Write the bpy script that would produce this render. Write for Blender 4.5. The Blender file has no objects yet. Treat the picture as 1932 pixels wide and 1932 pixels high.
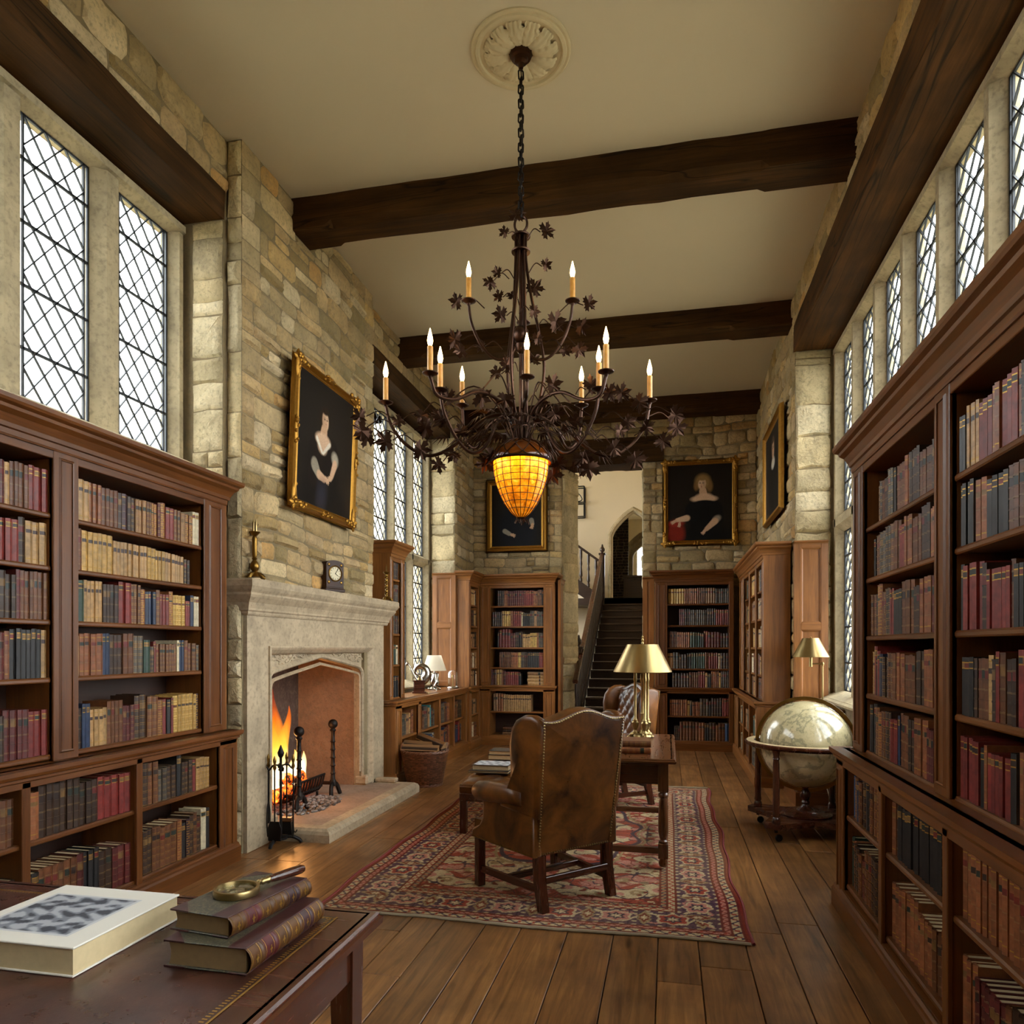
import bpy, math, random
import numpy as np
from mathutils import Vector, Matrix
PI = math.pi
S = bpy.context.scene
C = S.collection
R0 = random.Random(7)
def srgb(h):
    h = h.lstrip('#'); o = []
    for i in (0, 2, 4):
        c = int(h[i:i+2], 16)/255
        o.append(c/12.92 if c <= .04045 else ((c+.055)/1.055)**2.4)
    return tuple(o)
def T(x, y, z): return Matrix.Translation((x, y, z))
def RZ(a): return Matrix.Rotation(a, 4, 'Z')
def RX(a): return Matrix.Rotation(a, 4, 'X')
def RY(a): return Matrix.Rotation(a, 4, 'Y')
def basis(o, x, y, z):
    m = Matrix.Identity(4)
    for i, c in enumerate((x, y, z, o)):
        for j in range(3): m[j][i] = c[j]
    return m
def lerp(a, b, t): return a+(b-a)*t
def spline(pts, n=6):
    """Catmull-Rom through pts"""
    P = [Vector(p) for p in pts]
    P = [P[0]*2-P[1]]+P+[P[-1]*2-P[-2]]
    out = []
    for i in range(1, len(P)-2):
        a, b, c, d = P[i-1:i+3]
        for k in range(n):
            t = k/n
            out.append(.5*((2*b)+(c-a)*t+(2*a-5*b+4*c-d)*t*t+(3*b-a-3*c+d)*t**3))
    out.append(P[-2].copy())
    return out
class MB:
    """collects faces; every face has a material slot, a grain axis, a tone and a smooth flag"""
    def __init__(s):
        s.v = []; s.f = []; s.m = []; s.g = []; s.c = []; s.s = []
        s.M = Matrix.Identity(4); s.mat = 0; s.col = (1, 1, 1); s.gr = None; s.smooth = False
    def add(s, vs, fs, gr=(0, 0, 1), smooth=None, M=None):
        b = len(s.v); MM = s.M @ M if M is not None else s.M
        for p in vs: s.v.append(tuple(MM @ Vector(p)))
        g = s.gr or gr
        if M is not None or True:
            gv = MM.to_3x3() @ Vector(g); gv = (abs(gv.x), abs(gv.y), abs(gv.z))
        flip = MM.determinant() < 0
        sm = s.smooth if smooth is None else smooth
        for f in fs:
            f = tuple(b+i for i in f)
            s.f.append(f[::-1] if flip else f); s.m.append(s.mat); s.g.append(gv); s.c.append(s.col); s.s.append(sm)
        return s
    def box(s, x0, x1, y0, y1, z0, z1, b=.003, M=None, gr=None):
        x0, x1 = min(x0, x1), max(x0, x1); y0, y1 = min(y0, y1), max(y0, y1); z0, z1 = min(z0, z1), max(z0, z1)
        d = (x1-x0, y1-y0, z1-z0)
        if gr is None:
            k = d.index(max(d)); gr = tuple(1 if i == k else 0 for i in range(3))
        b = min(b, min(d)*.4)
        if b <= 0:
            vs = [(x, y, z) for z in (z0, z1) for y in (y0, y1) for x in (x0, x1)]
            fs = [(0, 2, 3, 1), (4, 5, 7, 6), (0, 1, 5, 4), (2, 6, 7, 3), (0, 4, 6, 2), (1, 3, 7, 5)]
            return s.add(vs, fs, gr, M=M)
        lo, hi = (x0, y0, z0), (x1, y1, z1)
        vs = []; idx = {}
        for c in range(8):
            for ax in range(3):
                p = []
                for k in range(3):
                    top = (c >> k) & 1
                    e = hi[k] if top else lo[k]
                    if k != ax: e += -b if top else b
                    p.append(e)
                idx[c, ax] = len(vs); vs.append(tuple(p))
        fs = []
        for ax in range(3):
            u, w = (ax+1) % 3, (ax+2) % 3
            for t in (0, 1):
                q = [(t << ax) | (a << u) | (bb << w) for a, bb in ((0, 0), (1, 0), (1, 1), (0, 1))]
                f = tuple(idx[c, ax] for c in q); fs.append(f if t else f[::-1])
            for a in (0, 1):
                for bb in (0, 1):
                    c0 = (a << u) | (bb << w); c1 = c0 | (1 << ax)
                    f = (idx[c0, u], idx[c1, u], idx[c1, w], idx[c0, w])
                    fs.append(f if (a == bb) else f[::-1])
        for c in range(8):
            f = (idx[c, 0], idx[c, 1], idx[c, 2])
            fs.append(f if bin(c).count('1') % 2 else f[::-1])
        return s.add(vs, fs, gr, M=M)
    def prism(s, poly, z0, z1, M=None, gr=(1, 0, 0), smooth=None):
        n = len(poly)
        a = sum(poly[i][0]*poly[(i+1) % n][1]-poly[(i+1) % n][0]*poly[i][1] for i in range(n))
        if a < 0: poly = poly[::-1]
        vs = [(x, y, z0) for x, y in poly]+[(x, y, z1) for x, y in poly]
        fs = [tuple(range(n))[::-1], tuple(range(n, 2*n))]+[(i, (i+1) % n, n+(i+1) % n, n+i) for i in range(n)]
        return s.add(vs, fs, gr, M=M, smooth=smooth)
    def loft(s, rings, closed=True, cap=True, M=None, gr=(0, 0, 1), smooth=True):
        n = len(rings[0]); vs = [p for r in rings for p in r]; fs = []
        for k in range(len(rings)-1):
            for i in range(n if closed else n-1):
                j = (i+1) % n
                fs.append((k*n+i, k*n+j, (k+1)*n+j, (k+1)*n+i))
        if cap and closed:
            fs.append(tuple(range(n))[::-1]); fs.append(tuple((len(rings)-1)*n+i for i in range(n)))
        return s.add(vs, fs, gr, smooth, M)
    def lathe(s, prof, n=24, M=None, cap=True, smooth=True):
        rings = [[(r*math.cos(2*PI*i/n), r*math.sin(2*PI*i/n), z) for i in range(n)] for r, z in prof]
        if prof[0][1] > prof[-1][1]: rings = rings[::-1]
        return s.loft(rings, True, cap, M, smooth=smooth)
    def sphere(s, c, r, n=12, sc=(1, 1, 1), M=None):
        pr = [(max(1e-4, r*math.sin(PI*k/n)), -r*math.cos(PI*k/n)) for k in range(n+1)]
        m = T(*c) @ Matrix.Diagonal((*sc, 1))
        return s.lathe(pr, n=max(8, int(n*1.5)), M=(M @ m if M is not None else m))
    def tube(s, pts, r, n=8, cap=True, M=None, smooth=True, gr=None, flat=None):
        P = [Vector(p) for p in pts]; rings = []
        up = None
        for i, p in enumerate(P):
            d = (P[min(i+1, len(P)-1)]-P[max(i-1, 0)])
            if d.length < 1e-9: d = Vector((0, 0, 1))
            d.normalize()
            if up is None: up = Vector((0, 0, 1)) if abs(d.z) < .9 else Vector((1, 0, 0))
            x = up.cross(d)
            if x.length < 1e-6: x = Vector((1, 0, 0)).cross(d)
            x.normalize(); y = d.cross(x); up = y
            rr = r[i] if isinstance(r, (list, tuple)) else r
            fy = flat or 1
            rings.append([tuple(p+x*(rr*math.cos(2*PI*k/n))+y*(rr*fy*math.sin(2*PI*k/n))) for k in range(n)])
        d = P[-1]-P[0]; g = [abs(d.x), abs(d.y), abs(d.z)]; k = g.index(max(g))
        return s.loft(rings, True, cap, M, gr or tuple(1 if i == k else 0 for i in range(3)), smooth)
    def sweep(s, prof, path, closed=False, M=None, smooth=False):
        """prof [(out,z)], path [(x,y)]; out is to the right of the path's direction; mitred"""
        n = len(path); P = [Vector((p[0], p[1])) for p in path]; rings = []
        for i in range(n):
            d0 = d1 = None
            if i > 0 or closed: d0 = (P[i]-P[i-1]).normalized()
            if i < n-1 or closed: d1 = (P[(i+1) % n]-P[i]).normalized()
            d0 = d0 or d1; d1 = d1 or d0
            n0 = Vector((d0.y, -d0.x)); n1 = Vector((d1.y, -d1.x))
            m = (n0+n1); m = m/max(.2, m.length_squared)*2
            rings.append([(P[i].x+m.x*o, P[i].y+m.y*o, z) for o, z in prof])
        k = len(prof)
        for i in range(n if closed else n-1):
            a, b = rings[i], rings[(i+1) % n]
            dd = P[(i+1) % n]-P[i]
            g = (1, 0, 0) if abs(dd.x) > abs(dd.y) else (0, 1, 0)
            s.add(a+b, [(j, k+j, k+(j+1) % k, (j+1) % k) for j in range(k)], g, smooth, M)
        if not closed:
            s.add(rings[0], [tuple(range(k))], (0, 0, 1), False, M)
            s.add(rings[-1], [tuple(range(k))[::-1]], (0, 0, 1), False, M)
        return s
    def rbox(s, sx, sy, sz, r, n=6, M=None, puff=0):
        """rounded cushion centred on the origin"""
        h = Vector((sx/2, sy/2, sz/2)); r = min(r, *h)
        q = [-1+2*i/n for i in range(n+1)]
        for ax in range(3):
            for sg in (-1, 1):
                vs = []
                for a in q:
                    for b in q:
                        p = [0, 0, 0]; p[ax] = sg; p[(ax+1) % 3] = a; p[(ax+2) % 3] = b
                        c = []
                        for k in range(3):
                            t = p[k]; inner = h[k]-r
                            w = math.copysign(min(1, abs(t)), t)
                            c.append(w*h[k])
                        inn = Vector([max(-(h[k]-r), min(h[k]-r, c[k])) for k in range(3)])
                        dlt = Vector(c)-inn
                        if dlt.length > 1e-9: dlt = dlt.normalized()*r
                        P = inn+dlt
                        if puff:
                            e = (1-(P.x/h.x)**2)*(1-(P.y/h.y)**2)
                            P.z += puff*e*(1 if P.z > 0 else -1)
                        vs.append(tuple(P))
                m = n+1
                fs = []
                for i in range(n):
                    for j in range(n):
                        f = (i*m+j, (i+1)*m+j, (i+1)*m+j+1, i*m+j+1)
                        fs.append(f if sg > 0 else f[::-1])
                s.add(vs, fs, smooth=True, M=M)
        return s
    def slab(s, poly, th, r, M=None, k=3, puff=0):
        """a padded slab: outline poly in XY, thickness th along Z centred, edges rounded by r"""
        n = len(poly); P = [Vector((p[0], p[1])) for p in poly]
        a = sum(P[i].x*P[(i+1) % n].y-P[(i+1) % n].x*P[i].y for i in range(n))
        if a < 0: P = P[::-1]
        nr = []
        for i in range(n):
            d0 = (P[i]-P[i-1]).normalized(); d1 = (P[(i+1) % n]-P[i]).normalized()
            m = Vector((d0.y, -d0.x))+Vector((d1.y, -d1.x)); nr.append(m.normalized())
        rings = []
        for q in range(2*k+2):
            if q <= k: ang = PI/2*(q/k); ins = r*(1-math.sin(ang)); z = -th/2+r*(1-math.cos(ang))
            else: ang = PI/2*((2*k+1-q)/k); ins = r*(1-math.sin(ang)); z = th/2-r*(1-math.cos(ang))
            rings.append([(P[i].x-nr[i].x*ins, P[i].y-nr[i].y*ins, z) for i in range(n)])
        s.loft(rings, True, False, M)
        for rg, fl in ((rings[0], True), (rings[-1], False)):
            c = Vector((sum(p[0] for p in rg)/n, sum(p[1] for p in rg)/n, rg[0][2]+(-puff if fl else puff)))
            mid = [tuple(Vector(p).lerp(c, .5)+Vector((0, 0, (-puff if fl else puff)*.3)))for p in rg]
            vs = list(rg)+mid+[tuple(c)]
            fs = []
            for i in range(n):
                j = (i+1) % n
                for f in ((i, j, n+j, n+i), (n+i, n+j, 2*n)): fs.append(f[::-1] if fl else f)
            s.add(vs, fs, smooth=True, M=M)
        return s
    def mesh(s, name, mats, sharp=.7):
        me = bpy.data.meshes.new(name)
        me.from_pydata(s.v, [], s.f)
        for m in mats: me.materials.append(m)
        me.polygons.foreach_set('material_index', s.m)
        me.polygons.foreach_set('use_smooth', s.s)
        a = me.attributes.new('gr', 'FLOAT_VECTOR', 'FACE'); a.data.foreach_set('vector', np.array(s.g, 'f').ravel())
        a = me.attributes.new('col', 'FLOAT_VECTOR', 'FACE'); a.data.foreach_set('vector', np.array(s.c, 'f').ravel())
        if any(s.s): me.set_sharp_from_angle(angle=sharp)
        me.update()
        return me
    def build(s, name, mats, parent=None, sharp=.7, label=None, world=False):
        if not isinstance(mats, (list, tuple)): mats = [mats]
        o = bpy.data.objects.new(name, s.mesh(name, mats, sharp)); C.objects.link(o)
        if parent is not None:
            o.parent = parent
            if world: o.matrix_parent_inverse = parent.matrix_basis.inverted()
        if label: o['label'] = label
        return o
def tag(o, label, cat, group=None, kind=None):
    o['label'] = label; o['category'] = cat
    if group: o['group'] = group
    if kind: o['kind'] = kind
    return o
def thing(name, label, cat, loc=(0, 0, 0), rz=0, group=None):
    o = bpy.data.objects.new(name, None); C.objects.link(o)
    o.empty_display_size = .1; o.location = loc; o.rotation_euler = (0, 0, rz)
    return tag(o, label, cat, group)
def struct(name, mb, mats, label=None, sharp=.7, parent=None):
    o = mb.build(name, mats, parent, sharp)
    if parent is None:
        o['kind'] = 'structure'
        if label: o['label'] = label; o['category'] = name.split('_')[0] if not name.startswith(('ceiling_', 'stone_', 'wood')) else name.replace('_', ' ')
    return o
def copy_tree(o, parent=None):
    c = o.copy(); C.objects.link(c); c.parent = parent
    for ch in list(o.children): copy_tree(ch, c)
    return c
def grid_obj(name, nx, ny, fn, colors, mats, parent=None, smooth=True):
    """numpy grid: fn(u,v)->(x,y,z) arrays over [0,1]; colors (ny,nx,3) point colours"""
    u, v = np.meshgrid(np.linspace(0, 1, nx), np.linspace(0, 1, ny))
    x, y, z = fn(u, v)
    co = np.stack([x, y, z], -1).reshape(-1, 3).astype('f')
    i = np.arange(nx*ny).reshape(ny, nx)
    q = np.stack([i[:-1, :-1], i[:-1, 1:], i[1:, 1:], i[1:, :-1]], -1).reshape(-1, 4)
    me = bpy.data.meshes.new(name)
    me.vertices.add(len(co)); me.vertices.foreach_set('co', co.ravel())
    me.loops.add(q.size); me.loops.foreach_set('vertex_index', q.ravel().astype('i'))
    me.polygons.add(len(q)); me.polygons.foreach_set('loop_start', np.arange(0, q.size, 4, dtype='i'))
    me.update(calc_edges=True)
    me.polygons.foreach_set('use_smooth', [smooth]*len(q))
    a = me.attributes.new('col', 'FLOAT_VECTOR', 'POINT'); a.data.foreach_set('vector', np.clip(colors, 0, 1).reshape(-1, 3).astype('f').ravel())
    for m in mats: me.materials.append(m)
    me.update(); me.validate()
    o = bpy.data.objects.new(name, me); C.objects.link(o)
    if parent is not None: o.parent = parent
    return o
SKY, FIRE, EXPO = 6, 9, 1.32
# ---------------------------------------------------------------- materials
class Nt:
    def __init__(s, name):
        s.m = bpy.data.materials.new(name); s.m.use_nodes = True; s.t = s.m.node_tree; s.t.nodes.clear()
        s.out = s.t.nodes.new('ShaderNodeOutputMaterial')
    def n(s, ty, _p=None, **k):
        x = s.t.nodes.new('ShaderNode'+ty)
        for a, b in (_p or {}).items(): setattr(x, a, b)
        for a, b in k.items():
            i = x.inputs[int(a[1:])] if a[0] == 'i' and a[1:].isdigit() else x.inputs[a.replace('_', ' ')]
            s.put(i, b)
        return x
    def put(s, i, b):
        if isinstance(b, bpy.types.NodeSocket): s.t.links.new(b, i)
        elif isinstance(b, bpy.types.Node): s.t.links.new(b.outputs[0], i)
        else:
            if i.type == 'RGBA' and len(b) == 3: b = (*b, 1)
            i.default_value = b
    def mix(s, f, a, b, mode='MIX'):
        x = s.t.nodes.new('ShaderNodeMix'); x.data_type = 'RGBA'; x.blend_type = mode
        s.put(x.inputs[0], f); s.put(x.inputs[6], a); s.put(x.inputs[7], b); return x.outputs[2]
    def ramp(s, f, *st):
        x = s.t.nodes.new('ShaderNodeValToRGB'); e = x.color_ramp.elements
        while len(e) < len(st): e.new(.5)
        for k, (p, c) in zip(e, st): k.position = p; k.color = (*c, 1) if len(c) == 3 else c
        s.put(x.inputs[0], f); return x.outputs[0]
    def math(s, op, a, b=0., c=0.):
        x = s.t.nodes.new('ShaderNodeMath'); x.operation = op
        for i, v in zip(x.inputs, (a, b, c)): s.put(i, v)
        return x.outputs[0]
    def vm(s, op, a, b):
        x = s.t.nodes.new('ShaderNodeVectorMath'); x.operation = op
        s.put(x.inputs[0], a); s.put(x.inputs[1], b); return x.outputs[0]
    def obj(s): return s.n('TexCoord').outputs['Object']
    def attr(s, a): return s.n('Attribute', {'attribute_name': a}).outputs['Vector']
    def noise(s, v, sc, det=4, rough=.55, dist=0): return s.n('TexNoise', Vector=v, Scale=sc, Detail=det, Roughness=rough, Distortion=dist).outputs[0]
    def bump(s, h, st=.3, d=.01): return s.n('Bump', Height=h, Strength=st, Distance=d).outputs[0]
    def bsdf(s, **k):
        b = s.n('BsdfPrincipled', **k); s.put(s.out.inputs[0], b.outputs[0]); return b
def plain(name, col, rough=.5, metal=0., spec=.5, var=.15, sc=20, bump=0.):
    t = Nt(name); o = t.obj()
    f = t.noise(o, sc)
    c = t.mix(f, tuple(x*(1-var) for x in col), tuple(min(1, x*(1+var)) for x in col))
    c = t.mix(1., c, t.attr('col'), 'MULTIPLY')
    k = dict(Base_Color=c, Roughness=t.math('MULTIPLY_ADD', f, .2, rough-.1), Metallic=metal)
    k['Specular_IOR_Level'] = spec
    if bump: k['Normal'] = t.bump(t.noise(o, sc*4), bump, .003)
    t.bsdf(**k); return t.m
def wood(name, a, b, rough=.4, freq=26, bump=.1, coat=0., mott=.35):
    t = Nt(name); o = t.obj(); g = t.attr('gr')
    sc = t.vm('SUBTRACT', (1, 1, 1), t.vm('MULTIPLY', g, (.94, .94, .94)))
    v = t.vm('MULTIPLY', o, sc)
    n1 = t.noise(v, freq, 5, .6, .6); n2 = t.noise(v, freq*5, 3, .6)
    big = t.noise(o, 1.7, 3)
    f = t.math('ADD', t.math('MULTIPLY', n1, .75), t.math('MULTIPLY', n2, .25))
    c = t.ramp(f, (.28, a), (.72, b))
    c = t.mix(t.ramp(big, (.35, (0, 0, 0)), (.7, (mott,)*3)), c, tuple(x*.55 for x in a))
    c = t.mix(1., c, t.attr('col'), 'MULTIPLY')
    if name == 'old_beam_oak': c = t.mix(t.ramp(t.noise(v, 7, 2, .4, .4), (.488, (0, 0, 0)), (.5, (.8,)*3), (.512, (0, 0, 0))), c, (.006, .004, .002))
    k = dict(Base_Color=c, Roughness=t.math('MULTIPLY_ADD', f, .25, rough-.12), Normal=t.bump(f, bump, .004), Coat_Weight=coat, Coat_Roughness=.25, Specular_IOR_Level=.15 if name == 'old_beam_oak' else .5)
    t.bsdf(**k); return t.m
def stone(name, tint=(1, 1, 1), bump=.5, sc=1., rough=.85, moss=True):
    t = Nt(name); o = t.obj()
    n1 = t.noise(o, 5*sc, 6, .62, .4); n2 = t.noise(o, 38*sc, 5, .65); n3 = t.noise(o, 1.3*sc, 3)
    c = t.mix(t.ramp(n1, (.3, (0, 0, 0)), (.7, (1, 1, 1))), tuple(x*.72 for x in tint), tuple(x*1.12 for x in tint))
    c = t.mix(1., c, t.attr('col'), 'MULTIPLY')
    c = t.mix(t.ramp(n2, (.5, (0, 0, 0)), (.7, (.5,)*3)), c, (.13, .105, .07))
    if moss: c = t.mix(t.ramp(n3, (.45, (0, 0, 0)), (.75, (.45,)*3)), c, (.22, .19, .09))
    n4 = t.noise(o, 13*sc, 4, .6, .8); h = t.math('ADD', t.math('ADD', t.math('MULTIPLY', n1, .8), t.math('MULTIPLY', n2, .4)), t.math('MULTIPLY', n4, .9))
    c = t.mix(t.ramp(n4, (.3, (.35,)*3), (.45, (0, 0, 0))), c, (.2, .16, .1))
    t.bsdf(Base_Color=c, Roughness=rough, Normal=t.bump(h, bump, .02)); return t.m
def emit(name, col, st):
    t = Nt(name); e = t.n('Emission', Color=(*col, 1), Strength=st); t.put(t.out.inputs[0], e.outputs[0]); return t.m
M = {}
M['oak'] = wood('oak_panelling', srgb('663c18'), srgb('a66c34'), .38, bump=.06)
M['oak_dark'] = wood('oak_case', srgb('48260c'), srgb('7d491d'), .36, bump=.06)
M['oak_back'] = wood('oak_back_board', srgb('2a170c'), srgb('46291a'), .6, bump=.05)
M['beam'] = wood('old_beam_oak', srgb('271809'), srgb('5c3e20'), .75, 14, .6, mott=.6)
M['mahogany'] = wood('mahogany', srgb('2a120a'), srgb('5a2c18'), .25, bump=.05, coat=.3)
M['desk'] = wood('desk_oak', srgb('3a2010'), srgb('744521'), .28, bump=.06, coat=.3)
M['stair'] = wood('dark_stair_oak', srgb('1e130c'), srgb('3e2a1c'), .3, bump=.08)
M['log'] = wood('split_log', srgb('7a5a38'), srgb('b08a5c'), .85, 18, .5)
M['bark'] = plain('bark', srgb('3a2a1c'), .95, var=.4, bump=.6)
M['stone'] = stone('rubble_stone', (1.06, 1, .9), bump=.9)
M['ashlar'] = stone('dressed_stone', (1.04, 1, .93), bump=.6)
M['mortar'] = stone('lime_mortar', srgb('877656'), .4, moss=False)
M['limestone'] = stone('fireplace_limestone', srgb('b8a587'), .12, .8, .7, moss=False)
M['winstone'] = stone('window_stone', srgb('bcac88'), .12, .8, .8, moss=False)
M['hearth'] = stone('hearth_tile', srgb('a08a78'), .25, 1, .8, moss=False)
M['plaster'] = plain('ceiling_plaster', srgb('d3c8b0'), .9, var=.04, sc=1.5)
M['plaster_w'] = plain('moulded_plaster', srgb('d2c4a2'), .85, var=.12, sc=12)
M['cream'] = plain('cream_plaster', srgb('dccdae'), .9, var=.06, sc=2)
M['brick'] = stone('dark_brickwork', srgb('6a5a48'), .5, moss=False)
M['firebrick'] = stone('firebox_lining', srgb('a07c60'), .45, 1, .85, moss=False)
M['soot'] = stone('sooty_lining', srgb('4a3a32'), .3, 1, .9, moss=False)
M['leather'] = None
def leather(name, a, b, rough=.36):
    t = Nt(name); o = t.obj()
    n1 = t.noise(o, 4.5, 5, .6, .5); n2 = t.noise(o, 160, 2); n3 = t.noise(o, 22, 4)
    c = t.mix(t.ramp(n1, (.33, (0, 0, 0)), (.68, (1, 1, 1))), a, b)
    c = t.mix(1., c, t.attr('col'), 'MULTIPLY')
    h = t.math('ADD', t.math('MULTIPLY', n2, .25), t.math('MULTIPLY', n3, .6))
    t.bsdf(Base_Color=c, Roughness=t.math('MULTIPLY_ADD', n3, .25, rough-.12), Normal=t.bump(h, .12, .006)); return t.m
M['leather'] = leather('brown_leather', srgb('2a1306'), srgb('82501f'), .33)
M['leather_d'] = leather('dark_leather_inlay', srgb('2c1610'), srgb('573224'), .3)
M['iron'] = plain('wrought_iron', srgb('2a2522'), .55, .8, var=.3, bump=.2)
M['iron_b'] = plain('blackened_iron', srgb('1c1a19'), .5, .6, var=.3)
M['bronze'] = plain('oil_rubbed_bronze', srgb('412a1d'), .36, .8, var=.35)
M['brass'] = plain('aged_brass', srgb('a08a5c'), .33, 1., var=.08)
M['brass_d'] = plain('dark_brass', srgb('8a6a34'), .33, 1., var=.2)
M['chrome'] = plain('silvered_metal', srgb('b9b4aa'), .2, 1.)
M['gilt'] = plain('gilded_wood', srgb('a87a30'), .42, .85, var=.35, sc=40, bump=.4)
M['gold'] = plain('gilt_tooling', srgb('a8823e'), .45, .7, var=.3, sc=60)
M['lead'] = plain('lead_came', srgb('3a3d40'), .6, .5)
M['paper_d'] = plain('dark_page_edges', srgb('7d6440'), .9, var=.2, sc=60); M['paper'] = plain('page_edges', srgb('c9b58c'), .9, var=.12, sc=60)  # the first is a darker page tone for the two desk volumes
M['white'] = plain('white_paper', srgb('dcd8cc'), .7, var=.03)
M['shade'] = None
t = Nt('linen_lampshade'); tr = t.n('BsdfTranslucent', Color=(*srgb('efe6d0'), 1)); df = t.n('BsdfDiffuse', Color=(*srgb('efe6d0'), 1))
mx = t.n('MixShader', i0=.4, i1=df.outputs[0], i2=tr.outputs[0]); t.put(t.out.inputs[0], mx.outputs[0]); M['shade'] = t.m
# book leather takes its colour from the face attribute
t = Nt('book_leather'); o = t.obj(); n1 = t.noise(o, 30, 4); n2 = t.noise(o, 9, 3)
c = t.mix(1., t.attr('col'), t.ramp(n1, (.3, (.6, .6, .6)), (.7, (1.15, 1.15, 1.15))), 'MULTIPLY')
t.bsdf(Base_Color=c, Roughness=t.math('MULTIPLY_ADD', n2, .3, .32), Normal=t.bump(n1, .1, .003)); M['book'] = t.m
# painted canvas / rug read point colours
t = Nt('oil_paint'); o = t.obj(); t.bsdf(Base_Color=t.attr('col'), Roughness=.6, Specular_IOR_Level=.15, Normal=t.bump(t.noise(o, 140, 3), .05, .002)); M['paint'] = t.m
t = Nt('wool_pile'); o = t.obj()
c = t.mix(t.ramp(t.noise(o, 160, 3), (.35, (0, 0, 0)), (.65, (.45,)*3)), t.attr('col'), (.05, .03, .025))
c = t.mix(t.ramp(t.noise(o, 2.2, 3), (.4, (0, 0, 0)), (.7, (.22,)*3)), c, srgb('8a6a50'))
t.bsdf(Base_Color=c, Roughness=.95, Specular_IOR_Level=.1, Normal=t.bump(t.noise(o, 260, 2), .5, .004)); M['rug'] = t.m
# window pane: clear, mirror only at grazing angles
t = Nt('window_glass'); a = t.n('BsdfTransparent', Color=(.93, .95, .95, 1)); g = t.n('BsdfGlossy', Color=(1, 1, 1, 1), Roughness=.02)
lw = t.n('LayerWeight', Blend=.5); mx = t.n('MixShader', i0=t.math('MULTIPLY_ADD', t.math('POWER', lw.outputs[1], 5.), .3, .02), i1=a.outputs[0], i2=g.outputs[0]); t.put(t.out.inputs[0], mx.outputs[0]); M['glass'] = t.m
t = Nt('lens_glass'); a = t.n('BsdfTransparent', Color=(.9, .95, .93, 1)); g = t.n('BsdfGlossy', Color=(1, 1, 1, 1), Roughness=.04)
mx = t.n('MixShader', i0=.3, i1=a.outputs[0], i2=g.outputs[0]); t.put(t.out.inputs[0], mx.outputs[0]); M['lens'] = t.m
t = Nt('dome_glass'); a = t.n('BsdfTransparent', Color=(.96, .97, .97, 1)); g = t.n('BsdfGlossy', Color=(1, 1, 1, 1), Roughness=.03)
lw = t.n('LayerWeight', Blend=.35); mx = t.n('MixShader', i0=lw.outputs[1], i1=a.outputs[0], i2=g.outputs[0]); t.put(t.out.inputs[0], mx.outputs[0]); M['dome'] = t.m
# amber mica tiles of the acorn, lit from inside
t = Nt('amber_mica'); o = t.obj(); n1 = t.noise(o, 22, 5, .7, .6)
zz = t.n('SeparateXYZ', i0=o).outputs[2]
up = t.math('MULTIPLY_ADD', zz, 3.0, 0.)
e = t.ramp(n1, (.32, srgb('963e04')), (.55, srgb('e07c0c')), (.75, srgb('ffb03a')))
em = t.n('Emission', Color=e, Strength=t.math('MULTIPLY_ADD', t.math('POWER', up, 2.6), 2.2, .24))
gl = t.n('BsdfPrincipled', Base_Color=e, Roughness=.25); ad = t.n('AddShader', i0=em.outputs[0], i1=gl.outputs[0]); t.put(t.out.inputs[0], ad.outputs[0]); M['amber'] = t.m
M['amber_d'] = plain('dark_amber_glass', srgb('6a3206'), .15, var=.5, sc=8)
M['bulb'] = emit('candle_bulb', srgb('ffd28a'), 9.)
t = Nt('amber_candle'); o = t.obj(); n1 = t.noise(o, 30, 3)
t.bsdf(Base_Color=t.mix(n1, srgb('b06a1c'), srgb('eab050')), Roughness=.4, Subsurface_Weight=.0); M['candle'] = t.m  # sleeve colour lightened to stand in for the bulb's glow through it
M['ember'] = None
t = Nt('glowing_ember'); o = t.obj(); n1 = t.noise(o, 16, 4)
t.bsdf(Base_Color=srgb('2a1a12'), Roughness=.9, Emission_Color=t.ramp(n1, (.45, (0, 0, 0)), (.6, srgb('ff5a10')), (.75, srgb('ffb050'))), Emission_Strength=2.); M['ember'] = t.m
t = Nt('flame'); o = t.obj(); xyz = t.n('SeparateXYZ', i0=o); h = t.math('MULTIPLY', xyz.outputs[2], 1.3)
nz = t.noise(t.vm('MULTIPLY', o, (9, 9, 2.5)), 1., 3, .6, .8)
c = t.ramp(t.math('ADD', h, t.math('MULTIPLY_ADD', nz, .5, -.25)), (.12, srgb('fff3c4')), (.42, srgb('ffb43a')), (.75, srgb('ff7a14')), (1., srgb('c8400a')))
lw = t.n('LayerWeight', Blend=.5)
al = t.math('MULTIPLY', t.math('POWER', t.math('SUBTRACT', 1., lw.outputs[1]), 1.3), t.math('SUBTRACT', 1.1, t.math('MULTIPLY_ADD', nz, .5, t.math('MULTIPLY', h, .5))))
em = t.n('Emission', Color=c, Strength=t.math('MULTIPLY_ADD', h, -.8, 1.25)); tp = t.n('BsdfTransparent')
mx = t.n('MixShader', i0=al, i1=tp.outputs[0], i2=em.outputs[0]); t.put(t.out.inputs[0], mx.outputs[0]); M['flame'] = t.m
M['ash'] = plain('wood_ash', srgb('8a8480'), 1., var=.5, sc=60, bump=.8)
t = Nt('wicker'); o = t.obj(); n1 = t.noise(o, 40, 3)
t.bsdf(Base_Color=t.mix(1., t.mix(n1, srgb('3a2016'), srgb('8a5c40')), t.attr('col'), 'MULTIPLY'), Roughness=.5); M['wicker'] = t.m
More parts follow.
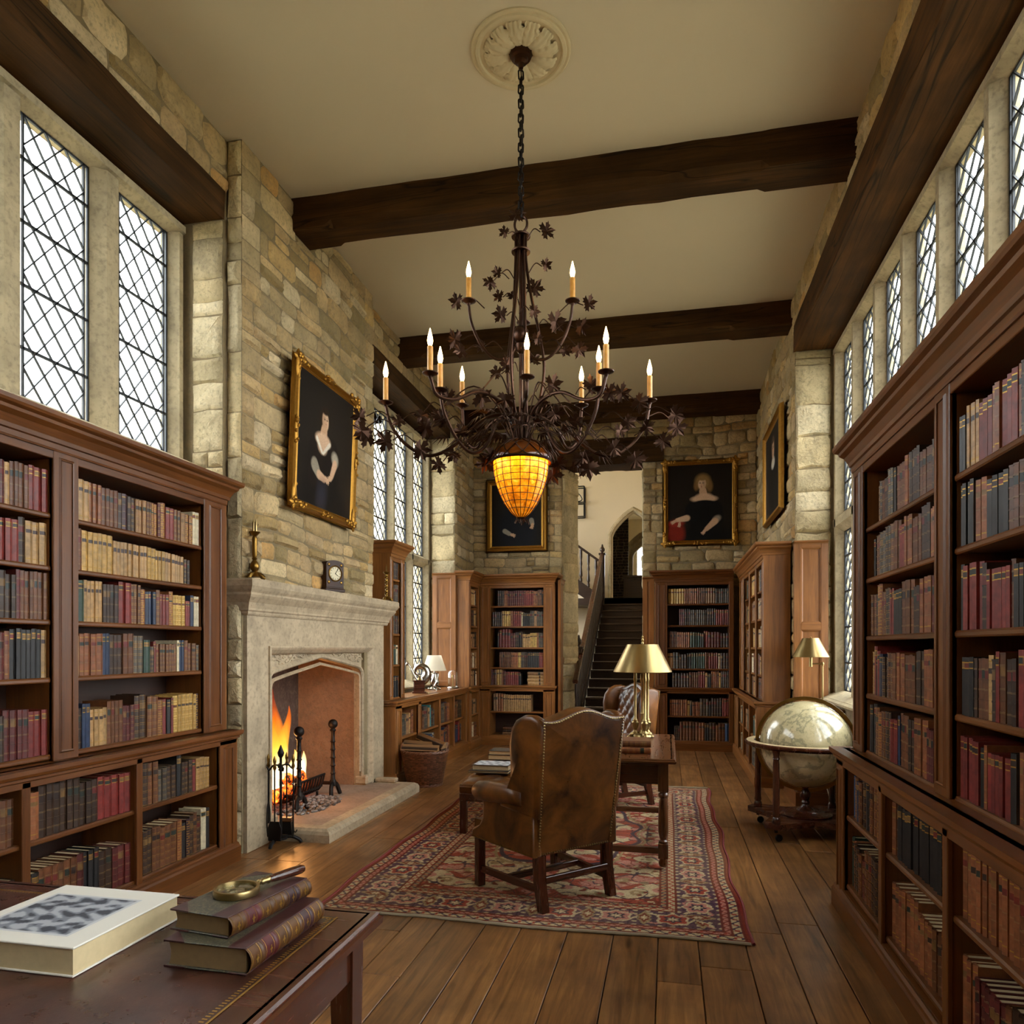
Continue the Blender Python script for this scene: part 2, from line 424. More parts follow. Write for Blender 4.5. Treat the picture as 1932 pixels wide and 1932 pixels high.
# old globe paper: cream with faint engraved coast lines
t = Nt('globe_paper'); o = t.obj()
n1 = t.noise(o, 3.2, 8, .62, .3); n2 = t.noise(o, 14, 6)
coast = t.ramp(n1, (.472, (0, 0, 0)), (.492, (1, 1, 1)), (.505, (1, 1, 1)), (.53, (0, 0, 0)))
coast2 = t.ramp(t.noise(o, 8, 8, .7), (.487, (0, 0, 0)), (.497, (.6,)*3), (.507, (0, 0, 0)))
c = t.mix(n2, srgb('b3a579'), srgb('d6cba4'))
c = t.mix(t.math('MULTIPLY', coast, .5), c, srgb('4f5a4c')); c = t.mix(t.math('MULTIPLY', coast2, .7), c, srgb('5a5238'))
t.bsdf(Base_Color=c, Roughness=.2, Coat_Weight=.8, Coat_Roughness=.08); M['globe'] = t.m
M['horizon'] = plain('horizon_ring_paper', srgb('c9b489'), .4, var=.15)
# floor boards
t = Nt('floor_boards'); o = t.obj()
v = t.vm('MULTIPLY', o, (1, .07, 1)); off = t.attr('gr')
v = t.vm('ADD', v, t.vm('MULTIPLY', t.attr('col'), (37, 11, 5)))
n1 = t.noise(v, 22, 6, .62, 1.2); n2 = t.noise(v, 120, 3); n3 = t.noise(o, 3., 4)
c = t.ramp(n1, (.25, srgb('52361c')), (.5, srgb('8c6238')), (.78, srgb('b3854f')))
kn = t.n('TexVoronoi', Vector=t.vm('ADD', t.vm('MULTIPLY', o, (3.2, 1.1, 1)), t.vm('MULTIPLY', t.attr('col'), (9, 7, 0))), Scale=1.)
c = t.mix(t.ramp(kn.outputs[0], (.025, (.85,)*3), (.09, (0, 0, 0))), c, srgb('2a170b'))
c = t.mix(t.ramp(n3, (.42, (0, 0, 0)), (.72, (.5,)*3)), c, srgb('3f2714'))
tone = t.n('SeparateXYZ', i0=t.attr('col')).outputs[0]
c = t.mix(1., c, t.ramp(tone, (0, (.68, .64, .6)), (1, (1.3, 1.25, 1.18))), 'MULTIPLY')
hh = t.math('ADD', t.math('MULTIPLY', n1, .6), t.math('MULTIPLY', n2, .3))
t.bsdf(Base_Color=c, Roughness=t.math('MULTIPLY_ADD', n3, .22, .22), Normal=t.bump(hh, .12, .005)); M['floor'] = t.m
M['grass'] = plain('lawn', srgb('8a8672'), .95, var=.3, sc=3)
for k in ('flame', 'ember', 'amber', 'bulb'): M[k].cycles.emission_sampling = 'NONE'
# ---------------------------------------------------------------- the room (X across, Y along the room, camera at the origin 1.5 m up)
XL, XB, XR, YB, H = -3.15, -3.03, 1.305, 11.2, 5.2
ST = [srgb(h) for h in ('b9a680', 'c6b28a', 'a8946c', 'bea578', 'cfbd98', 'b29c74', 'c4a873', 'ad9a76', 'd3c3a2', 'b59f7a', 'cab083', 'a28c60', 'c09a62', '9c8a62')]
AS = [srgb(h) for h in ('c9bd9d', 'd3c8aa', 'bfb291', 'cfc09a', 'c6b894')]
def stone_face(mb, o, u, v, n, W, Hh, holes=(), seed=1, rows=(.09, .21), lens=(.14, .42), dep=(.008, .028), pal=ST, quoin=(0, 0), wob=.02, gap=(.004, .011), cut=.3):
    """individually cut stones laid in uneven courses over a wall face"""
    r = random.Random(seed); mb.M = basis(o, u, v, n)
    ph = [r.uniform(0, 6) for _ in range(4)]
    def wv(a, b): return b+wob*(math.sin(a*2.1+ph[0]+b)+.6*math.sin(a*5.3+ph[1]+b*2))*min(1, b/.1, (Hh-b)/.1)
    def stn(a0, a1, b0, b1, dress=False):
        for h in holes:
            if a1 > h[0] and a0 < h[1] and b1 > h[2] and b0 < h[3]:
                if h[0]-a0 > .07: stn(a0, h[0], b0, b1, dress)
                if a1-h[1] > .07: stn(h[1], a1, b0, b1, dress)
                if a1-a0 > .1 and not (h[0]-a0 > .07 or a1-h[1] > .07):
                    if h[2]-b0 > .05: stn(a0, a1, b0, h[2], dress)
                    if b1-h[3] > .05: stn(a0, a1, h[3], b1, dress)
                return
        g = r.uniform(*gap)*(.5 if dress else 1); a0 += g; a1 -= g; b0 += g; b1 -= g
        if a1-a0 < .03 or b1-b0 < .02: return
        w, h = a1-a0, b1-b0; c = min(w, h)*(.05 if dress else cut)
        j = lambda s: r.uniform(-s, s)*min(w, h)*(.15 if dress else 1)
        q = [(a0+c*r.uniform(.2, 1), b0+j(.04)), ((a0+a1)/2+j(.1), b0+j(.07)), (a1-c*r.uniform(.2, 1), b0+j(.04)), (a1+j(.03), b0+c*r.uniform(.2, 1)), (a1+j(.05), (b0+b1)/2), (a1+j(.03), b1-c*r.uniform(.2, 1)),
             (a1-c*r.uniform(.2, 1), b1+j(.04)), ((a0+a1)/2+j(.1), b1+j(.07)), (a0+c*r.uniform(.2, 1), b1+j(.04)), (a0+j(.03), b1-c*r.uniform(.2, 1)), (a0+j(.05), (b0+b1)/2), (a0+j(.03), b0+c*r.uniform(.2, 1))]
        q = [(min(W, max(0, x)), y) for x, y in q]
        q = [(x, min(Hh, max(0, wv(x, y)))) for x, y in q]
        d = r.uniform(*dep); bv = min(.016, min(w, h)*.2); cx = sum(p[0] for p in q)/12; cy = sum(p[1] for p in q)/12
        i1 = [(x+(cx-x)*bv/max(.02, w/2), y+(cy-y)*bv/max(.02, h/2)) for x, y in q]
        i2 = [(x+(cx-x)*.45, y+(cy-y)*.45) for x, y in q]
        k = r.uniform(.82, 1.13); base = r.choice(pal); mb.col = tuple(min(1, x*k) for x in base)
        vs = [(x, y, 0) for x, y in q]+[(x, y, d*r.uniform(.7, 1.1)) for x, y in i1]+[(x, y, d*r.uniform(.9, 1.35)) for x, y in i2]+[(cx, cy, d*1.2)]
        fs = []
        for i in range(12):
            e = (i+1) % 12
            fs += [(i, e, 12+e, 12+i), (12+i, 12+e, 24+e, 24+i), (24+i, 24+e, 36)]
        mb.add(vs, fs, smooth=True)
    b = 0.
    while b < Hh-.03:
        h = r.uniform(*rows)
        if Hh-b-h < .06: h = Hh-b
        a = 0.
        if quoin[0]: q = quoin[0]*r.choice((.6, 1.)); stn(0, q, b, b+h, True); a = q
        end = W
        if quoin[1]: q = quoin[1]*r.choice((.6, 1.)); stn(W-q, W, b, b+h, True); end = W-q
        while a < end-.02:
            l = r.uniform(*lens)*(1.25 if h > .16 else 1)
            if end-a-l < lens[0]*.6: l = end-a
            if h > .14 and r.random() < .3:
                m = h*r.uniform(.35, .65); stn(a, a+l, b, b+m)
                if r.random() < .4 and l > .24: z = l*r.uniform(.4, .6); stn(a, a+z, b+m, b+h); stn(a+z, a+l, b+m, b+h)
                else: stn(a, a+l, b+m, b+h)
            else: stn(a, a+l, b, b+h)
            a += l
        b += h
    mb.M = Matrix.Identity(4); mb.col = (1, 1, 1)
X_, Y_, Z_ = (1, 0, 0), (0, 1, 0), (0, 0, 1); NX, NY = (-1, 0, 0), (0, -1, 0)
def lw(mb, y0, y1, z0, z1, x, **k): stone_face(mb, (x, y1, z0), NY, Z_, X_, y1-y0, z1-z0, **k)      # face looking +X
def rw(mb, y0, y1, z0, z1, x, **k): stone_face(mb, (x, y0, z0), Y_, Z_, NX, y1-y0, z1-z0, **k)      # face looking -X
def bw(mb, x0, x1, z0, z1, y, **k): stone_face(mb, (x0, y, z0), X_, Z_, NY, x1-x0, z1-z0, **k)      # face looking -Y
WS = [M['mortar'], M['stone']]; OAK = M['oak']
# left wall: window bay, chimney breast, window bay, pier
w = MB(); bx = lambda *a: (setattr(w, 'mat', 0), w.box(*a, b=0))
bx(-3.66, XL, -2.5, YB+.5, 4.8, H); bx(-4, XL, -2.5, .2, 0, 4.8); bx(-4, -3.4, .2, 4.65, 0, 2.8); bx(-3.66, XL, 4.65, 4.7, 0, 4.8)
bx(-4, -3.42, 7.07, 10.2, 0, .96); bx(-3.66, -3.07, 10.2, YB+.5, 0, 4.8); bx(-3.66, -3.62, .2, 10.2, 4.55, 4.8)
w.mat = 1
lw(w, -2.5, 4.7, 4.8, H, XL, seed=3); lw(w, 7.07, YB, 4.8, H, XL, seed=5)
bw(w, -3.4, XL, 0, 4.6, 4.65, seed=6, rows=(.26, .42), lens=(.3, .5), pal=AS, dep=(.01, .02), wob=.004, cut=.06, gap=(.002, .005))
bw(w, -3.44, -3.07, 0, 4.6, 10.2, seed=8, rows=(.24, .5), lens=(.3, .6), pal=AS, dep=(.01, .024), wob=.006, cut=.08, gap=(.002, .006))
lw(w, 10.2, YB, 0, 4.8, -3.07, seed=9, quoin=(0, .12))
struct('wall_left', w, WS, 'rubble stone wall with two mullioned window bays, by the fireplace')
w = MB(); w.box(-3.66, XB, 4.7, 7.07, 1.5, H, b=0); w.box(-3.85, XB, 4.7, 5.0, 0, 1.5, b=0); w.box(-3.85, XB, 6.86, 7.07, 0, 1.5, b=0); w.box(-3.95, -3.8, 4.7, 7.07, 0, 1.5, b=0)
w.mat = 1
lw(w, 4.7, 7.07, 1.95, H, XB, seed=12, quoin=(.2, .24), rows=(.09, .22), lens=(.16, .44))
bw(w, XL, XB, 0, H, 4.7, seed=13, rows=(.26, .5), lens=(.3, .5), pal=AS, wob=.003, cut=.06, gap=(.002, .005))
stone_face(w, (XB, 7.07, 0), NX, Z_, Y_, .12, H, seed=14, rows=(.26, .5), lens=(.3, .5), pal=AS, wob=.003)
struct('wall_chimney_breast', w, WS, 'projecting stone chimney breast above the fireplace')
# right wall
w = MB()
bx(XR, 1.84, -2.5, YB+.5, 4.87, H); bx(XR, 2.2, -2.5, -1., 0, 4.87); bx(1.62, 2.2, -1., 8., 0, .95); bx(XR, 1.84, 8., YB+.5, 0, 4.87); bx(1.8, 1.84, -1., 8., 4.55, 4.87)
w.mat = 1
rw(w, -2.5, 8., 4.87, H, XR, seed=21)
rw(w, 8., YB, 0, H, XR, seed=23, quoin=(.18, 0), dep=(.006, .024))
bw(w, XR, 1.66, 0, 4.61, 8., seed=24, rows=(.24, .46), lens=(.16, .34), pal=AS, dep=(.01, .026), wob=.008, cut=.1, gap=(.002, .006))
struct('wall_right', w, WS, 'rubble stone wall with a tall mullioned window bay, by the globe')
# back wall with the stair opening
w = MB()
bx(-3.1, -1.62, YB, YB+.55, 0, H); bx(-.37, 1.4, YB, YB+.55, 0, H); bx(-1.62, -.37, YB, YB+.55, 4.72, H)
w.mat = 1
bw(w, -3.07, -1.62, 2.4, H, YB, seed=31, quoin=(0, .2), holes=[(1.2, 1.5, 1.94, 2.34)]); bw(w, -.37, 1.3, 2.4, H, YB, seed=32, quoin=(.2, 0), holes=[(0, .3, 1.94, 2.34)], dep=(.006, .026))
bw(w, -1.62, -.37, 4.72, H, YB, seed=33)
w.mat = 1; rw_ = dict(rows=(.28, .5), lens=(.3, .6), pal=AS, wob=.003, cut=.08, gap=(.002, .005))
stone_face(w, (-1.62, YB, 0), Y_, Z_, X_, .55, 4.34, seed=34, **rw_)
rw(w, YB, YB+.55, 0, 4.34, -.37, seed=35, **rw_)
stone_face(w, (-1.612, 11.205, 0), (.308, .951, 0), Z_, (.951, -.308, 0), .56, 4.33, seed=36, **rw_)
# splayed dressed jamb on the far side of the opening
w.mat = 1; w.col = AS[0]; w.prism([(-1.615, 11.2), (-1.44, 11.74), (-1.615, 11.74)], 0, 4.33, gr=(0, 0, 1))
struct('wall_back', w, WS, 'rubble stone end wall with the opening to the stairs')
w = MB(); bx(-4, 2.2, -2.8, -2.5, 0, H); struct('wall_front', w, [M['mortar']], 'stone end wall behind the viewer')
w = MB(); w.box(-3.66, 1.84, -2.8, YB+.55, H, H+.2, b=0); struct('ceiling', w, [M['plaster']], 'flat cream plastered ceiling between the beams')
# floor boards running down the room
w = MB(); w.box(-4, 2.2, -2.8, 11.9, -.2, -.03, b=0, gr=(0, 0, 0)); w.mat = 0
r = random.Random(5); x = -3.9
while x < 2.1:
    wd = r.uniform(.19, .27); y = -2.8+r.uniform(0, 2)-2
    while y < 11.9:
        l = r.uniform(1.6, 3.8); y0, y1 = max(y, -2.8), min(y+l, 11.9)
        if y1-y0 > .1:
            w.col = (r.random(), r.random(), r.random()); w.box(x+.0025, x+wd-.0025, y0+.0015, y1-.0015, -.03, 0, b=.0025)
        y += l
    x += wd
struct('floor', w, [M['floor']], 'wide worn oak floorboards')
# beams across the ceiling, wooden lintels over the bays
def beam(name, x0, x1, y0, y1, z0, z1, label, stop=True):
    w = MB(); c = .05; a = (0, 1, 0) if (y1-y0) > (x1-x0) else (1, 0, 0); r = random.Random(int(y0*100))
    if a[0]:
        q = lambda c: [(y0, z1), (y0, z0+c), (y0+c, z0), (y1-c, z0), (y1, z0+c), (y1, z1)]
        st = [(x0, .008), (x0+.3, .008), (x0+.36, c)]+[(lerp(x0+.36, x1-.66, i/14), c+r.uniform(-.008, .01)) for i in range(1, 14)]+[(x1-.66, c), (x1-.6, .008), (x1, .008)]
        w.loft([[(x, y+r.uniform(-.006, .006), z) for y, z in q(cc)] for x, cc in st], gr=a, smooth=False)
    else:
        q = [(x0, z1), (x0, z0+.012), (x0+.012, z0), (x1, z0), (x1, z1)]
        n = 16; w.loft([[(x+r.uniform(-.006, .006), lerp(y0, y1, i/n), z+r.uniform(-.006, .006)*(z < z1)) for x, z in q] for i in range(n+1)], gr=a, smooth=False)
    return struct(name, w, [M['beam']], label)
beam('ceiling_beam', XB-.01, XR+.01, 5.41, 5.72, 4.94, H+.02, 'dark oak ceiling beam nearest the chandelier')
beam('ceiling_beam', XL-.01, XR+.01, 8.1, 8.4, 4.94, H+.02, 'dark oak ceiling beam in the middle of the room')
beam('ceiling_beam', XL-.01, XR+.01, 10.8, 11.12, 4.94, H+.02, 'dark oak ceiling beam nearest the stairs')
beam('ceiling_beam', XL-.01, XR+.01, 2.3, 2.6, 4.94, H+.02, 'dark oak ceiling beam overhead out of view')
for a in ((-3.62, XL+.01, .15, 4.66, 4.6, 4.81, 'dark oak lintel over the near window bay'), (-3.62, XL+.01, 7.06, 10.22, 4.6, 4.81, 'dark oak lintel over the window bay beyond the chimney breast')):
    beam('window_lintel', *a)
w = MB()
w.M = Matrix.Diagonal((-1, 1, 1, 1)); q = [(-1.295, 4.88), (-1.295, 4.612), (-1.307, 4.6), (-1.84, 4.6), (-1.84, 4.88)]; r = random.Random(3); n = 20
w.loft([[(x+r.uniform(-.006, .006), lerp(-1.05, 8.03, i/n), z+r.uniform(-.006, .006)*(z < 4.8)) for x, z in q] for i in range(n+1)], gr=(0, 1, 0), smooth=False); w.c = [(1.45, 1.4, 1.35)]*len(w.c)  # tone of the whole lintel raised to paint in the light it catches
struct('window_lintel', w, [M['beam']], 'long cracked oak lintel over the window bay by the globe')
beam('stair_lintel', -1.95, -.06, 11.165, 11.7, 4.34, 4.73, 'dark oak lintel above the stair opening')
# ---- leaded mullioned windows
def window(num, label, o, u, n, U, zs, lights, thick=.2, open_light=None):
    """u: direction along the wall, n: into the room; zs [(z0,z1)] rows of lights; o on the glass plane at floor level"""
    Mx = basis(o, u, n, (0, 0, 1))
    st = MB(); st.M = Mx; z0, z1 = zs[0][0]-.06, zs[-1][1]+.1
    def mull(a0, a1, za, zb):            # chamfered vertical member
        c = (a1-a0)/2; m = (a0+a1)/2; q = min(.05, c*.5)
        st.prism([(m-c, -.05), (m-c, .012), (m-c+q, .07), (m-c+q*1.2, .085), (m+c-q*1.2, .085), (m+c-q, .07), (m+c, .012), (m+c, -.05)], za, zb)
    us = [a for l in lights for a in l]
    edges = [(U[0], us[0])]+[(lights[i][1], lights[i+1][0]) for i in range(len(lights)-1)]+[(us[-1], U[1])]
    for a0, a1 in edges: mull(a0, a1, z0, zs[-1][1]+.01)
    def bar(za, zb): # horizontal member across
        m = (za+zb)/2; c = (zb-za)/2; q = min(.05, c*.5)
        pr = [(-.05, -c), (.012, -c), (.07, -c+q), (.085, -c+q*1.2), (.085, c-q*1.2), (.07, c-q), (.012, c), (-.05, c)]
        st.loft([[(a, y, m+z) for y, z in pr] for a in (U[0], U[1])], smooth=False)
    bar(zs[-1][1], z1+.02)
    for i in range(len(zs)-1): bar(zs[i][1], zs[i+1][0])
    # sloped sill
    st.loft([[(a, y, z) for y, z in ((-.05, z0-.04), (-.05, z0+.07), (.03, z0+.06), (.22, z0-.02), (.22, z0-.04))] for a in (U[0], U[1])], smooth=False)
    f = struct('window_%d' % num, st, [M['winstone']], label)
    for (a0, a1) in lights:
        for (za, zb) in zs:
            g = MB(); g.M = Mx; g.box(a0-.01, a1+.01, -.004, .0, za-.01, zb+.01, b=0); g.build('pane', M['glass'], f)
            L = MB(); L.M = Mx
            def strip(p, q, w_=.0045):
                d = Vector((q[0]-p[0], q[1]-p[1])); 
                if d.length < .01: return
                d.normalize(); e = Vector((-d.y, d.x))*w_; P = [Vector(p)+e, Vector(p)-e, Vector(q)-e, Vector(q)+e]
                L.add([(v.x, y, v.y) for y in (-.007, .006) for v in P], [(0, 1, 2, 3), (7, 6, 5, 4), (0, 4, 5, 1), (2, 6, 7, 3), (1, 5, 6, 2), (3, 7, 4, 0)])
            bw_ = .035
            for x in (a0+.006, a1-.006, a0+bw_, a1-bw_): strip((x, za), (x, zb), .006)
            for z in (za+.006, zb-.006): strip((a0, z), (a1, z), .006)
            nz = max(2, round((zb-za)/.175)); dz = (zb-za)/nz; nx = max(2, round((a1-a0-2*bw_)/.15)); dx = (a1-a0-2*bw_)/nx; xa, xb = a0+bw_, a1-bw_
            sl = dz/dx
            for k in range(-nx-1, nz+nx+2):
                for sg in (1, -1):
                    # line through (xa, za+k*dz) slope sg*sl, clipped
                    p = []
                    c0 = za+k*dz; f_ = lambda x: c0+sg*sl*(x-xa)
                    x0, x1 = xa, xb
                    for lim in (za, zb):
                        pass
                    xs = sorted([xa, xb]+[xa+(lim-c0)/(sg*sl) for lim in (za, zb)])
                    for i in range(3):
                        m = (xs[i]+xs[i+1])/2
                        if xa-1e-6 < m < xb+1e-6 and za < f_(m) < zb and xs[i+1]-xs[i] > .004: strip((xs[i], f_(xs[i])), (xs[i+1], f_(xs[i+1])), .0036)
            for k in range(1, int(nz/2)+1):
                if k*2 < nz: strip((a0, za+k*2*dz-.4*dz), (a1, za+k*2*dz-.4*dz), .008)
            L.build('lead_lattice', M['lead'], f)
    return f
ZU, ZLo = (2.9, 4.5), (1.06, 2.68)
li = lambda a, p, w_, k: [(a+p*i, a+p*i+w_) for i in range(k)]
window(1, 'leaded stone window above the bookcase nearest the fireplace', (-3.54, 4.65, 0), NY, X_, (0, 4.45), [ZU], li(.1, .72, .5, 6))  # row lengthened out of view to side-light the foreground
window(2, 'tall leaded window of mullioned lights beyond the chimney breast', (-3.54, 10.2, 0), NY, X_, (0, 3.13), [ZLo, (2.84, 4.46)], [(.12, .68), (.81, 1.37), (1.5, 2.06), (2.19, 2.75)])
window(3, 'tall leaded window of mullioned lights beside the globe', (1.76, -1., 0), Y_, NX, (0, 9.), [ZLo, (2.88, 4.5)], [(9-b, 9-a) for a, b in li(.15, .72, .57, 12)][::-1])  # unseen lights past the viewer added to throw daylight across the foreground
w = MB(); w.box(-3.63, -3.38, .2, 4.65, 2.76, 2.82, b=.01); struct('trim_1', w, [M['winstone']], 'pale stone sill behind the near bookcase cornice')
w = MB(); w.box(1.57, 1.78, -1., 7.98, .95, 1.0, b=.01); struct('trim_2', w, [M['winstone']], 'pale stone sill under the window beside the globe')
w = MB(); w.box(-3.63, -3.38, 7.08, 10.18, .96, 1.0, b=.01); struct('trim_3', w, [M['winstone']], 'pale stone sill behind the low bookcase')
# ---- stair hall behind the opening
w = MB(); HY = 16.9
w.box(-6, -1.3, HY, HY+.3, 0, 6.4, b=0); w.box(.0, 2.2, HY, HY+.3, 0, 6.4, b=0); w.box(-1.3, 0, HY, HY+.3, 0, 2.6, b=0)
def arch(cx, hw, zs, za, n=9):       # four-centred arch outline, left spring to right spring
    L = []
    for i in range(n+1):
        t = i/n; x = -hw+hw*t; z = zs+(za-zs)*(1-(1-t)**2.1)**.62*(.55+.45*t)
        L.append((cx+x, z))
    return L+[(2*cx-x, z) for x, z in L[-2::-1]]
A = arch(-.78, .49, 4.12, 4.66)
P = [(-1.3, 2.6), (-1.3, 6.4), (0, 6.4), (0, 2.6)]
loop = [(-1.3, 2.6), (-1.3, 6.4), (-.78, 6.4), (-.78, 4.66)]+A[:10][::-1][1:]+[(A[0][0], 2.6)]
vx = lambda q: basis((0, HY, 0), (1, 0, 0), (0, 0, 1), (0, -1, 0))
w.prism(loop, -.3, 0, M=vx(0)); w.prism([(-1.56-x, z) for x, z in loop], -.3, 0, M=vx(0))
w.box(-6, 2.2, YB+.55, YB+.85, 5.4, 6.4, b=0); w.box(-6, -4, YB+.55, YB+.85, 0, 6.4, b=0); w.box(1.2, 1.5, YB+.55, HY, 0, 6.4, b=0)
w.box(-6.2, -6, YB+.55, HY, 0, 2.6, b=0); w.box(-6.2, -6, YB+.55, HY, 5.6, 6.4, b=0); w.box(-6.2, -6, YB+.55, 12.2, 2.6, 5.6, b=0); w.box(-6.2, -6, 16, HY, 2.6, 5.6, b=0)  # gap in this unseen side wall added to let daylight into the hall
w.box(-6.2, 1.5, YB+.55, HY+.3, 6.4, 6.6, b=0)
struct('wall_stair_hall', w, [M['cream']], 'cream plastered stair hall walls beyond the opening')
w = MB(); w.box(-6, 1.5, 11.9, 17.2, -.2, 0, b=0); struct('floor_stair_hall', w, [M['stair']], 'dark floor of the stair hall')
w = MB(); w.sweep([(0, .012), (-.02, .05), (-.06, .05), (-.09, .012), (-.1, .0), (0, 0)][::-1], [(A[0][0], 2.6)]+A+[(A[-1][0], 2.6)], M=vx(0)); struct('trim_4', w, [M['winstone']], 'pale stone moulding around the pointed doorway upstairs')
w = MB(); w.box(-2.2, 1, HY+.3, 24, 2.4, 2.58, b=0); w.box(-1.75, -1.45, HY+.3, 21.6, 2.58, 6, b=0); w.box(.3, .6, HY+.3, 21.6, 2.58, 6, b=0); w.box(-1.75, .6, HY+.3, 21.6, 5.3, 5.5, b=0)
w.box(-.89, .6, 21.6, 21.9, 2.58, 3.3, b=0); w.box(-.89, .6, 21.6, 21.9, 4.5, 5.5, b=0); w.box(-1.75, -.89, 21.6, 21.9, 2.58, 5.5, b=0); w.box(0., .6, 21.6, 21.9, 3.3, 4.5, b=0)
struct('wall_passage', w, [M['cream']], 'cream plastered passage seen through the pointed doorway')
w = MB(); w.mat = 0; w.box(-1.45, -1.0, 18.6, 18.9, 2.58, 5.3, b=0); w.mat = 1
bw(w, -1.45, -.98, 2.58, 5.3, 18.6, seed=44, rows=(.06, .085), lens=(.12, .24), dep=(.003, .008), pal=[srgb('6a5c4a'), srgb('4a4036'), srgb('7a6c58')], wob=.004)
struct('wall_brick_pier', w, [M['brick'], M['brick']], 'dark brickwork just inside the pointed doorway')
B = arch(-.42, .5, 3.95, 4.4); w = MB(); w.sweep([(0, .0), (-.1, .0), (-.16, .06), (-.3, .06), (-.3, -.2), (0, -.2)], [(B[0][0], 2.6)]+B+[(B[-1][0], 2.6)], M=basis((0, 19.6, 0), (1, 0, 0), (0, 0, 1), (0, -1, 0)))
struct('trim_5', w, [M['winstone']], 'second pale stone arch inside the passage')
w = MB(); w.box(-.89, 0, 21.7, 21.71, 3.3, 4.5, b=0); f = struct('window_4', w, [M['glass']], 'small bright leaded window at the end of the passage')
L = MB()
for i in range(-12, 16):
    for sg in (1, -1):
        pts = [(x, 3.3+i*.1+sg*(x+.89)*1.6) for x in np.linspace(-.89, 0, 24)]
        pts = [p for p in pts if 3.3 <= p[1] <= 4.5]
        if len(pts) > 1: L.tube([(pts[0][0], 21.69, pts[0][1]), (pts[-1][0], 21.69, pts[-1][1])], .004, 4)
L.build('lead_lattice', M['lead'], f)
w = MB(); w.box(-40, 40, -40, 60, -.6, -.4, b=0); struct('ground_outside', w, [M['grass']], 'pale grass outside the windows')
# ---- panelled wainscot
def panel(mb, w_, z0, z1, mid=None, th=.03, st=.07):
    """raised-and-fielded panelling, local x 0..w, y 0 is the face (looking -y)"""
    zs = [z0, mid, z1] if mid else [z0, z1]
    mb.box(0, w_, .008, th, z0, z1, b=0, gr=(0, 0, 1))
    for x in (0, w_-st): mb.box(x, x+st, -.012, .01, z0, z1, b=.003)
    for i, z in enumerate(zs):
        a = z if i == 0 else (z-st if z == z1 else z-st/2); mb.box(st, w_-st, -.012, .01, a, a+st, b=.003)
    for i in range(len(zs)-1):
        za = zs[i]+(st if i == 0 else st/2); zb = zs[i+1]-(st if i == len(zs)-2 else st/2)
        mb.sweep([(0, 0), (0, .016), (.006, .016), (.012, .008), (.02, .004), (.02, 0)], [(st, za), (st, zb), (w_-st, zb), (w_-st, za)], True, M=basis((0, .008, 0), (1, 0, 0), (0, 0, 1), (0, -1, 0)))
def wains(name, o, u, n, w_, z0, z1, mid, label, cap=True):
    mb = MB(); mb.M = basis(o, u, tuple(-x for x in n), (0, 0, 1))
    panel(mb, w_, z0, z1, mid)
    if cap: mb.sweep([(-.03, 0), (.012, 0), (.018, .012), (.03, .022), (.03, .035), (-.03, .035)], [(0, 0), (w_, 0)], M=T(0, 0, z1-.035))
    o_ = mb.build(name, OAK); tag(o_, label, 'wall panelling'); o_['kind'] = 'structure'; return o_
wains('panelling', (1.282, 7.94, 0), X_, NY, .335, .0, 2.61, 1.72, 'two-panel oak panelling on the pier between the globe window and the corner bookcase')
wains('panelling', (-3.4, 10.145, 0), X_, NY, .36, .93, 2.6, 1.83, 'two-panel oak panelling behind the cream-shaded lamp')
wains('panelling', (-1.6, YB-.38, 0), Y_, X_, .9, 0, 2.56, 1.3, 'narrow oak panelling on the stair opening, by the bookcase under the half-hidden portrait')
wains('panelling', (-.37, YB-.2, 0), X_, NY, .17, 0, 2.56, 1.3, 'narrow oak panelling beside the stairs, next to the bookcase under the gilt portrait')
# ---------------------------------------------------------------- fireplace
fp = thing('fireplace', 'tall pale limestone fireplace with arched opening and moulded mantel shelf', 'fireplace', (-3.0, 6.0, 0))
LS = M['limestone']; W = dict(parent=fp, world=True)
YZ = lambda x: basis((x, 0, 0), (0, 1, 0), (0, 0, 1), (1, 0, 0))
w = MB()
# front slab cut for the squared label recess
w.prism([(4.72, 0), (4.72, 1.8), (7.3, 1.8), (7.3, 0), (6.98, 0), (6.98, 1.5), (5.02, 1.5), (5.02, 0)], -.11, 0, M=YZ(-3.0))
w.box(-3.38, -3.1, 7.09, 7.3, 0, 1.8, b=.01); w.box(-3.13, -3.1, 4.72, 5.0, 0, 1.8, b=0)
for y in (4.95, 7.08): pass
w.build('surround', LS, **W)
def arc(y0, y1, zs, za, n=10):
    m = (y0+y1)/2; hw = m-y0; L = []
    for i in range(n+1):
        t = i/n
        if t < .3: a = t/.3*PI/2; L.append((y0+.13*(1-math.cos(a)), zs+.1*math.sin(a)))
        else: q = (t-.3)/.7; L.append((lerp(y0+.13, m, q), lerp(zs+.1, za, q**.94)))
    return L+[(2*m-y, z) for y, z in L[-2::-1]]
A1 = arc(5.08, 6.84, 1.2, 1.405)
w = MB(); w.prism([(5.02, .1), (5.02, 1.5), (5.96, 1.5), (5.96, 1.405)]+A1[:10][::-1]+[(5.08, .1)], -.07, 0, M=YZ(-3.06))
w.prism([(6.98, .1), (6.98, 1.5), (5.96, 1.5), (5.96, 1.405)]+A1[11:]+[(6.84, .1)], -.07, 0, M=YZ(-3.06))
w.build('arched_panel', LS, **W)
w = MB()
w.sweep([(-.012, 0), (-.012, .014), (.0, .02), (.015, .012), (.03, -.004), (.045, -.02), (.06, -.06), (-.012, -.06)], [(5.02, .1), (5.02, 1.5), (6.98, 1.5), (6.98, .1)], M=YZ(-3.0), smooth=False)
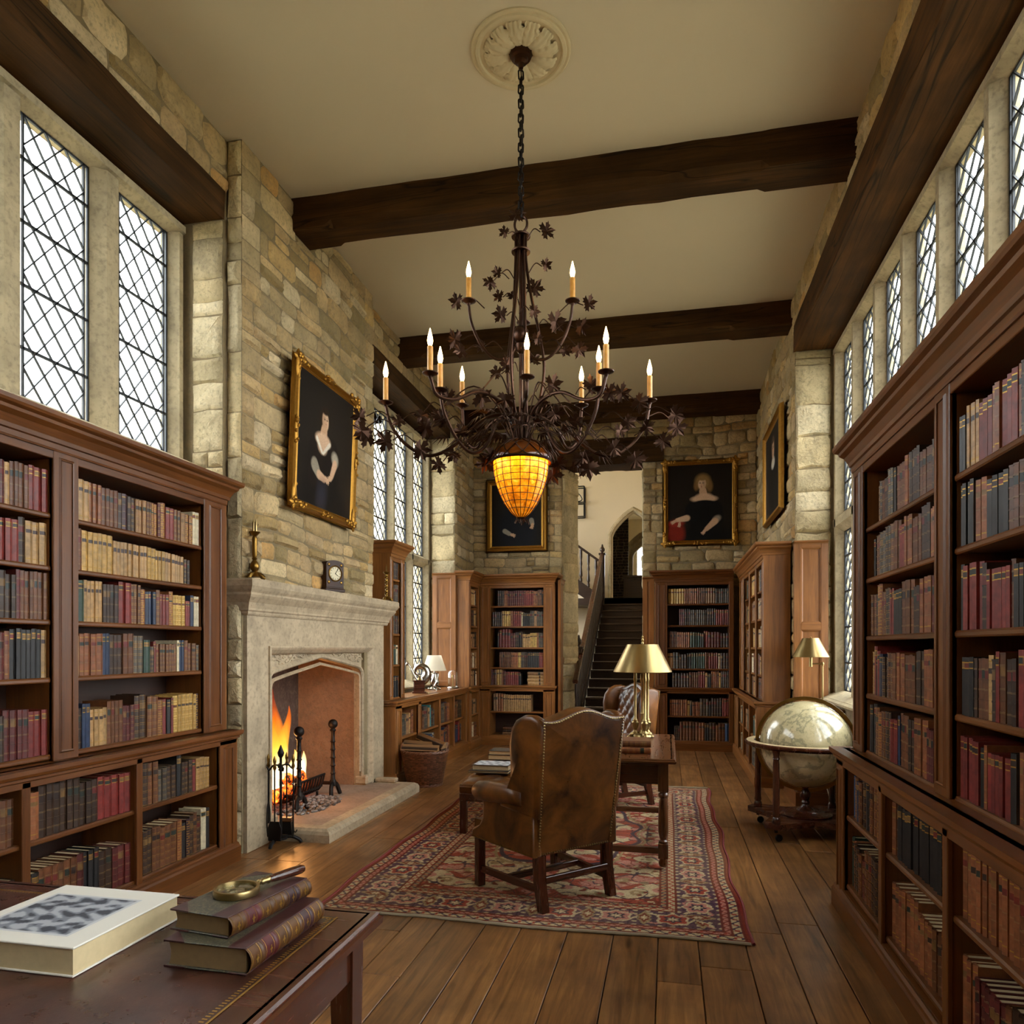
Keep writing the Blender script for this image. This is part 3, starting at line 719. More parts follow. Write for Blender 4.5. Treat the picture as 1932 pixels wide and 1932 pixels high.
w.sweep([(0, -.01), (0, .012), (-.012, .028), (-.03, .028), (-.045, .012), (-.06, -.01)], [(5.08, .1)]+A1+[(6.84, .1)], M=YZ(-3.06), smooth=False)
w.sweep([(.06, -.01), (.06, .014), (.045, .02), (.035, .0)], [(5.08, .25)]+A1+[(6.84, .25)], M=YZ(-3.06), smooth=False)
for y in (5.0, 6.86): w.box(-3.13, -2.985, y-.03, y+.14, .1, .2, b=.02)
w.build('arch_moulding', LS, **W)
# carved foliage in the two spandrels
w = MB(); r = random.Random(2)
for k in range(150):
    side = k % 2; y = r.uniform(.1, .8); zt = 1.485; lo = 1.30+.16*y/.9+.03
    z = r.uniform(min(lo, zt-.03), zt-.015)
    yy = 5.06+y if side else 6.92-y
    w.sphere((-3.055, yy, z), r.uniform(.008, .016), 5, (.6, 1.5, 1), None)
for side in (0, 1):
    pts = [(-3.053, (5.1+.75*t if side else 6.88-.75*t), 1.37+.08*t+.03*math.sin(t*14)) for t in np.linspace(0, 1, 22)]; w.tube(pts, .008, 5)
w.col = (.8, .76, .7); w.build('carved_spandrel', LS, **W)
w = MB()
pr = [(-.02, 1.74), (.012, 1.74), (.02, 1.765), (.03, 1.775), (.03, 1.79), (.045, 1.83), (.075, 1.868), (.085, 1.885), (.085, 1.9), (.1, 1.92), (.112, 1.945), (.112, 1.985), (.104, 2.0), (-.1, 2.0)]
w.sweep(pr, [(-3.14, 4.72), (-3.0, 4.72), (-3.0, 7.36), (-3.38, 7.36)]); w.box(-3.14, -2.98, 4.7, 7.06, 1.75, 1.998, b=0); w.box(-3.38, -2.98, 7.075, 7.37, 1.75, 1.998, b=0)
w.build('mantel_shelf', LS, **W)
w = MB(); w.box(-3.76, -3.12, 5.01, 6.85, .0, .1, b=0); w.box(-3.12, -2.66, 5.2, 7.0, .0, .1, b=0); w.build('hearth_tiles', M['hearth'], **W)
w = MB(); pr = [(-.14, 0), (-.14, .102), (-.04, .102), (-.012, .085), (0, .06), (0, 0)]
w.sweep(pr, [(-3.05, 5.08), (-2.53, 5.08), (-2.53, 7.12), (-2.98, 7.12)]); w.build('hearth_kerb', LS, **W)
w = MB(); w.box(-2.98, -2.75, 7.0, 7.1, .1, .145, b=.012); w.build('hearth_kerb', LS, **W)
w = MB(); w.box(-3.79, -3.75, 5.01, 6.85, .1, 1.49, b=0); w.box(-3.75, -3.12, 5.01, 5.05, .1, 1.49, b=0); w.box(-3.79, -3.12, 5.01, 6.85, 1.46, 1.49, b=0); w.build('firebox_back', M['soot'], **W)
w = MB(); w.box(-3.75, -3.13, 6.83, 6.85, .1, 1.47, b=0); w.build('firebox_cheek', M['firebrick'], **W)
# ---- andirons, grate, logs, flames
def andiron(x, y, label):
    t = thing('andiron', label, 'andiron', (x, y, .103), 0, 'andirons')
    w = MB(); pr = [(.03, .09), (.03, .14), (.022, .15), (.02, .2)]
    z = .2
    while z < .56: pr += [(.019, z), (.026, z+.008), (.019, z+.018), (.017, z+.07)]; z += .075
    pr += [(.018, .6), (.03, .615), (.014, .64)]
    w.lathe(pr, 12); w.build('post', M['iron'], t)
    w = MB(); w.sphere((0, 0, .675), .045, 10); w.build('ball_finial', M['iron'], t)
    for s in (-1, 1):
        w = MB(); w.tube(spline([(0, 0, .12), (.01, s*.05, .1), (.02, s*.08, .04), (.03, s*.09, .0)], 4), [.02]*12+[.018], 8); w.build('foot', M['iron'], t)
    w = MB(); w.box(-.42, 0, -.015, .015, .1, .13); w.box(-.44, -.41, -.015, .015, 0, .13); w.build('log_bar', M['iron'], t)
    return t
andiron(-3.1, 5.66, 'iron andiron with ball finial in front of the flames')
andiron(-3.1, 6.3, 'iron andiron with ball finial standing clear of the fire')
t = thing('fire_grate', 'curved iron fire basket holding the burning logs', 'fire grate', (-3.33, 5.92, .103), 0)
w = MB()
for s in np.linspace(-.26, .26, 11): w.tube(spline([(-.16, s, .06), (.1, s, .06), (.17, s, .12), (.2, s, .22)], 3), .011, 6)
w.build('basket_bars', M['iron'], t)
for rx, rz_ in ((.2, .22), (.17, .11), (-.16, .06)): w = MB(); w.tube([(rx, -.27, rz_), (rx, .27, rz_)], .011, 6); w.build('rail', M['iron'], t)
for sx in (-.14, .14):
    for sy in (-.24, .24): w = MB(); w.tube([(sx, sy, 0), (sx, sy, .062)], .012, 6); w.build('leg', M['iron'], t)
LG = [(-3.3, 5.72, .23, .055, .5, .2, 'charred log lowest at the near end of the fire'), (-3.4, 6.0, .235, .06, .44, -.15, 'charred log at the back of the fire grate'), (-3.25, 6.05, .235, .045, .36, .25, 'glowing log at the front of the fire grate'), (-3.32, 5.78, .335, .055, .42, -.35, 'charred log lying topmost across the fire'), (-3.28, 5.95, .325, .04, .3, .6, 'small glowing log crossing the pile')]
for i, (x, y, z, rr, l, a, lb) in enumerate(LG):
    t = thing('firewood_log', lb, 'log', (x, y, z), a, 'logs burning in the grate')
    w = MB(); rg = random.Random(i)
    pts = [(rg.uniform(-.006, .006), l*(k/6-.5), rg.uniform(-.006, .006)) for k in range(7)]; w.tube(pts, [rr*rg.uniform(.9, 1.08) for _ in pts], 10)
    w.build('charred_bark', [M['ember'], M['bark']][0 if i in (0, 2, 4) else 0], t)
    for s in (-1, 1): w = MB(); w.lathe([(rr*.9, 0), (rr*.9, .004), (.001, .006)], 10, M=T(0, s*l/2, 0) @ RX(-s*PI/2)); w.build('cut_end', M['ember'], t)
w = MB(); r = random.Random(4)
for k in range(420):
    a = r.uniform(0, 2*PI); q = r.random()**.6; x = -3.12+.26*q*math.cos(a)*.9; y = 5.86+.42*q*math.sin(a); s = r.uniform(.008, .02); hh = .05*(1-q)
    x = min(x, -2.9)
    w.col = (1, 1, 1) if r.random() < .7 else (.35, .32, .3); w.sphere((x, y, .1+hh+s*.4), s, 4, (1, r.uniform(.6, 1.4), .7))
tag(w.build('ash', M['ash']), 'heap of grey wood ash and cinders under the fire grate', 'ash', kind='stuff')
t = thing('fire', 'bright orange and yellow flames rising from the burning logs', 'fire', (-3.38, 5.82, .28), 0)
def flame(x, y, h, rr, ph, lean=0):
    w = MB(); pts = []; rad = []; n = 18
    for i in range(n+1):
        q = i/n; pts.append((x+.03*math.sin(q*6+ph)*q+lean*q*.4, y+.05*math.sin(q*5+ph*2)*q+lean*q, h*q)); rad.append(max(.002, rr*(q+.25)**.5*(1-q)**.85*1.35))
    w.tube(pts, rad, 14); return w
for k, a in enumerate([(0, -.08, .86, .13, 0, .02), (.03, -.16, .66, .09, 1.3, -.02), (.02, -.0, .7, .08, 2.1, .04), (-.03, -.02, .55, .1, 2.6, -.05), (.05, .12, .3, .08, 3, .05), (.08, .24, .26, .06, 4.2, .03), (-.04, -.24, .32, .08, 5, -.04), (.1, .05, .22, .06, 1, .06)]): flame(*a).build('flame_tongue', M['flame'], t)
# ---- fire irons
t = thing('fire_iron_stand', 'black wrought-iron fire tool stand beside the hearth', 'fire tool stand', (-2.88, 4.98, 0), .3)
w = MB()
for a in (0.2, 2.3, 4.4):
    w.tube(spline([(0, 0, .05), (.07*math.cos(a), .07*math.sin(a), .06), (.13*math.cos(a), .13*math.sin(a), .035), (.15*math.cos(a), .15*math.sin(a), 0.008)], 4), [.014]*12+[.012], 8)
w.lathe([(.05, .045), (.05, .06), (.015, .07)], 14); w.build('base', M['iron_b'], t)
w = MB(); w.lathe([(.011, .05), (.01, .56), (.02, .57), (.01, .59), (.01, .66), (.022, .68), (.026, .7), (.012, .735), (.003, .76)], 12); w.build('pole', M['iron_b'], t)
w = MB()
for a in range(4): q = a*PI/2+.4; w.tube(spline([(0, 0, .6), (.05*math.cos(q), .05*math.sin(q), .61), (.085*math.cos(q), .085*math.sin(q), .575), (.1*math.cos(q), .1*math.sin(q), .6)], 4), .007, 6)
w.build('hook', M['iron_b'], t)
def tool(name, k, label, head):
    q = k*PI/2+.4+.3; x, y = -2.88+.1*math.cos(q), 4.98+.1*math.sin(q)
    t = thing(name, label, 'fire tool', (x, y, 0), q, 'fire irons')
    w = MB(); w.tube([(0, 0, .16), (0, 0, .6)], .006, 8); w.build('shaft', M['iron_b'], t)
    w = MB(); w.lathe([(.006, .58), (.014, .6), (.008, .625), (.013, .65), (.012, .665), (.003, .69)], 10); w.build('knob', M['brass_d'], t)
    head(t)
def h_shovel(t):
    w = MB(); w.slab([(-.05, .055), (.05, .055), (.055, .15), (.035, .2), (-.035, .2), (-.055, .15)], .012, .005, M=basis((0, 0, 0), (0, 1, 0), (0, 0, 1), (1, 0, 0))); w.build('blade', M['iron_b'], t)
def h_poker(t):
    w = MB(); w.tube(spline([(0, 0, .17), (0, 0, .07)], 3)+[Vector((0, .0, .06))], [.006, .007, .008, .004, .003][:len(spline([(0, 0, 0), (0, 0, 1)], 3))+1], 8); w.tube(spline([(0, 0, .11), (.02, 0, .1), (.03, 0, .12)], 3), .004, 6); w.build('point', M['iron_b'], t)
def h_brush(t):
    w = MB(); w.box(-.022, .022, -.045, .045, .15, .185, b=.006); w.build('brush_back', M['desk'], t)
    w = MB(); w.loft([[(-.018, -.04, .15), (.018, -.04, .15), (.018, .04, .15), (-.018, .04, .15)], [(-.026, -.055, .06), (.026, -.055, .06), (.026, .055, .06), (-.026, .055, .06)]], smooth=False); w.build('bristles', M['iron_b'], t)
def h_tongs(t):
    w = MB()
    for s in (-1, 1): w.tube(spline([(0, 0, .32), (0, s*.022, .26), (0, s*.024, .16), (0, s*.01, .06)], 4), .005, 6)
    w.build('jaw', M['iron_b'], t)
tool('fire_shovel', 2.6, 'black fire shovel hanging on the fire tool stand', h_shovel); tool('fire_poker', 3.6, 'slim black poker hanging on the fire tool stand', h_poker)
tool('hearth_brush', .6, 'hearth brush with wooden back on the fire tool stand', h_brush); tool('fire_tongs', 1.6, 'black fire tongs hanging on the fire tool stand', h_tongs)
# ---- wicker log basket
t = thing('log_basket', 'round brown wicker log basket by the low bookcase', 'basket', (-2.6, 7.5, 0), 0)
w = MB(); r = random.Random(9); N = 44
zs = np.linspace(.015, .37, 40)
rad = lambda z: lerp(.175, .25, (z/.37)**.8)
rings = []
for k, z in enumerate(zs): rings.append([((rad(z)+.012*math.cos(i*PI+k*PI))*math.cos(2*PI*i/N), (rad(z)+.012*math.cos(i*PI+k*PI))*math.sin(2*PI*i/N), z) for i in range(N)])
w.smooth = True
for k in range(len(rings)-1):
    for i in range(N):
        j = (i+1) % N; q = r.uniform(.55, 1.5)*(1.25 if (i+k) % 2 else .7); w.col = (q, q*.97, q*.95)
        w.add([rings[k][i], rings[k][j], rings[k+1][j], rings[k+1][i]], [(0, 1, 2, 3)])
w.col = (.5, .5, .5); w.lathe([(.17, .015), (.001, .015)], 24); w.lathe([(.225, .37), (.16, .05), (.001, .045)], 24)
w.build('woven_body', M['wicker'], t, sharp=3.2)
for nm, z, rr in (('rim', .375, .012), ('foot_ring', .012, .011)):
    w = MB()
    for ph in (0, PI):
        w.tube([((rad(z)+.006*math.cos(a*14+ph))*math.cos(a), (rad(z)+.006*math.cos(a*14+ph))*math.sin(a), z+.007*math.sin(a*14+ph)) for a in np.linspace(0, 2*PI, 90)], rr, 6)
    w.build(nm, M['wicker'], t)
for a in (.15, PI+.15):
    w = MB(); w.tube(spline([(.25*math.cos(a+d), .25*math.sin(a+d), z) for d, z in ((-.3, .37), (-.22, .42), (0, .45), (.22, .42), (.3, .37))], 5), .013, 7); w.build('handle', M['wicker'], t)
lg = [(-.05, .03, .425, 1.25, .5, .045, 'split log lying across the top of the basket'), (.05, .06, .475, .9, .52, .04, 'long dark split log leaning up out of the basket'), (-.02, -.1, .415, 1.5, .44, .035, 'pale split log at the near side of the basket'), (.02, .15, .415, 1.65, .38, .035, 'short log at the far side of the basket')]
for i, (x, y, z, a, l, rr, lb) in enumerate(lg):
    o = thing('firewood_log', lb, 'log', (-2.6+x, 7.5+y, z), a, 'logs in the wicker basket'); rg = random.Random(i+20)
    w = MB(); w.M = RY(rg.uniform(-.05, .05)) @ RX(.12 if i == 1 else 0)
    w.prism([(-rr, -rr*.8), (rr, -rr*.6), (rr*.3, rr)], -l/2, l/2, M=RX(PI/2), gr=(0, 0, 1)); w.build('split_wood', M['log'], o)
    w = MB(); w.M = RY(rg.uniform(-.1, .1)) @ RX(.12 if i == 1 else 0); w.tube([(-.0, -l/2+.01, -rr*.5), (0, l/2-.01, -rr*.5)], rr*.9, 7); w.build('bark', M['bark'], o)
# ---------------------------------------------------------------- bookcases and books
PAL = dict(t='b08a58', g='b9924f', b='6a3f22', d='3a2618', k='1f1d1c', n='22304a', r='7a2a24', w='cdbf9e', e='2c4236', o='8a5230', m='5a221e', a='3d7a7c', p='43262c', l='98704a', y='c9a55a', u='2e4a6a', h='50473c')
CN = dict(t='tan', g='golden tan', b='brown', d='dark brown', k='black', n='navy', r='red', w='cream', e='dark green', o='russet', m='maroon', a='teal', p='plum', l='light brown', y='honey', u='blue', h='grey-brown')
ORD = 'first second third fourth fifth sixth seventh eighth ninth tenth eleventh twelfth thirteenth fourteenth fifteenth sixteenth seventeenth eighteenth nineteenth twentieth'.split()
ORD += ['twenty-'+x for x in ORD[:9]]+['thirtieth']+['thirty-'+x for x in ORD[:9]]+['fortieth']
BOOKS = []      # every book: dict(M, w, h, d, c, style, label, group, area)
rb = random.Random(11)
def book_mesh(mb, w, h, d, code, style, rich=True):
    """spine looks along +y from y=0, x is thickness, z up; cover boards, rounded spine, raised bands, gilt lines"""
    base = srgb(PAL[code]); k = rb.uniform(.8, 1.2); base = tuple(x*k for x in base)
    lab = srgb({'t': '3a2420', 'g': '3c2a22', 'y': '5a2420'}.get(code, rb.choice(['6a1f1a', '1f2a22', '2a1a14', '7a5a30'])))
    mb.col = base; mb.mat = 0; th = .003
    for s in (-1, 1): mb.box(s*w/2, s*(w/2-th), -d, -.004, 0, h, b=0)
    ns = 5 if rich else 3; bul = min(.008, w*.2)
    ax = [(-w/2+w*i/(ns-1), bul*math.sin(PI*i/(ns-1))**.7-.004 if 0 < i < ns-1 else -.006) for i in range(ns)]
    rows = [(0, 0, 0), (.03, 0, 0)]       # (z, offset, mat/col) : boundary list
    seg = []
    if style == 'plain': seg = [(0, .8, 0, 0), (.8, .82, 0, 1), (.82, .9, 0, 2), (.9, .92, 0, 1), (.92, 1, 0, 0)]
    elif style == 'band':
        for i in range(6):
            a, b = i/6, (i+1)/6; f = 2 if i == 4 else 0
            if not rich: seg += [(a, b-.03, 0, f), (b-.03, b, .0015, 3 if i % 2 else 4)]
            else: seg += [(a, a+.014, .0, 0), (a+.014, a+.022, 0, 1), (a+.022, b-.03, 0, f), (b-.03, b-.022, 0, 1), (b-.022, b, .0028, 0)]
    elif style == 'gilt':
        for i in range(5):
            a, b = i/5, (i+1)/5
            if not rich: seg += [(a, a+.1, 0, 0), (a+.1, a+.118, 0, 1 if i in (0, 4) else 4), (a+.118, b, 0, 2 if i == 3 else 0)]
            else: seg += [(a, a+.02, 0, 1), (a+.02, a+.07, 0, 0), (a+.07, a+.085, 0, 1), (a+.085, b-.06, 0, 3 if i != 3 else 2), (b-.06, b-.045, 0, 1), (b-.045, b-.015, 0, 0), (b-.015, b, .002, 0)]
    elif style == 'dark':     # light set with one dark band
        seg = [(0, .68, 0, 0), (.68, .8, 0, 2), (.8, 1, 0, 0)]
    elif style == 'cloth': seg = [(0, .05, 0, 0), (.05, .06, 0, 1), (.06, .94, 0, 0), (.94, .95, 0, 1), (.95, 1, 0, 0)]
    for a, b, o, kd in seg:
        mb.mat = 1 if kd == 1 else 0; mb.col = base if kd == 0 else tuple(lerp(x, y, .35) for x, y in zip(base, (.3, .2, .08))) if kd == 4 else (lab if kd == 2 else ((1, 1, 1) if kd == 1 else tuple(x*.8 for x in base)))
        vs = [(x, y+o, z*h) for z in (a, b) for x, y in ax]; n = len(ax)
        mb.add(vs, [(i+1, i, n+i, n+i+1) for i in range(n-1)], smooth=False)
        if kd == 3 and rich:
            mb.mat = 1; mb.col = (1, 1, 1); m = (a+b)/2*h; c = min(w*.2, .006); yy = max(y for _, y in ax)+.0012
            mb.add([(-c, yy-.001, m), (0, yy-.001, m-c*1.6), (c, yy-.001, m), (0, yy-.001, m+c*1.6)], [(0, 1, 2, 3)])
    mb.mat = 0; mb.col = base
    n = len(ax)
    for z in (.001, h-.001): mb.add([(x, y, z) for x, y in ax]+[(w/2-.001, -.012, z), (-w/2+.001, -.012, z)], [tuple(range(n+2))], smooth=False)
def pages_mesh(mb, w, h, d):
    mb.mat = 0; mb.col = (1, 1, 1); mb.box(-w/2+.0028, w/2-.0028, -d+.006, -.008, .004, h-.005, b=0, gr=(0, 0, 1))
STY = dict(t='gilt', g='gilt', b='band', d='band', k='plain', n='plain', r='plain', w='plain', e='plain', o='gilt', m='band', a='cloth', p='gilt', l='band', y='gilt', u='cloth', h='band')
def parse(spec):
    """'t14:.2:.03' runs -> list of (code, count, height, thickness)"""
    out = []
    for q in spec.split():
        p = q.split(':'); out.append((p[0][0], int(p[0][1:]), float(p[1]) if len(p) > 1 else 0, float(p[2]) if len(p) > 2 else 0, p[3] if len(p) > 3 else None))
    return out
def rand_spec(n, mix, seed):
    r = random.Random(seed); s = []
    while n > 0:
        k = min(n, r.choice((1, 1, 2, 3, 4, 6))); s.append('%s%d' % (r.choice(mix), k)); n -= k
    return ' '.join(s)
def shelf_books(Mx, u0, u1, z, df, clear, spec, lab, grp, vis=1., depth=.17, gap_end=0., hs=(.2, .25), ts=(.024, .042)):
    """stand books from u0 towards u1; Mx maps (u, out, z); lab 'ordinal'-format text"""
    u = u0+.004; n = 0
    for code, cnt, hh, tt, st in parse(spec):
        H0 = hh or rb.uniform(*hs); W0 = tt or rb.uniform(*ts)
        if code == 'x': u += W0*cnt; continue
        if code == 's':        # a flat pile
            zz = z
            for k in range(cnt):
                w_ = rb.uniform(.035, .05); c = rb.choice('bdtol'); L = (hh or .24)*rb.uniform(.93, 1)
                if zz+w_ > z+clear-.01: break
                m = Mx @ T(u+L, df-rb.uniform(.0, .02), zz) @ basis((0, 0, w_/2), (0, 0, 1), (0, 1, 0), (-1, 0, 0)); zz += w_+.001
                BOOKS.append(dict(M=m, w=w_, h=L, d=depth, c=c, s=STY[c], lab='%s book lying %s in the flat pile, %s' % (CN[c], ORD[k], lab.split(', ', 2)[2]), grp=grp, vis=vis))
            u += (hh or .24)+.01; continue
        H0 = min(H0, clear-.015)
        for k in range(cnt):
            w_ = W0*rb.uniform(.9, 1.1); h_ = min(clear-.012, H0*rb.uniform(.985, 1.015) if cnt > 1 else H0)
            if u+w_ > u1-gap_end: return
            m = Mx @ T(u+w_/2, df-rb.uniform(.0, .012), z+.0005)
            BOOKS.append(dict(M=m, w=w_-.001, h=h_, d=min(depth, .19), c=code, s=st or STY[code], lab=lab % (('slim ' if w_ < .025 else '')+('tall ' if h_ > .27 else '')+CN[code], ORD[min(n, 39)]), grp=grp, vis=vis)); n += 1
            u += w_
OKD = [M['oak_dark'], M['oak_back'], M['oak']]
CORN = [(-.04, -.16), (.004, -.16), (.008, -.15), (.008, -.125), (.018, -.12), (.022, -.1), (.04, -.065), (.062, -.045), (.066, -.03), (.085, -.02), (.092, -.008), (.092, .012), (-.04, .012)]
LEDGE = [(-.05, -.075), (.004, -.075), (.01, -.06), (.022, -.052), (.022, -.04), (.034, -.034), (.042, -.02), (.042, 0), (-.05, 0)]
PLIN = [(-.02, 0), (.022, 0), (.022, .1), (.014, .112), (.012, .125), (.002, .135), (-.02, .135)]
def pilaster(mb, a, b, z0, z1, df, th=.03):
    """a panelled upright, front face at df"""
    mb.box(a, b, df-th, df, z0, z1, b=.003, gr=(0, 0, 1))
    m = .28*(b-a); zz0, zz1 = z0+.05, z1-.06
    mb.sweep([(0, 0), (0, .006), (-.006, .008), (-.012, .002), (-.014, 0)], [(a+m, zz0), (a+m, zz1), (b-m, zz1), (b-m, zz0)], True, M=basis((0, df, 0), (1, 0, 0), (0, 0, 1), (0, -1, 0)) @ Matrix.Diagonal((1, 1, -1, 1)))
def bookcase(name, label, o, U, D, L, bays, lowb, dl, du, zL, zU, top=2.62, back=.0, side=.03, cat='bookcase', ends=(1, 1), pil=.13, mats=None, upper=True, lower=True, counter=.92, front_cut=None, grp=None, corn=True):
    """o: wall-side corner at floor; u along U (0..L), depth along D. dl / du: front distance of lower and upper units; bays: open (u0,u1) of the upper, lowb of the lower unit"""
    mats = mats or [M['oak_dark'], M['oak_back'], M['oak']]
    A_, B_, O_ = mats
    e = thing(name, label, cat, o, 0, grp); Mb = basis((0, 0, 0), U, D, (0, 0, 1)); kw = dict(parent=e)
    def part(nm, fn, m):
        w = MB(); w.M = Mb; fn(w); return w.build(nm, m, e)
    z0 = counter if upper and not lower else 0
    def f(w):
        if lower: w.box(0, L, .0, .02, .02, counter-.05, b=0)
        if upper: w.box(0, L, .0+back, .02+back, counter, top-.02, b=0)
    part('back_board', f, B_)
    def uprights(bs, z0, z1, dd, bk):
        ed = [0]+[x for b in bs for x in b]+[L]
        for i in range(0, len(ed), 2):
            a, b = ed[i], ed[i+1]
            if b-a < .004: continue
            def f(w, a=a, b=b):
                for q in ([(a, b)] if b-a <= .05 else [(a, a+.02), (b-.02, b)]): w.box(q[0], q[1], bk, dd-.01, z0, z1, b=.002, gr=(0, 0, 1))
            part('upright', f, A_)
            if b-a > .08: part('pilaster', lambda w, a=a, b=b: pilaster(w, a, b, z0, z1, dd), A_)
            else: part('stile', lambda w, a=a, b=b: w.box(a-.004, b+.004, dd-.02, dd, z0, z1, b=.003, gr=(0, 0, 1)), A_)
    def shelf(b, z, dd, bk): part('shelf', lambda w: (w.box(b[0]-.001, b[1]+.001, bk, dd-.03, z-.022, z, b=.002), w.sweep([(0, -.026), (.008, -.026), (.012, -.02), (.012, -.008), (.006, 0), (0, 0)], [(b[1], 0), (b[0], 0)], M=T(0, dd-.032, z) @ Matrix.Diagonal((1, 1, 1, 1)))), A_)
    if lower:
        uprights(lowb, .06, counter-.06, dl, .02)
        for b in lowb:
            for z in zL: shelf(b, z, dl, .02)
        part('top_rail', lambda w: w.box(0, L, .02, dl, counter-.09, counter-.04, b=.003), A_)
        part('counter', lambda w: (w.box(0, L, 0, dl-.03, counter-.03, counter, b=.002), w.sweep(LEDGE, ([(L, 0)] if ends[1] else [])+[(L, dl-.01), (0, dl-.01)]+([(0, 0)] if ends[0] else []), M=T(0, 0, counter))), A_)
        part('plinth', lambda w: (w.box(0, L, .05, dl-.005, 0, .14, b=0), w.sweep(PLIN, ([(L, .0)] if ends[1] else [])+[(L, dl), (0, dl)]+([(0, 0)] if ends[0] else []))), A_)
    if upper:
        uprights(bays, counter, top-.14, du, back+.02)
        for b in bays:
            for z in zU: shelf(b, z, du, back+.02)
        part('frieze', lambda w: w.box(0, L, back+.02, du-.004, top-.2, top-.02, b=.003), A_)
        if corn: part('cornice', lambda w: (w.box(0, L, back, du, top-.03, top+.008, b=0), w.sweep(CORN, ([(L, back)] if ends[1] else [])+[(L, du), (0, du)]+([(0, back)] if ends[0] else []), M=T(0, 0, top))), A_)
    for k, a in ((0, 0), (1, L)):
        if ends[k]:
            def f(w, a=a, s=(1 if k else -1)):
                if lower: w.box(a-.008+.004*s, a+.008+.004*s, 0, dl-.003, .02, counter-.02, b=0, gr=(0, 0, 1))
                if upper: w.box(a-.008+.004*s, a+.008+.004*s, back, du-.003, counter, top-.02, b=0, gr=(0, 0, 1))
            part('end_panel', f, O_)
    Mw = basis(o, U, D, (0, 0, 1))
    return e, Mw
ZU5 = [2.145, 1.83, 1.505, 1.195]; ZT = 2.4
# A: beside the fireplace, u runs from the fireplace towards the viewer
eA, MA = bookcase('bookcase', 'tall oak bookcase full of leather books, beside the fireplace', (-3.375, 4.55, 0), NY, X_, 2.5, [(.24, 1.3), (1.46, 2.32)], [(.19, .93), (.97, 1.68), (1.72, 2.42)], .4, .315, [.565, .16], [2.187, 1.918, 1.642, 1.347, .955], top=2.665, ends=(1, 0))
rowsA = [(2.187, .235, 'w1 w1 o2:.19 l2:.19 b2:.2 r2:.2 o1 m1:.215 o2:.2 b2:.2 l3:.2:.03 d2:.2:.034 p1:.21:.045 d1 b4 o3 t4'),
         (1.918, .245, 'x1:.1:.10 d2:.16:.026 t3:.175:.03:dark t3:.18:.03:dark g3:.185:.03:dark g2:.19:.036 t9:.195:.03:dark g6 b3 d4 o2'),
         (1.642, .255, 'w1:.2 w1:.2:.025 n1:.205 r1:.165:.026 r1:.165:.028 y4:.195:.03 o1:.215:.034 r3:.19:.028 b1:.215:.034 n3:.2:.03 o1:.21:.04 b3 r2 d4 t5 e2'),
         (1.347, .275, 'h1:.17 b2:.18 b1:.2:.034 n2:.2:.026 w1:.2:.022 b3:.175:.027 b4:.175:.027 r1:.19 d1:.16 e1:.2:.055 h2:.225:.04 b2 d3 n2 o4 t3'),
         (.955, .37, 'p1:.235:.036 g1:.235 g4:.24:.036 y1:.235:.044 r1:.225:.022 k1:.215:.04 r1:.22:.035 o1:.22:.045 b2:.245:.05 d2:.26:.05 m3 b4 t4 n2 d3')]
for i, (z, cl, sp) in enumerate(rowsA):
    for k, (b, vv) in enumerate((((.24, 1.3), 1), ((1.46, 2.32), 0))):
        sp_ = sp+' b3 d2 o4 m2 t3 h3' if k == 0 else rand_spec(30, 'bdtormk', 40+i)
        shelf_books(MA, b[0], b[1], z, .285, cl, sp_, '%%s book, %%s from the fireplace end, %s shelf, bookcase beside the fireplace' % ['top', 'second', 'third', 'fourth', 'fifth'][i], 'books in the bookcase beside the fireplace', vv)
lowA = [(.565, .27, 't1:.2:.03 t1:.205:.036 t2:.21:.04 r1:.205:.036 d1:.21 d2:.205:.036 k1 d2:.2:.042 h2:.195:.04'), (.16, .38, 'k1:.265:.034 w1:.27:.05 d1:.23:.04 b1:.26:.04 d1:.25:.042 p1:.235:.036 k1:.22:.045 o1:.25:.04 b2:.25:.055 b1:.24:.04')]
for i, (z, cl, sp) in enumerate(lowA):
    for k, b in enumerate([(.19, .93), (.97, 1.68), (1.72, 2.42)]):
        sp_ = 'x1:.1:.05 '+sp+' b2 d3 o3 m2 k2' if k == 0 else rand_spec(20, 'brdmok', 60+i+k*2)
        shelf_books(MA, b[0], b[1], z, .365, cl, sp_, '%%s book, %%s in the %s, %s low shelf, bookcase beside the fireplace' % (('end bay', 'middle bay', 'last bay')[k], ('upper', 'bottom')[i]), 'books in the bookcase beside the fireplace', (1, .5, 0)[k], hs=(.22, .27), ts=(.036, .05))
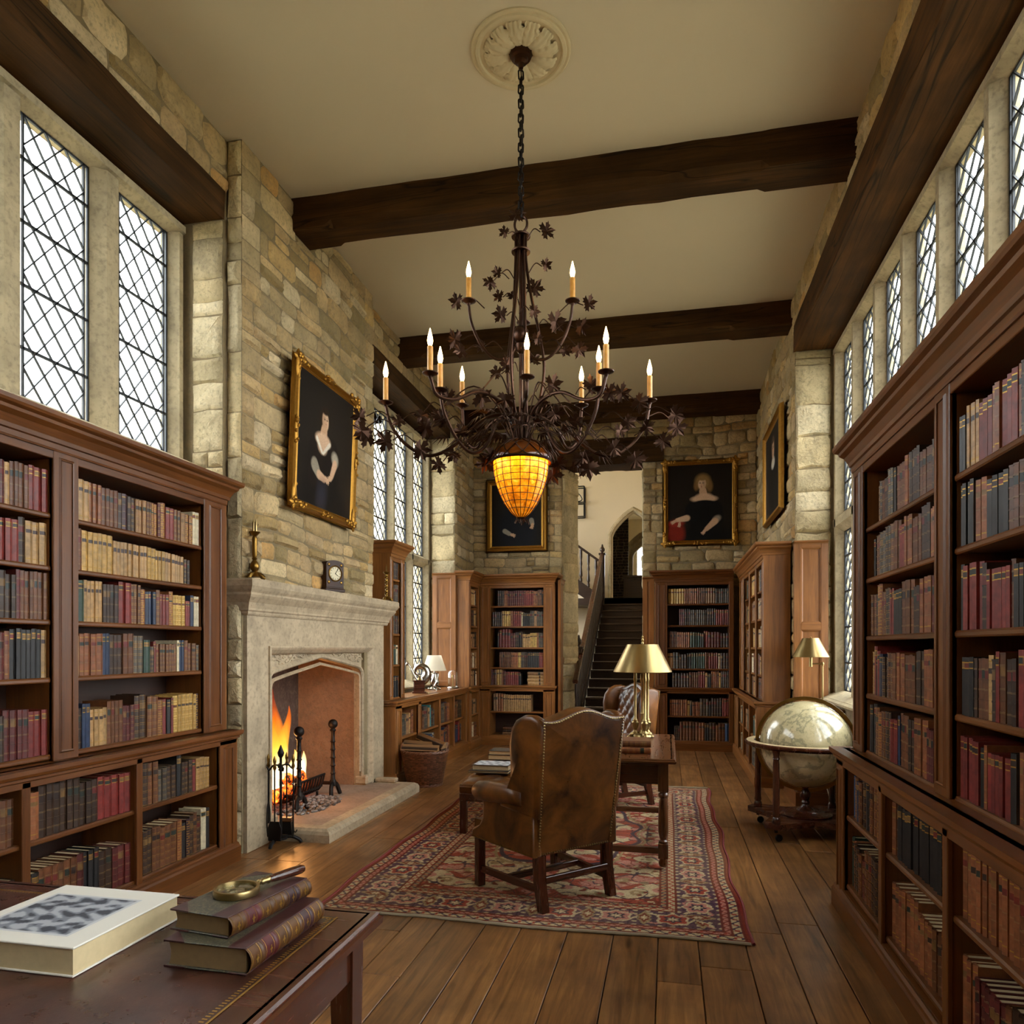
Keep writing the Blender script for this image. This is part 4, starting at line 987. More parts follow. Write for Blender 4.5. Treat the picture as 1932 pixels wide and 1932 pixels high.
# B: by the globe, u runs away from the viewer
eB, MB_ = bookcase('bookcase', 'tall oak bookcase on a deep counter, beside the globe', (1.6, 1.9, 0), Y_, NX, 2.6, [(.1, 1.14), (1.3, 2.4)], [(.1, .9), (.94, 1.7), (1.74, 2.44)], .64, .55, [.56, .175], [2.16, 1.88, 1.565, 1.247, .934], top=2.67, back=.2, ends=(0, 1))
def flip(Mx, L): return Mx
def shelf_rev(Mx, b, **k):
    """same as shelf_books but counting from the far end of the bay"""
    m = Mx @ T(b[1], 0, 0) @ Matrix.Diagonal((-1, 1, 1, 1)); n0 = len(BOOKS); shelf_books(m, 0, b[1]-b[0], **k)
    for q in BOOKS[n0:]: q['M'] = q['M'] @ Matrix.Diagonal((-1, 1, 1, 1))
rowsB = ['x1:.1:.16 l2:.19 d1 b2:.2 d2:.2 h2 k2 b3 o2 d4', 'x1:.1:.1 k1:.2:.026 b2:.21:.045 h2:.22:.05 d2 b4 r2 o4', 'x1:.1:.05 b2:.22:.034 d1:.22:.03 o2:.27:.045 b2 d3 r2 k3', 'x1:.1:.06 t1:.23:.036 r1:.26:.04 k1:.2 r1:.235:.05 n1:.22:.05 d2 b4 o3', 'k1:.24:.036 k2:.26:.042 b1:.25:.07 o1:.23:.05 b2 d3 r3 n1']
for i, (z, cl) in enumerate(((2.16, .25), (1.88, .25), (1.565, .28), (1.247, .285), (.934, .285))):
    for k, b in enumerate(((1.3, 2.4), (.1, 1.14))):
        shelf_rev(MB_, b, z=z, df=.52, clear=cl, spec=rowsB[i]+' b4 d3 o4 m3 r3 h4 t3 b4 d3' if k == 0 else rand_spec(30, 'bdrkot', 80+i), lab='%%s book, %%s from the globe end, %s shelf, bookcase by the globe' % ['top', 'second', 'third', 'fourth', 'fifth'][i], grp='books in the bookcase by the globe', vis=1-k, depth=.2)
for i, (z, cl, sp) in enumerate(((.56, .27, 'x1:.1:.03 u1:.23:.03 o1:.23:.055 n1:.215:.055 b1:.22:.05 d2 k2 b3 o3'), (.175, .35, 'e1:.27:.04 o1:.255:.03 d1:.25:.04 d1:.24:.05 b1:.22:.045 m1:.2:.045 b3 d4'))):
    for k, b in enumerate(((1.74, 2.44), (.94, 1.7), (.1, .9))):
        shelf_rev(MB_, b, z=z, df=.6, clear=cl, spec=sp+' o3 b3 d3 m3 k2' if k == 0 else rand_spec(20, 'bdmko', 90+i+k), lab='%%s book, %%s from the globe side, %s low shelf%s, bookcase by the globe' % (('upper', 'bottom')[i], ('', ' next bay', ' last bay')[k]), grp='books in the bookcase by the globe', vis=(1, .6, 0)[k], depth=.2, ts=(.036, .05), hs=(.22, .27))
# D: long low bookcase under the window, C: tall narrow unit standing on it
eD, MD = bookcase('low_bookcase', 'long low oak bookcase under the far window, behind the log basket', (-3.36, 10.18, 0), NY, X_, 2.83, [], [(.06, .62), (.66, 1.25), (1.29, 2.0), (2.1, 2.64)], .48, .4, [.5, .155], [], upper=False, ends=(0, 1), mats=[M['oak']]+[M['oak_back'], M['oak']])
sd = [['h8:.22:.04 l3', 'b6:.22:.04 n1:.23:.05 h2 d3'], ['b5 h3:.23', 'h3:.25 u1:.24 a1:.25:.05 l3 b3'], ['l4 a1:.26:.055 b4 h3', 't2 b2 o3 l2'], ['o2:.26 t2 b2 h2', 'y2 l3 t2']]
tops = ['d4:.24 b6:.23', 'o2 n1:.26:.05 b2 h4 t2', 'h2:.2 d2 a1:.27:.05 l2 h3 b2', 'o2:.27:.045 t1 l2 h3']
bots = ['h2:.24 r1:.28:.05 r1:.27:.06 n2:.24:.06 k1 n1:.22', 'o1:.28:.05 m1:.29:.04 b2:.26:.05 n1:.27:.05 o2:.24:.06', 'n1:.25:.05 w1:.25:.03 u2:.24 n2:.22 y3:.2', 's4:.3 y2 o2']
bn = ['corner bay', 'second bay', 'third bay', 'bay by the basket']
for k, b in enumerate([(.06, .62), (.66, 1.25), (1.29, 2.0), (2.1, 2.64)]):
    shelf_books(MD, b[0], b[1], .5, .42, .32, tops[k]+' x1:.1:.05 h2', '%%s book, %%s in the %s, upper shelf, low bookcase under the window' % bn[k], 'books in the low bookcase under the window', (.9, .9, .9, .9)[k], hs=(.22, .27), ts=(.036, .055))
    shelf_books(MD, b[0], b[1], .155, .42, .31, bots[k], '%%s book, %%s in the %s, bottom shelf, low bookcase under the window' % bn[k], 'books in the low bookcase under the window', (.9, .8, .45, .2)[k], hs=(.22, .27), ts=(.036, .055))
eC, MC = bookcase('narrow_bookcase', 'tall narrow oak bookcase standing on the low bookcase, beyond the mantel', (-3.36, 7.93, 0), NY, X_, .43, [(.1, .35)], [], .4, .36, [], [2.28, 1.98, 1.66, 1.31, .935], top=2.67, lower=False, ends=(1, 1), mats=[M['oak'], M['oak_back'], M['oak']])
for i, (z, sp) in enumerate(zip([1.98, 1.66, 1.31, .935, 2.28], ['h3 d2 k2', 'd3 h2 t2', 'w2:.22 e2 t3 d2', 'k4:.24 n2 h2', 'd9'])):
    shelf_books(MC, .1, .35, z, .33, .26, sp, '%%s book, %%s from the window side, %s shelf, narrow bookcase beyond the mantel' % ['second', 'third', 'fourth', 'bottom', 'top'][i], 'books in the narrow bookcase', .8 if i < 4 else .2)
# E: corner unit on the window wall, F: under the half-hidden portrait
eE, ME = bookcase('bookcase', 'narrow oak corner bookcase beside the glass dome', (-3.05, 10.78, 0), NY, X_, .585, [(.06, .5)], [(.06, .5)], .21, .2, [.5, .155], ZU5+[.925], top=2.615, ends=(0, 1), mats=[M['oak'], M['oak_back'], M['oak']])
for i, z in enumerate(ZU5+[.925, .5, .155]):
    shelf_books(ME, .06, .5, z, .175, .25, rand_spec(12, 'bdltw', 120+i), '%%s book, %%s along the %s shelf, corner bookcase' % ORD[i], 'books in the corner bookcase', .25, depth=.13)
eF, MF = bookcase('bookcase', 'oak bookcase below the half-hidden portrait, beside the stairs', (-1.685, 11.17, 0), NX, NY, 1.16, [(.165, .995)], [(.165, .995)], .385, .37, [.52, .155], ZU5+[.925], top=2.615, ends=(1, 0), mats=[M['oak'], M['oak_back'], M['oak']])
rF = ['k1:.23 b2 o2 r5:.23:.03 m4:.23:.034:band m4:.225:.03 o2 d4:.23', 'h3:.22 l1 h2 k4:.2:.028 w1 r4:.23:.034 o1 y3:.24:.034 t1 d5:.22 o1:.2', 'h3:.22 o1 y3:.22 g1 t3:.2 d1:.24 k1:.24 d2:.23 m2 r3:.28:.045:band r1:.27 k1', 'r2:.23:.034 k5:.24:.036 d2:.23 h2:.24 y2:.23 o4:.23 b7:.235', 's4:.26 x1:.1:.08 k1:.18:.04 r6:.2:.034 m1 o1 g2:.26:.04 b1 m2:.26']
for i, (z, sp) in enumerate(zip(ZU5+[.925], rF)):
    shelf_books(MF, .165, .995, z, .34, .25 if i != 2 else .3, sp, '%%s book, %%s from the stairs, %s shelf, bookcase under the half-hidden portrait' % ['top', 'second', 'third', 'fourth', 'fifth'][i], 'books in the bookcase under the half-hidden portrait', 1.)
shelf_books(MF, .165, .995, .52, .36, .3, 'x1:.1:.19 t13:.25:.035 o2:.27 l2:.27', '%s book, %s from the stairs, upper low shelf, bookcase under the half-hidden portrait', 'books in the bookcase under the half-hidden portrait', .9)
shelf_books(MF, .165, .995, .155, .36, .3, 'x1:.1:.3 s3:.34', '%s book, %s from the stairs, bottom shelf, bookcase under the half-hidden portrait', 'books in the bookcase under the half-hidden portrait', .6)
# G: under the gilt portrait, H: along the wall beside it
eG, MG = bookcase('bookcase', 'oak bookcase below the gilt-framed portrait, beside the stairs', (.925, 11.17, 0), NX, NY, 1.1, [(.06, .93)], [(.06, .93)], .385, .37, [.505, .145], ZU5+[.92], top=2.615, ends=(0, 1), mats=[M['oak_dark'], M['oak_back'], M['oak']])
rG = ['h7:.21:.026 l4 b4 o6:.22:.03 y6:.22 d4', 'r6:.22:.03 k1 d3 h8:.22:.03 d3 m3:.24', 'd3 m4:.22 r2 k2 e4:.22 o6:.22 b6', 'd3 w1:.22 r4 b2 e6:.23:.034 k2 d3 h2 t2 o3', 'h4 y1 o4 k2:.2 t1 r3:.23 b4 d6']
for i, (z, sp) in enumerate(zip(ZU5+[.92], rG)):
    shelf_books(MG, .06, .93, z, .34, .25, sp, '%%s book, %%s from the corner, %s shelf, bookcase under the gilt portrait' % ['top', 'second', 'third', 'fourth', 'fifth'][i], 'books in the bookcase under the gilt portrait', 1.)
for i, (z, sp) in enumerate(((.505, 'r3:.26:.03 d4:.26 k1 h3:.25 o4:.2 k1 y1 o8:.23:.03 r3:.24'), (.145, 'u1:.26:.05 b2:.26:.045 o1 d2:.26:.045 k2 o2:.26:.045 b6:.27:.045 d3'))):
    shelf_books(MG, .06, .93, z, .36, .3, sp, '%%s book, %%s from the corner, %s shelf, bookcase under the gilt portrait' % ('upper low', 'bottom')[i], 'books in the bookcase under the gilt portrait', .95)
eH, MH = bookcase('bookcase', 'oak bookcase along the wall under the side-on portrait, behind the globe', (1.275, 8.12, 0), Y_, NX, 2.62, [(.1, .66), (.74, 1.34), (1.42, 2.05)], [(.08, .72), (.76, 1.4), (1.44, 2.1)], .345, .275, [.5, .15], ZU5+[.92], top=2.615, ends=(1, 0), mats=[M['oak'], M['oak_back'], M['oak']])
hb = ['the bay nearest the globe', 'the middle bay', 'the corner bay']
for i, z in enumerate(ZU5+[.92]):
    for k, b in enumerate([(.1, .66), (.74, 1.34), (1.42, 2.05)]):
        shelf_books(MH, b[0], b[1], z, .25, .25, rand_spec(16, 'hbldwktgeo', 140+i*3+k), '%%s book, %%s along %s, %s shelf, bookcase behind the globe' % (hb[k], ORD[i]), 'books in the bookcase behind the globe', .5)
for i, z in enumerate((.5, .15)):
    for k, b in enumerate([(.08, .72), (.76, 1.4), (1.44, 2.1)]):
        shelf_books(MH, b[0], b[1], z, .32, .3, rand_spec(16, 'hbldwkte', 170+i*3+k), '%%s book, %%s along %s, %s low shelf, bookcase behind the globe' % (hb[k], ('upper', 'bottom')[i]), 'books in the bookcase behind the globe', .4)
# I: low cupboard in the corner under the window
eI = thing('low_cupboard', 'low oak cupboard in the corner behind the globe, under the brass lamp', 'cupboard', (1.4, 7.6, 0))
w = MB(); w.box(1.2, 1.61, 7.22, 7.9, .02, .88, b=.003); w.build('carcass', M['oak_dark'], eI, world=True)
w = MB(); w.box(1.19, 1.615, 7.21, 7.9, .88, .92, b=.006); w.build('top', M['oak_dark'], eI, world=True)
w = MB(); w.sweep(PLIN, [(1.2, 7.9), (1.2, 7.22), (1.61, 7.22)][::-1]); w.build('plinth', M['oak_dark'], eI, world=True)
# ---- pick the 300 that show largest, the rest go into one object
FPX, TH = 1357., math.radians(12.22); cs, sn = math.cos(TH), math.sin(TH)
def proj(p):
    d = -sn*p[0]+cs*p[1]; return (966+FPX*(cs*p[0]+sn*p[1])/d, 1222-FPX*(p[2]-1.5)/d) if d > .2 else (-9e3, 0)
for b in BOOKS:
    q = [proj(b['M'] @ Vector(p)) for p in ((-b['w']/2, 0, 0), (b['w']/2, 0, 0), (b['w']/2, 0, b['h']), (-b['w']/2, 0, b['h']))]
    ar = abs(sum(q[i][0]*q[(i+1) % 4][1]-q[(i+1) % 4][0]*q[i][1] for i in range(4)))/2
    cx = sum(p[0] for p in q)/4; cy = sum(p[1] for p in q)/4
    if not (250 < cx < 1684 and 0 < cy < 1932): ar = 0
    if 965 < cx < 1195 and cy > 1340: ar *= .05
    if 1130 < cx < 1260 and cy > 1215: ar *= .5
    b['a'] = ar*b['vis']
BOOKS.sort(key=lambda b: -b['a'])
seen = set()
rest = MB()
for i, b in enumerate(BOOKS):
    b['lab'] = ' '.join(b['lab'].split())
    if i < 300 and b['a'] > 0 and b['lab'] not in seen:
        seen.add(b['lab']); w = MB(); book_mesh(w, b['w'], b['h'], b['d'], b['c'], b['s'], b['a'] > 230); o = w.build('book', [M['book'], M['gold']]); o.matrix_world = b['M']
        tag(o, b['lab'], 'book', b['grp']); w = MB(); pages_mesh(w, b['w'], b['h'], b['d']); w.build('page_block', M['paper'], o)
    else:
        rest.M = b['M']; book_mesh(rest, b['w'], b['h'], b['d'], b['c'], b['s'], b['a'] > 300); rest.mat = 2; rest.col = (1, 1, 1); rest.box(-b['w']/2+.0028, b['w']/2-.0028, -b['d']+.006, -.008, .004, b['h']-.005, b=0); rest.mat = 0
tag(rest.build('shelved_books', [M['book'], M['gold'], M['paper']]), 'the many small far-off books on the remaining shelves', 'books', 'smaller books', 'stuff')
for l_ in seen:
    if len(l_.split()) > 16: print('LONG', l_)
print('BOOKS', len(BOOKS), len(seen))
M['dial'] = plain('silvered_dial', srgb('b9ae90'), .5, .3); M['fringe'] = plain('rug_fringe', srgb('a59a80'), .9); M['selv'] = plain('red_selvedge', srgb('84383a'), .9)
# ---------------------------------------------------------------- rug
def rug_colors(nx, ny, Wd, Ln):
    x, y = np.meshgrid((np.arange(nx)+.5)/nx*Wd, (np.arange(ny)+.5)/ny*Ln)
    c = lambda h: np.array(srgb(h))
    red, deep, navy, crm, rose, tan, grn = c('96382f'), c('6e2420'), c('26203c'), c('c4b08a'), c('b4776a'), c('96805c'), c('6f7050')
    ed = np.minimum(np.minimum(x, Wd-x), np.minimum(y, Ln-y)); o = np.zeros((ny, nx, 3))
    along = np.where(np.minimum(x, Wd-x) < np.minimum(y, Ln-y), y, x)
    rg = np.random.RandomState(3)
    def nz(s, k=0):
        q = np.zeros_like(x); r2 = np.random.RandomState(50+k)
        for _ in range(8):
            a, p = r2.uniform(0, 6.3), r2.uniform(0, 6.3); f = s*r2.uniform(.6, 1.6); q += np.sin((x*np.cos(a)+y*np.sin(a))*f+p)
        return q/8
    sx = np.abs(x-Wd/2); sy = np.abs(y-Ln/2)          # mirrored field
    def nzs(s, k=0):
        q = np.zeros_like(x); r2 = np.random.RandomState(80+k)
        for _ in range(9):
            a, p = r2.uniform(0, 6.3), r2.uniform(0, 6.3); f = s*r2.uniform(.6, 1.6); q += np.sin((sx*np.cos(a)+sy*np.sin(a))*f+p)
        return q/9
    f = nzs(17); g = nzs(36, 1); h = nzs(66, 2); vine = np.abs(nzs(26, 3))
    o[:] = crm*.95
    def put(m, col): o[m] = col
    put(f > -.06, red); put(f > .2, rose); put(g > .28, tan); put((g < -.3), rose); put((h > .33) & (f < .1), grn); put(vine < .035, navy*1.1); put((np.abs(g) < .03) & (f > 0), deep)
    put(np.abs(f+.06) < .02, deep); put((h < -.36), crm); put((h > .4), deep)
    # medallion and corners
    d = np.sqrt((sx/.55)**2+(sy/.95)**2)+.07*np.cos(np.arctan2(sy, sx)*8)
    m = d < 1; put(m & (f > -.05), red); put(m & (f <= -.05), crm*.95); put(m & (vine < .05), navy); put(m & (g > .25), rose); put(np.abs(d-1) < .03, navy); put(np.abs(d-1.08) < .02, tan)
    put(d < .4, tan); put((d < .4) & (g > 0), red); put(np.abs(d-.4) < .03, navy)
    # borders, from outside in
    def band(a, b): return (ed >= a) & (ed < b)
    put(band(0, .03), deep*1.2)
    def guard(a, b, bg, fg, per):
        m = band(a, b); mid = (a+b)/2; w = (b-a)/2; put(m, bg); ph = along/per*2*PI
        put(m & (np.abs((ed-mid)/w-.55*np.sin(ph)) < .28), fg); put(m & (np.cos(ph) > .8) & (np.abs(ed-mid) < w*.5), red)
        for e in (a, b): put((np.abs(ed-e) < .006), deep*.8)
    guard(.03, .085, crm*.9, navy*1.3, .08); guard(.085, .13, rose, deep, .06)
    m = band(.13, .37); put(m, navy*1.1+rose*.12); cen = .25; per = .31; k = np.floor(along/per); t_ = (along/per-k-.5)*per; e_ = ed-cen
    rr = np.sqrt((t_/.085)**2+(e_/.075)**2)+.13*np.cos(6*np.arctan2(e_, t_)); alt = (k % 2 == 0)
    vv = np.abs(e_-.07*np.sin(along/per*2*PI+1)); put(m & (vv < .012), crm)
    vv = np.abs(e_+.075*np.sin(along/per*2*PI+.4)); put(m & (vv < .010), rose)
    s2 = np.abs(np.sin(along*46)*np.sin(ed*58)); put(m & (s2 > .78), crm*.85); put(m & (s2 < .06), navy)
    put(m & (rr < 1.05), crm); put(m & (rr < .9) & alt, red); put(m & (rr < .9) & ~alt, rose); put(m & (rr < .55), navy); put(m & (rr < .32), crm)
    tb = np.abs(np.abs(t_)-per/2); r3 = np.sqrt((tb/.035)**2+(e_/.1)**2)+.15*np.cos(np.arctan2(e_, tb)*5); put(m & (r3 < 1), tan); put(m & (r3 < .7), deep); put(m & (r3 < .4), crm)
    for e in (.13, .37): put(np.abs(ed-e) < .007, deep*.8)
    guard(.37, .415, crm*.9, red, .07); guard(.415, .46, tan, navy*1.3, .055)
    wear = np.clip(.5+.8*nz(3, 9), 0, 1)[..., None]; o = o*(1-.22*wear)+.22*wear*(tan+crm)/2
    o *= (1+.12*rg.randn(ny, nx, 1))*(1+.04*np.sin(y*700)[..., None]); return np.clip((o-.12)*1.18+.12, .004, 1)*1.12
RW, RL = 2.4, 4.1
t = thing('persian_rug', 'worn red and navy patterned oriental rug under the desk and wing chairs', 'rug', (-.79, 5.85, 0))
nx, ny = 340, 580
def rugf(u, v):
    x = (u-.5)*RW; y = (v-.5)*RL
    wob = .012*np.sin(y*3.1+x)+.01*np.sin(y*7.7)
    return x+np.sign(x)*np.abs(x/RW*2)**6*wob, y+np.abs(y/RL*2)**6*np.sign(y)*.014*np.sin(x*4.4+1), .006+.002*np.sin(x*5+y*3)*np.abs(v-.5)**4*16
grid_obj('pile', nx, ny, rugf, rug_colors(nx, ny, RW, RL), [M['rug']], t)
w = MB(); r = random.Random(4)
for s in (-1, 1):
    w = MB(); pts = [(x, s*(RL/2+.012+.014*math.sin(x*4.4+1)), .006+r.uniform(0, .004)) for x in np.linspace(-RW/2, RW/2, 60)]; w.tube(pts, .009, 6); w.build('fringe', M['fringe'], t)
for s in (-1, 1):
    w = MB(); w.tube([(s*(RW/2+.004)+s*(.012*math.sin(y*3.1+s*1.2)+.01*math.sin(y*7.7)), y, .005) for y in np.linspace(-RL/2, RL/2, 80)], .008, 6); w.build('selvedge', M['selv'], t)
# ---------------------------------------------------------------- wing chairs
LE = M['leather']
def wing_chair(loc, rz, label):
    t = thing('wing_chair', label, 'armchair', loc, rz, 'leather wing chairs'); lean = math.radians(7)
    MBk = T(0, .03, .305) @ RX(lean)
    xz = basis((0, 0, 0), (1, 0, 0), (0, 0, 1), (0, -1, 0)); yz = basis((0, 0, 0), (0, 1, 0), (0, 0, 1), (1, 0, 0))
    zt = lambda s: .775+.062*(.5+.5*math.cos(PI*min(1, abs(s)*1.15)))+.012*abs(s)**4
    hw = lambda z: .282+.03*(z/.78)**1.3
    out = [(-hw(.78*i/10), .78*i/10) for i in range(10)]+[(hw(.78)*s, zt(s)) for s in np.linspace(-1, 1, 25)]+[(hw(.78*i/10), .78*i/10) for i in range(9, -1, -1)]
    w = MB(); w.M = MBk @ T(0, .055, 0) @ xz; w.slab(out, .11, .022, puff=.008); w.build('backrest', LE, t, sharp=1.2)
    # buttoned inner back
    w = MB(); n, m = 32, 34; vs = []
    for j in range(m+1):
        v = j/m; z = .16+(zt(0)-.19)*v
        for i in range(n+1):
            u = -1+2*i/n; x = u*(hw(z)-.045); zz = .16+(zt(u)-.19)*v
            a, b = x/.13, zz/.15; d = 0
            q = abs(math.cos(PI*(a+b)/1)*1)*abs(math.cos(PI*(a-b)/1))
            e = max(0, (1-u**6))*max(0, 1-(2*v-1)**10)
            vs.append((x, .11+e*(.03+.03*q**.5), zz))
    fs = [(j*(n+1)+i, j*(n+1)+i+1, (j+1)*(n+1)+i+1, (j+1)*(n+1)+i) for j in range(m) for i in range(n)]
    w.M = MBk; w.add(vs, fs, smooth=True); w.build('buttoned_back', LE, t, sharp=3)
    w = MB(); w.M = MBk
    for a in range(-3, 4):
        for b in range(1, 11):
            x, z = a*.065, b*.075
            if (a+b) % 2 == 1 and .2 < z < .74 and abs(x) < .22: w.sphere((x, .135, z), .011, 6)
    w.build('button', LE, t)
    ob = [(0, .22), (0, .5), (.0, .74), (.03, .79), (.09, .802), (.16, .79), (.22, .752), (.255, .69), (.262, .6), (.245, .5), (.232, .4), (.25, .32), (.29, .27), (.3, .22)]
    oa = [(.0, .0), (.0, .3), (.2, .33), (.48, .31), (.5, .27), (.485, .22), (.49, .15), (.53, .09), (.6, .06), (.61, .0)]
    for s in (-1, 1):
        w = MB(); w.M = MBk @ T(s*.285, .0, 0) @ RZ(-s*.16) @ yz; w.slab(ob, .07, .03, puff=.012); w.build('wing', LE, t, sharp=1.5)
        w = MB(); w.M = T(s*.285, .02, .305) @ RZ(-s*.05) @ yz; w.slab(oa, .075, .02, puff=.004); w.build('arm_panel', LE, t, sharp=1.2)
        w = MB(); P = [(s*.315, .1, .63), (s*.325, .2, .632), (s*.335, .32, .63), (s*.345, .44, .622), (s*.35, .52, .612), (s*.351, .55, .61), (s*.352, .565, .609)]
        w.tube(P, [.05, .058, .062, .064, .06, .045, .01], 16); w.build('arm', LE, t, sharp=3)
        w = MB(); w.M = T(s*.255, .035, 0); w.loft([[(-.028, -.06, 0), (.022, -.06, 0), (.022, -.012, 0), (-.028, -.012, 0)], [(-.028, -.025, .17), (.026, -.025, .17), (.026, .03, .17), (-.028, .03, .17)], [(-.028, -.02, .31), (.028, -.02, .31), (.028, .035, .31), (-.028, .035, .31)]], smooth=False); w.build('leg', M['mahogany'], t)
        w = MB(); w.box(s*.3-.026, s*.3+.026, .575, .627, 0, .31, b=.004); w.build('leg', M['mahogany'], t)
        w = MB(); a, b = Vector((s*.25, .03, .11)), Vector((s*.3, .58, .11)); w.loft([[tuple(p+Vector(q)) for q in ((-.012, 0, -.02), (.012, 0, -.02), (.012, 0, .02), (-.012, 0, .02))] for p in (a, b)], smooth=False, gr=(0, 1, 0)); w.build('stretcher', M['mahogany'], t)
    w = MB(); w.box(-.275, .275, .32, .35, .095, .13); w.build('stretcher', M['mahogany'], t)
    w = MB(); w.box(-.235, .235, .005, .03, .15, .19); w.build('stretcher', M['mahogany'], t)
    w = MB(); w.loft([[(-.28, .03, z), (.28, .03, z), (.325, .625, z), (-.325, .625, z)] for z in (.307, .42)], smooth=False); w.build('seat_frame', LE, t)
    w = MB(); w.rbox(.53, .56, .14, .05, 8, T(0, .37, .48), .02); w.build('seat_cushion', LE, t, sharp=3)
    # brass nail heads round the back and along the lower edge
    w = MB(); w.smooth = True
    def nails(pts, Mx, sp=.017):
        P = [Mx @ Vector(p) for p in pts]; acc = 0
        for a, b in zip(P, P[1:]):
            L = (b-a).length; q = sp-acc
            while q < L: w.lathe([(.0054, -.002), (.0046, .003), (.001, .005)], 6, T(*(a.lerp(b, q/L))) @ nd, cap=False); q += sp
            acc = (acc+L) % sp
    w.mat = 0; nd = MBk.to_3x3().to_4x4() @ RX(PI/2); ins = [(x*.955, -.0015, max(.012, z-.012)) for x, z in out]; nails(ins+[ins[0]], MBk)
    w.build('nail_trim', M['brass'], t)
    for s in (-1, 1): w = MB(); w.smooth = True; nd = RY(s*PI/2); nails([(s*.327, .05, .318), (s*.352, .62, .318)], Matrix.Identity(4)); w.build('nail_trim', M['brass_d'], t)
    return t
wing_chair((-.509, 4.185, .0095), math.radians(47), 'brown leather wing chair seen from behind, in the middle of the rug')
wing_chair((-.29, 7.2, .0095), math.radians(122), 'brown leather buttoned wing chair beyond the desk, facing the fire')
# ---------------------------------------------------------------- library table under the brass lamp
def edge_top(w, x0, x1, y0, y1, z, th=.032):
    w.box(x0+.02, x1-.02, y0+.02, y1-.02, z-th, z, b=.002)
    w.sweep([(-.03, -th), (-.004, -th), (.004, -th+.006), (.006, -.016), (-.002, -.012), (-.002, -.006), (-.008, 0), (-.03, 0)], [(x0, y0), (x0, y1), (x1, y1), (x1, y0)][::-1], True, M=T(0, 0, z))
t = thing('library_table', 'dark oak library table with turned legs behind the near wing chair', 'table', (-.38, 5.56, 0)); kw = dict(parent=t, world=True)
w = MB(); edge_top(w, -.8, .05, 4.86, 6.28, .75); w.build('tabletop', M['desk'], **kw)
for a in ((-.74, -.0, 4.93, 4.955, .57, .718), (-.74, -.0, 6.185, 6.21, .57, .718), (-.745, -.72, 4.95, 6.2, .57, .718), (-.03, -.005, 4.95, 6.2, .57, .718)): w = MB(); w.box(*a); w.build('apron', M['mahogany'], **kw)
tl = [(.022, .165), (.03, .172), (.03, .185), (.02, .195), (.026, .21), (.034, .25), (.033, .35), (.028, .45), (.022, .475), (.034, .485), (.034, .5), (.024, .512), (.03, .525)]
for x in (-.72, -.03):
    for y in (4.96, 6.18):
        w = MB(); w.box(x-.035, x+.035, y-.035, y+.035, .52, .718); w.box(x-.033, x+.033, y-.033, y+.033, .07, .17); w.lathe(tl, 16, T(x, y, 0)); w.lathe([(.012, .0), (.026, .008), (.032, .03), (.024, .055), (.02, .072)], 14, T(x, y, .008)); w.build('leg', M['desk'], **kw)
for a in ((-.7, -.05, 4.94, 4.98, .1, .14), (-.7, -.05, 6.16, 6.2, .1, .14), (-.74, -.7, 4.98, 6.16, .1, .14), (-.05, -.01, 4.98, 6.16, .1, .14)): w = MB(); w.box(*a); w.build('stretcher', M['desk'], **kw)
t.location.z = .0115
def flat_book(name, label, x, y, z, lx, ly, th, rz, code, grp=None, spine='x+', cover=None, style='band'):
    """closed book lying flat; the spine on its +x side, ly is its height"""
    o = MB(); w_, h, d = th, ly, lx
    book_mesh(o, w_, h, d, code, style); Mx = basis((0, 0, 0), (0, 0, 1), (1, 0, 0), (0, 1, 0))
    ob = o.build(name, [M['book'], M['gold']]); ob.matrix_world = T(x, y, z+th/2) @ RZ(rz) @ T(lx/2-.004, -ly/2, 0) @ Mx
    tag(ob, label, 'book', grp); p = MB(); pages_mesh(p, w_, h, d); p.build('page_block', M['paper'], ob); return ob
flat_book('book', 'brown leather book lying uppermost of two on the library table', -.22, 5.2, .808, .25, .2, .04, -PI/2+.05, 'b'); flat_book('book', 'russet leather book lying under another on the library table', -.23, 5.2, .763, .28, .23, .044, -PI/2, 'o')
def brass_shade(t, z0, z1, r0, r1, Mx=None):
    w = MB(); w.lathe([(r0, z0), (r0+.003, z0+.004), (r1+.002, z1-.003), (r1, z1), (r1-.004, z1-.004), (r0-.006, z0+.002)], 40, cap=False); w.lathe([(r1-.003, z1-.002), (.01, z1-.001)], 40, cap=False); w.build('lamp_shade', M['brass'], t)
t = thing('table_lamp', 'brass three-column desk lamp with broad brass shade on the library table', 'lamp', (-.2, 5.92, .762), .35)
brass_shade(t, .54, .765, .232, .125)
w = MB(); w.lathe([(.003, .765), (.012, .772), (.006, .785), (.012, .8), (.005, .815), (.009, .825), (.001, .838)], 12); w.build('finial', M['brass'], t)
w = MB(); w.lathe([(.03, .03), (.028, .05), (.016, .07), (.018, .12), (.014, .125), (.014, .2), (.017, .205), (.012, .22), (.012, .45), (.02, .46), (.018, .52), (.01, .53), (.008, .77)], 16); w.build('column', M['brass'], t)
w = MB()
for k in range(3):
    a = k*2*PI/3+.5; w.tube(spline([(0, 0, .035), (.07*math.cos(a), .07*math.sin(a), .035), (.105*math.cos(a), .105*math.sin(a), .012)], 5), [.022]*8+[.02, .018, .016], 10)
    w.sphere((.108*math.cos(a), .108*math.sin(a), .012), .017, 8, (1.2, 1.2, .7))
w.lathe([(.075, .02), (.07, .035), (.04, .045)], 24); w.build('base', M['brass'], t)
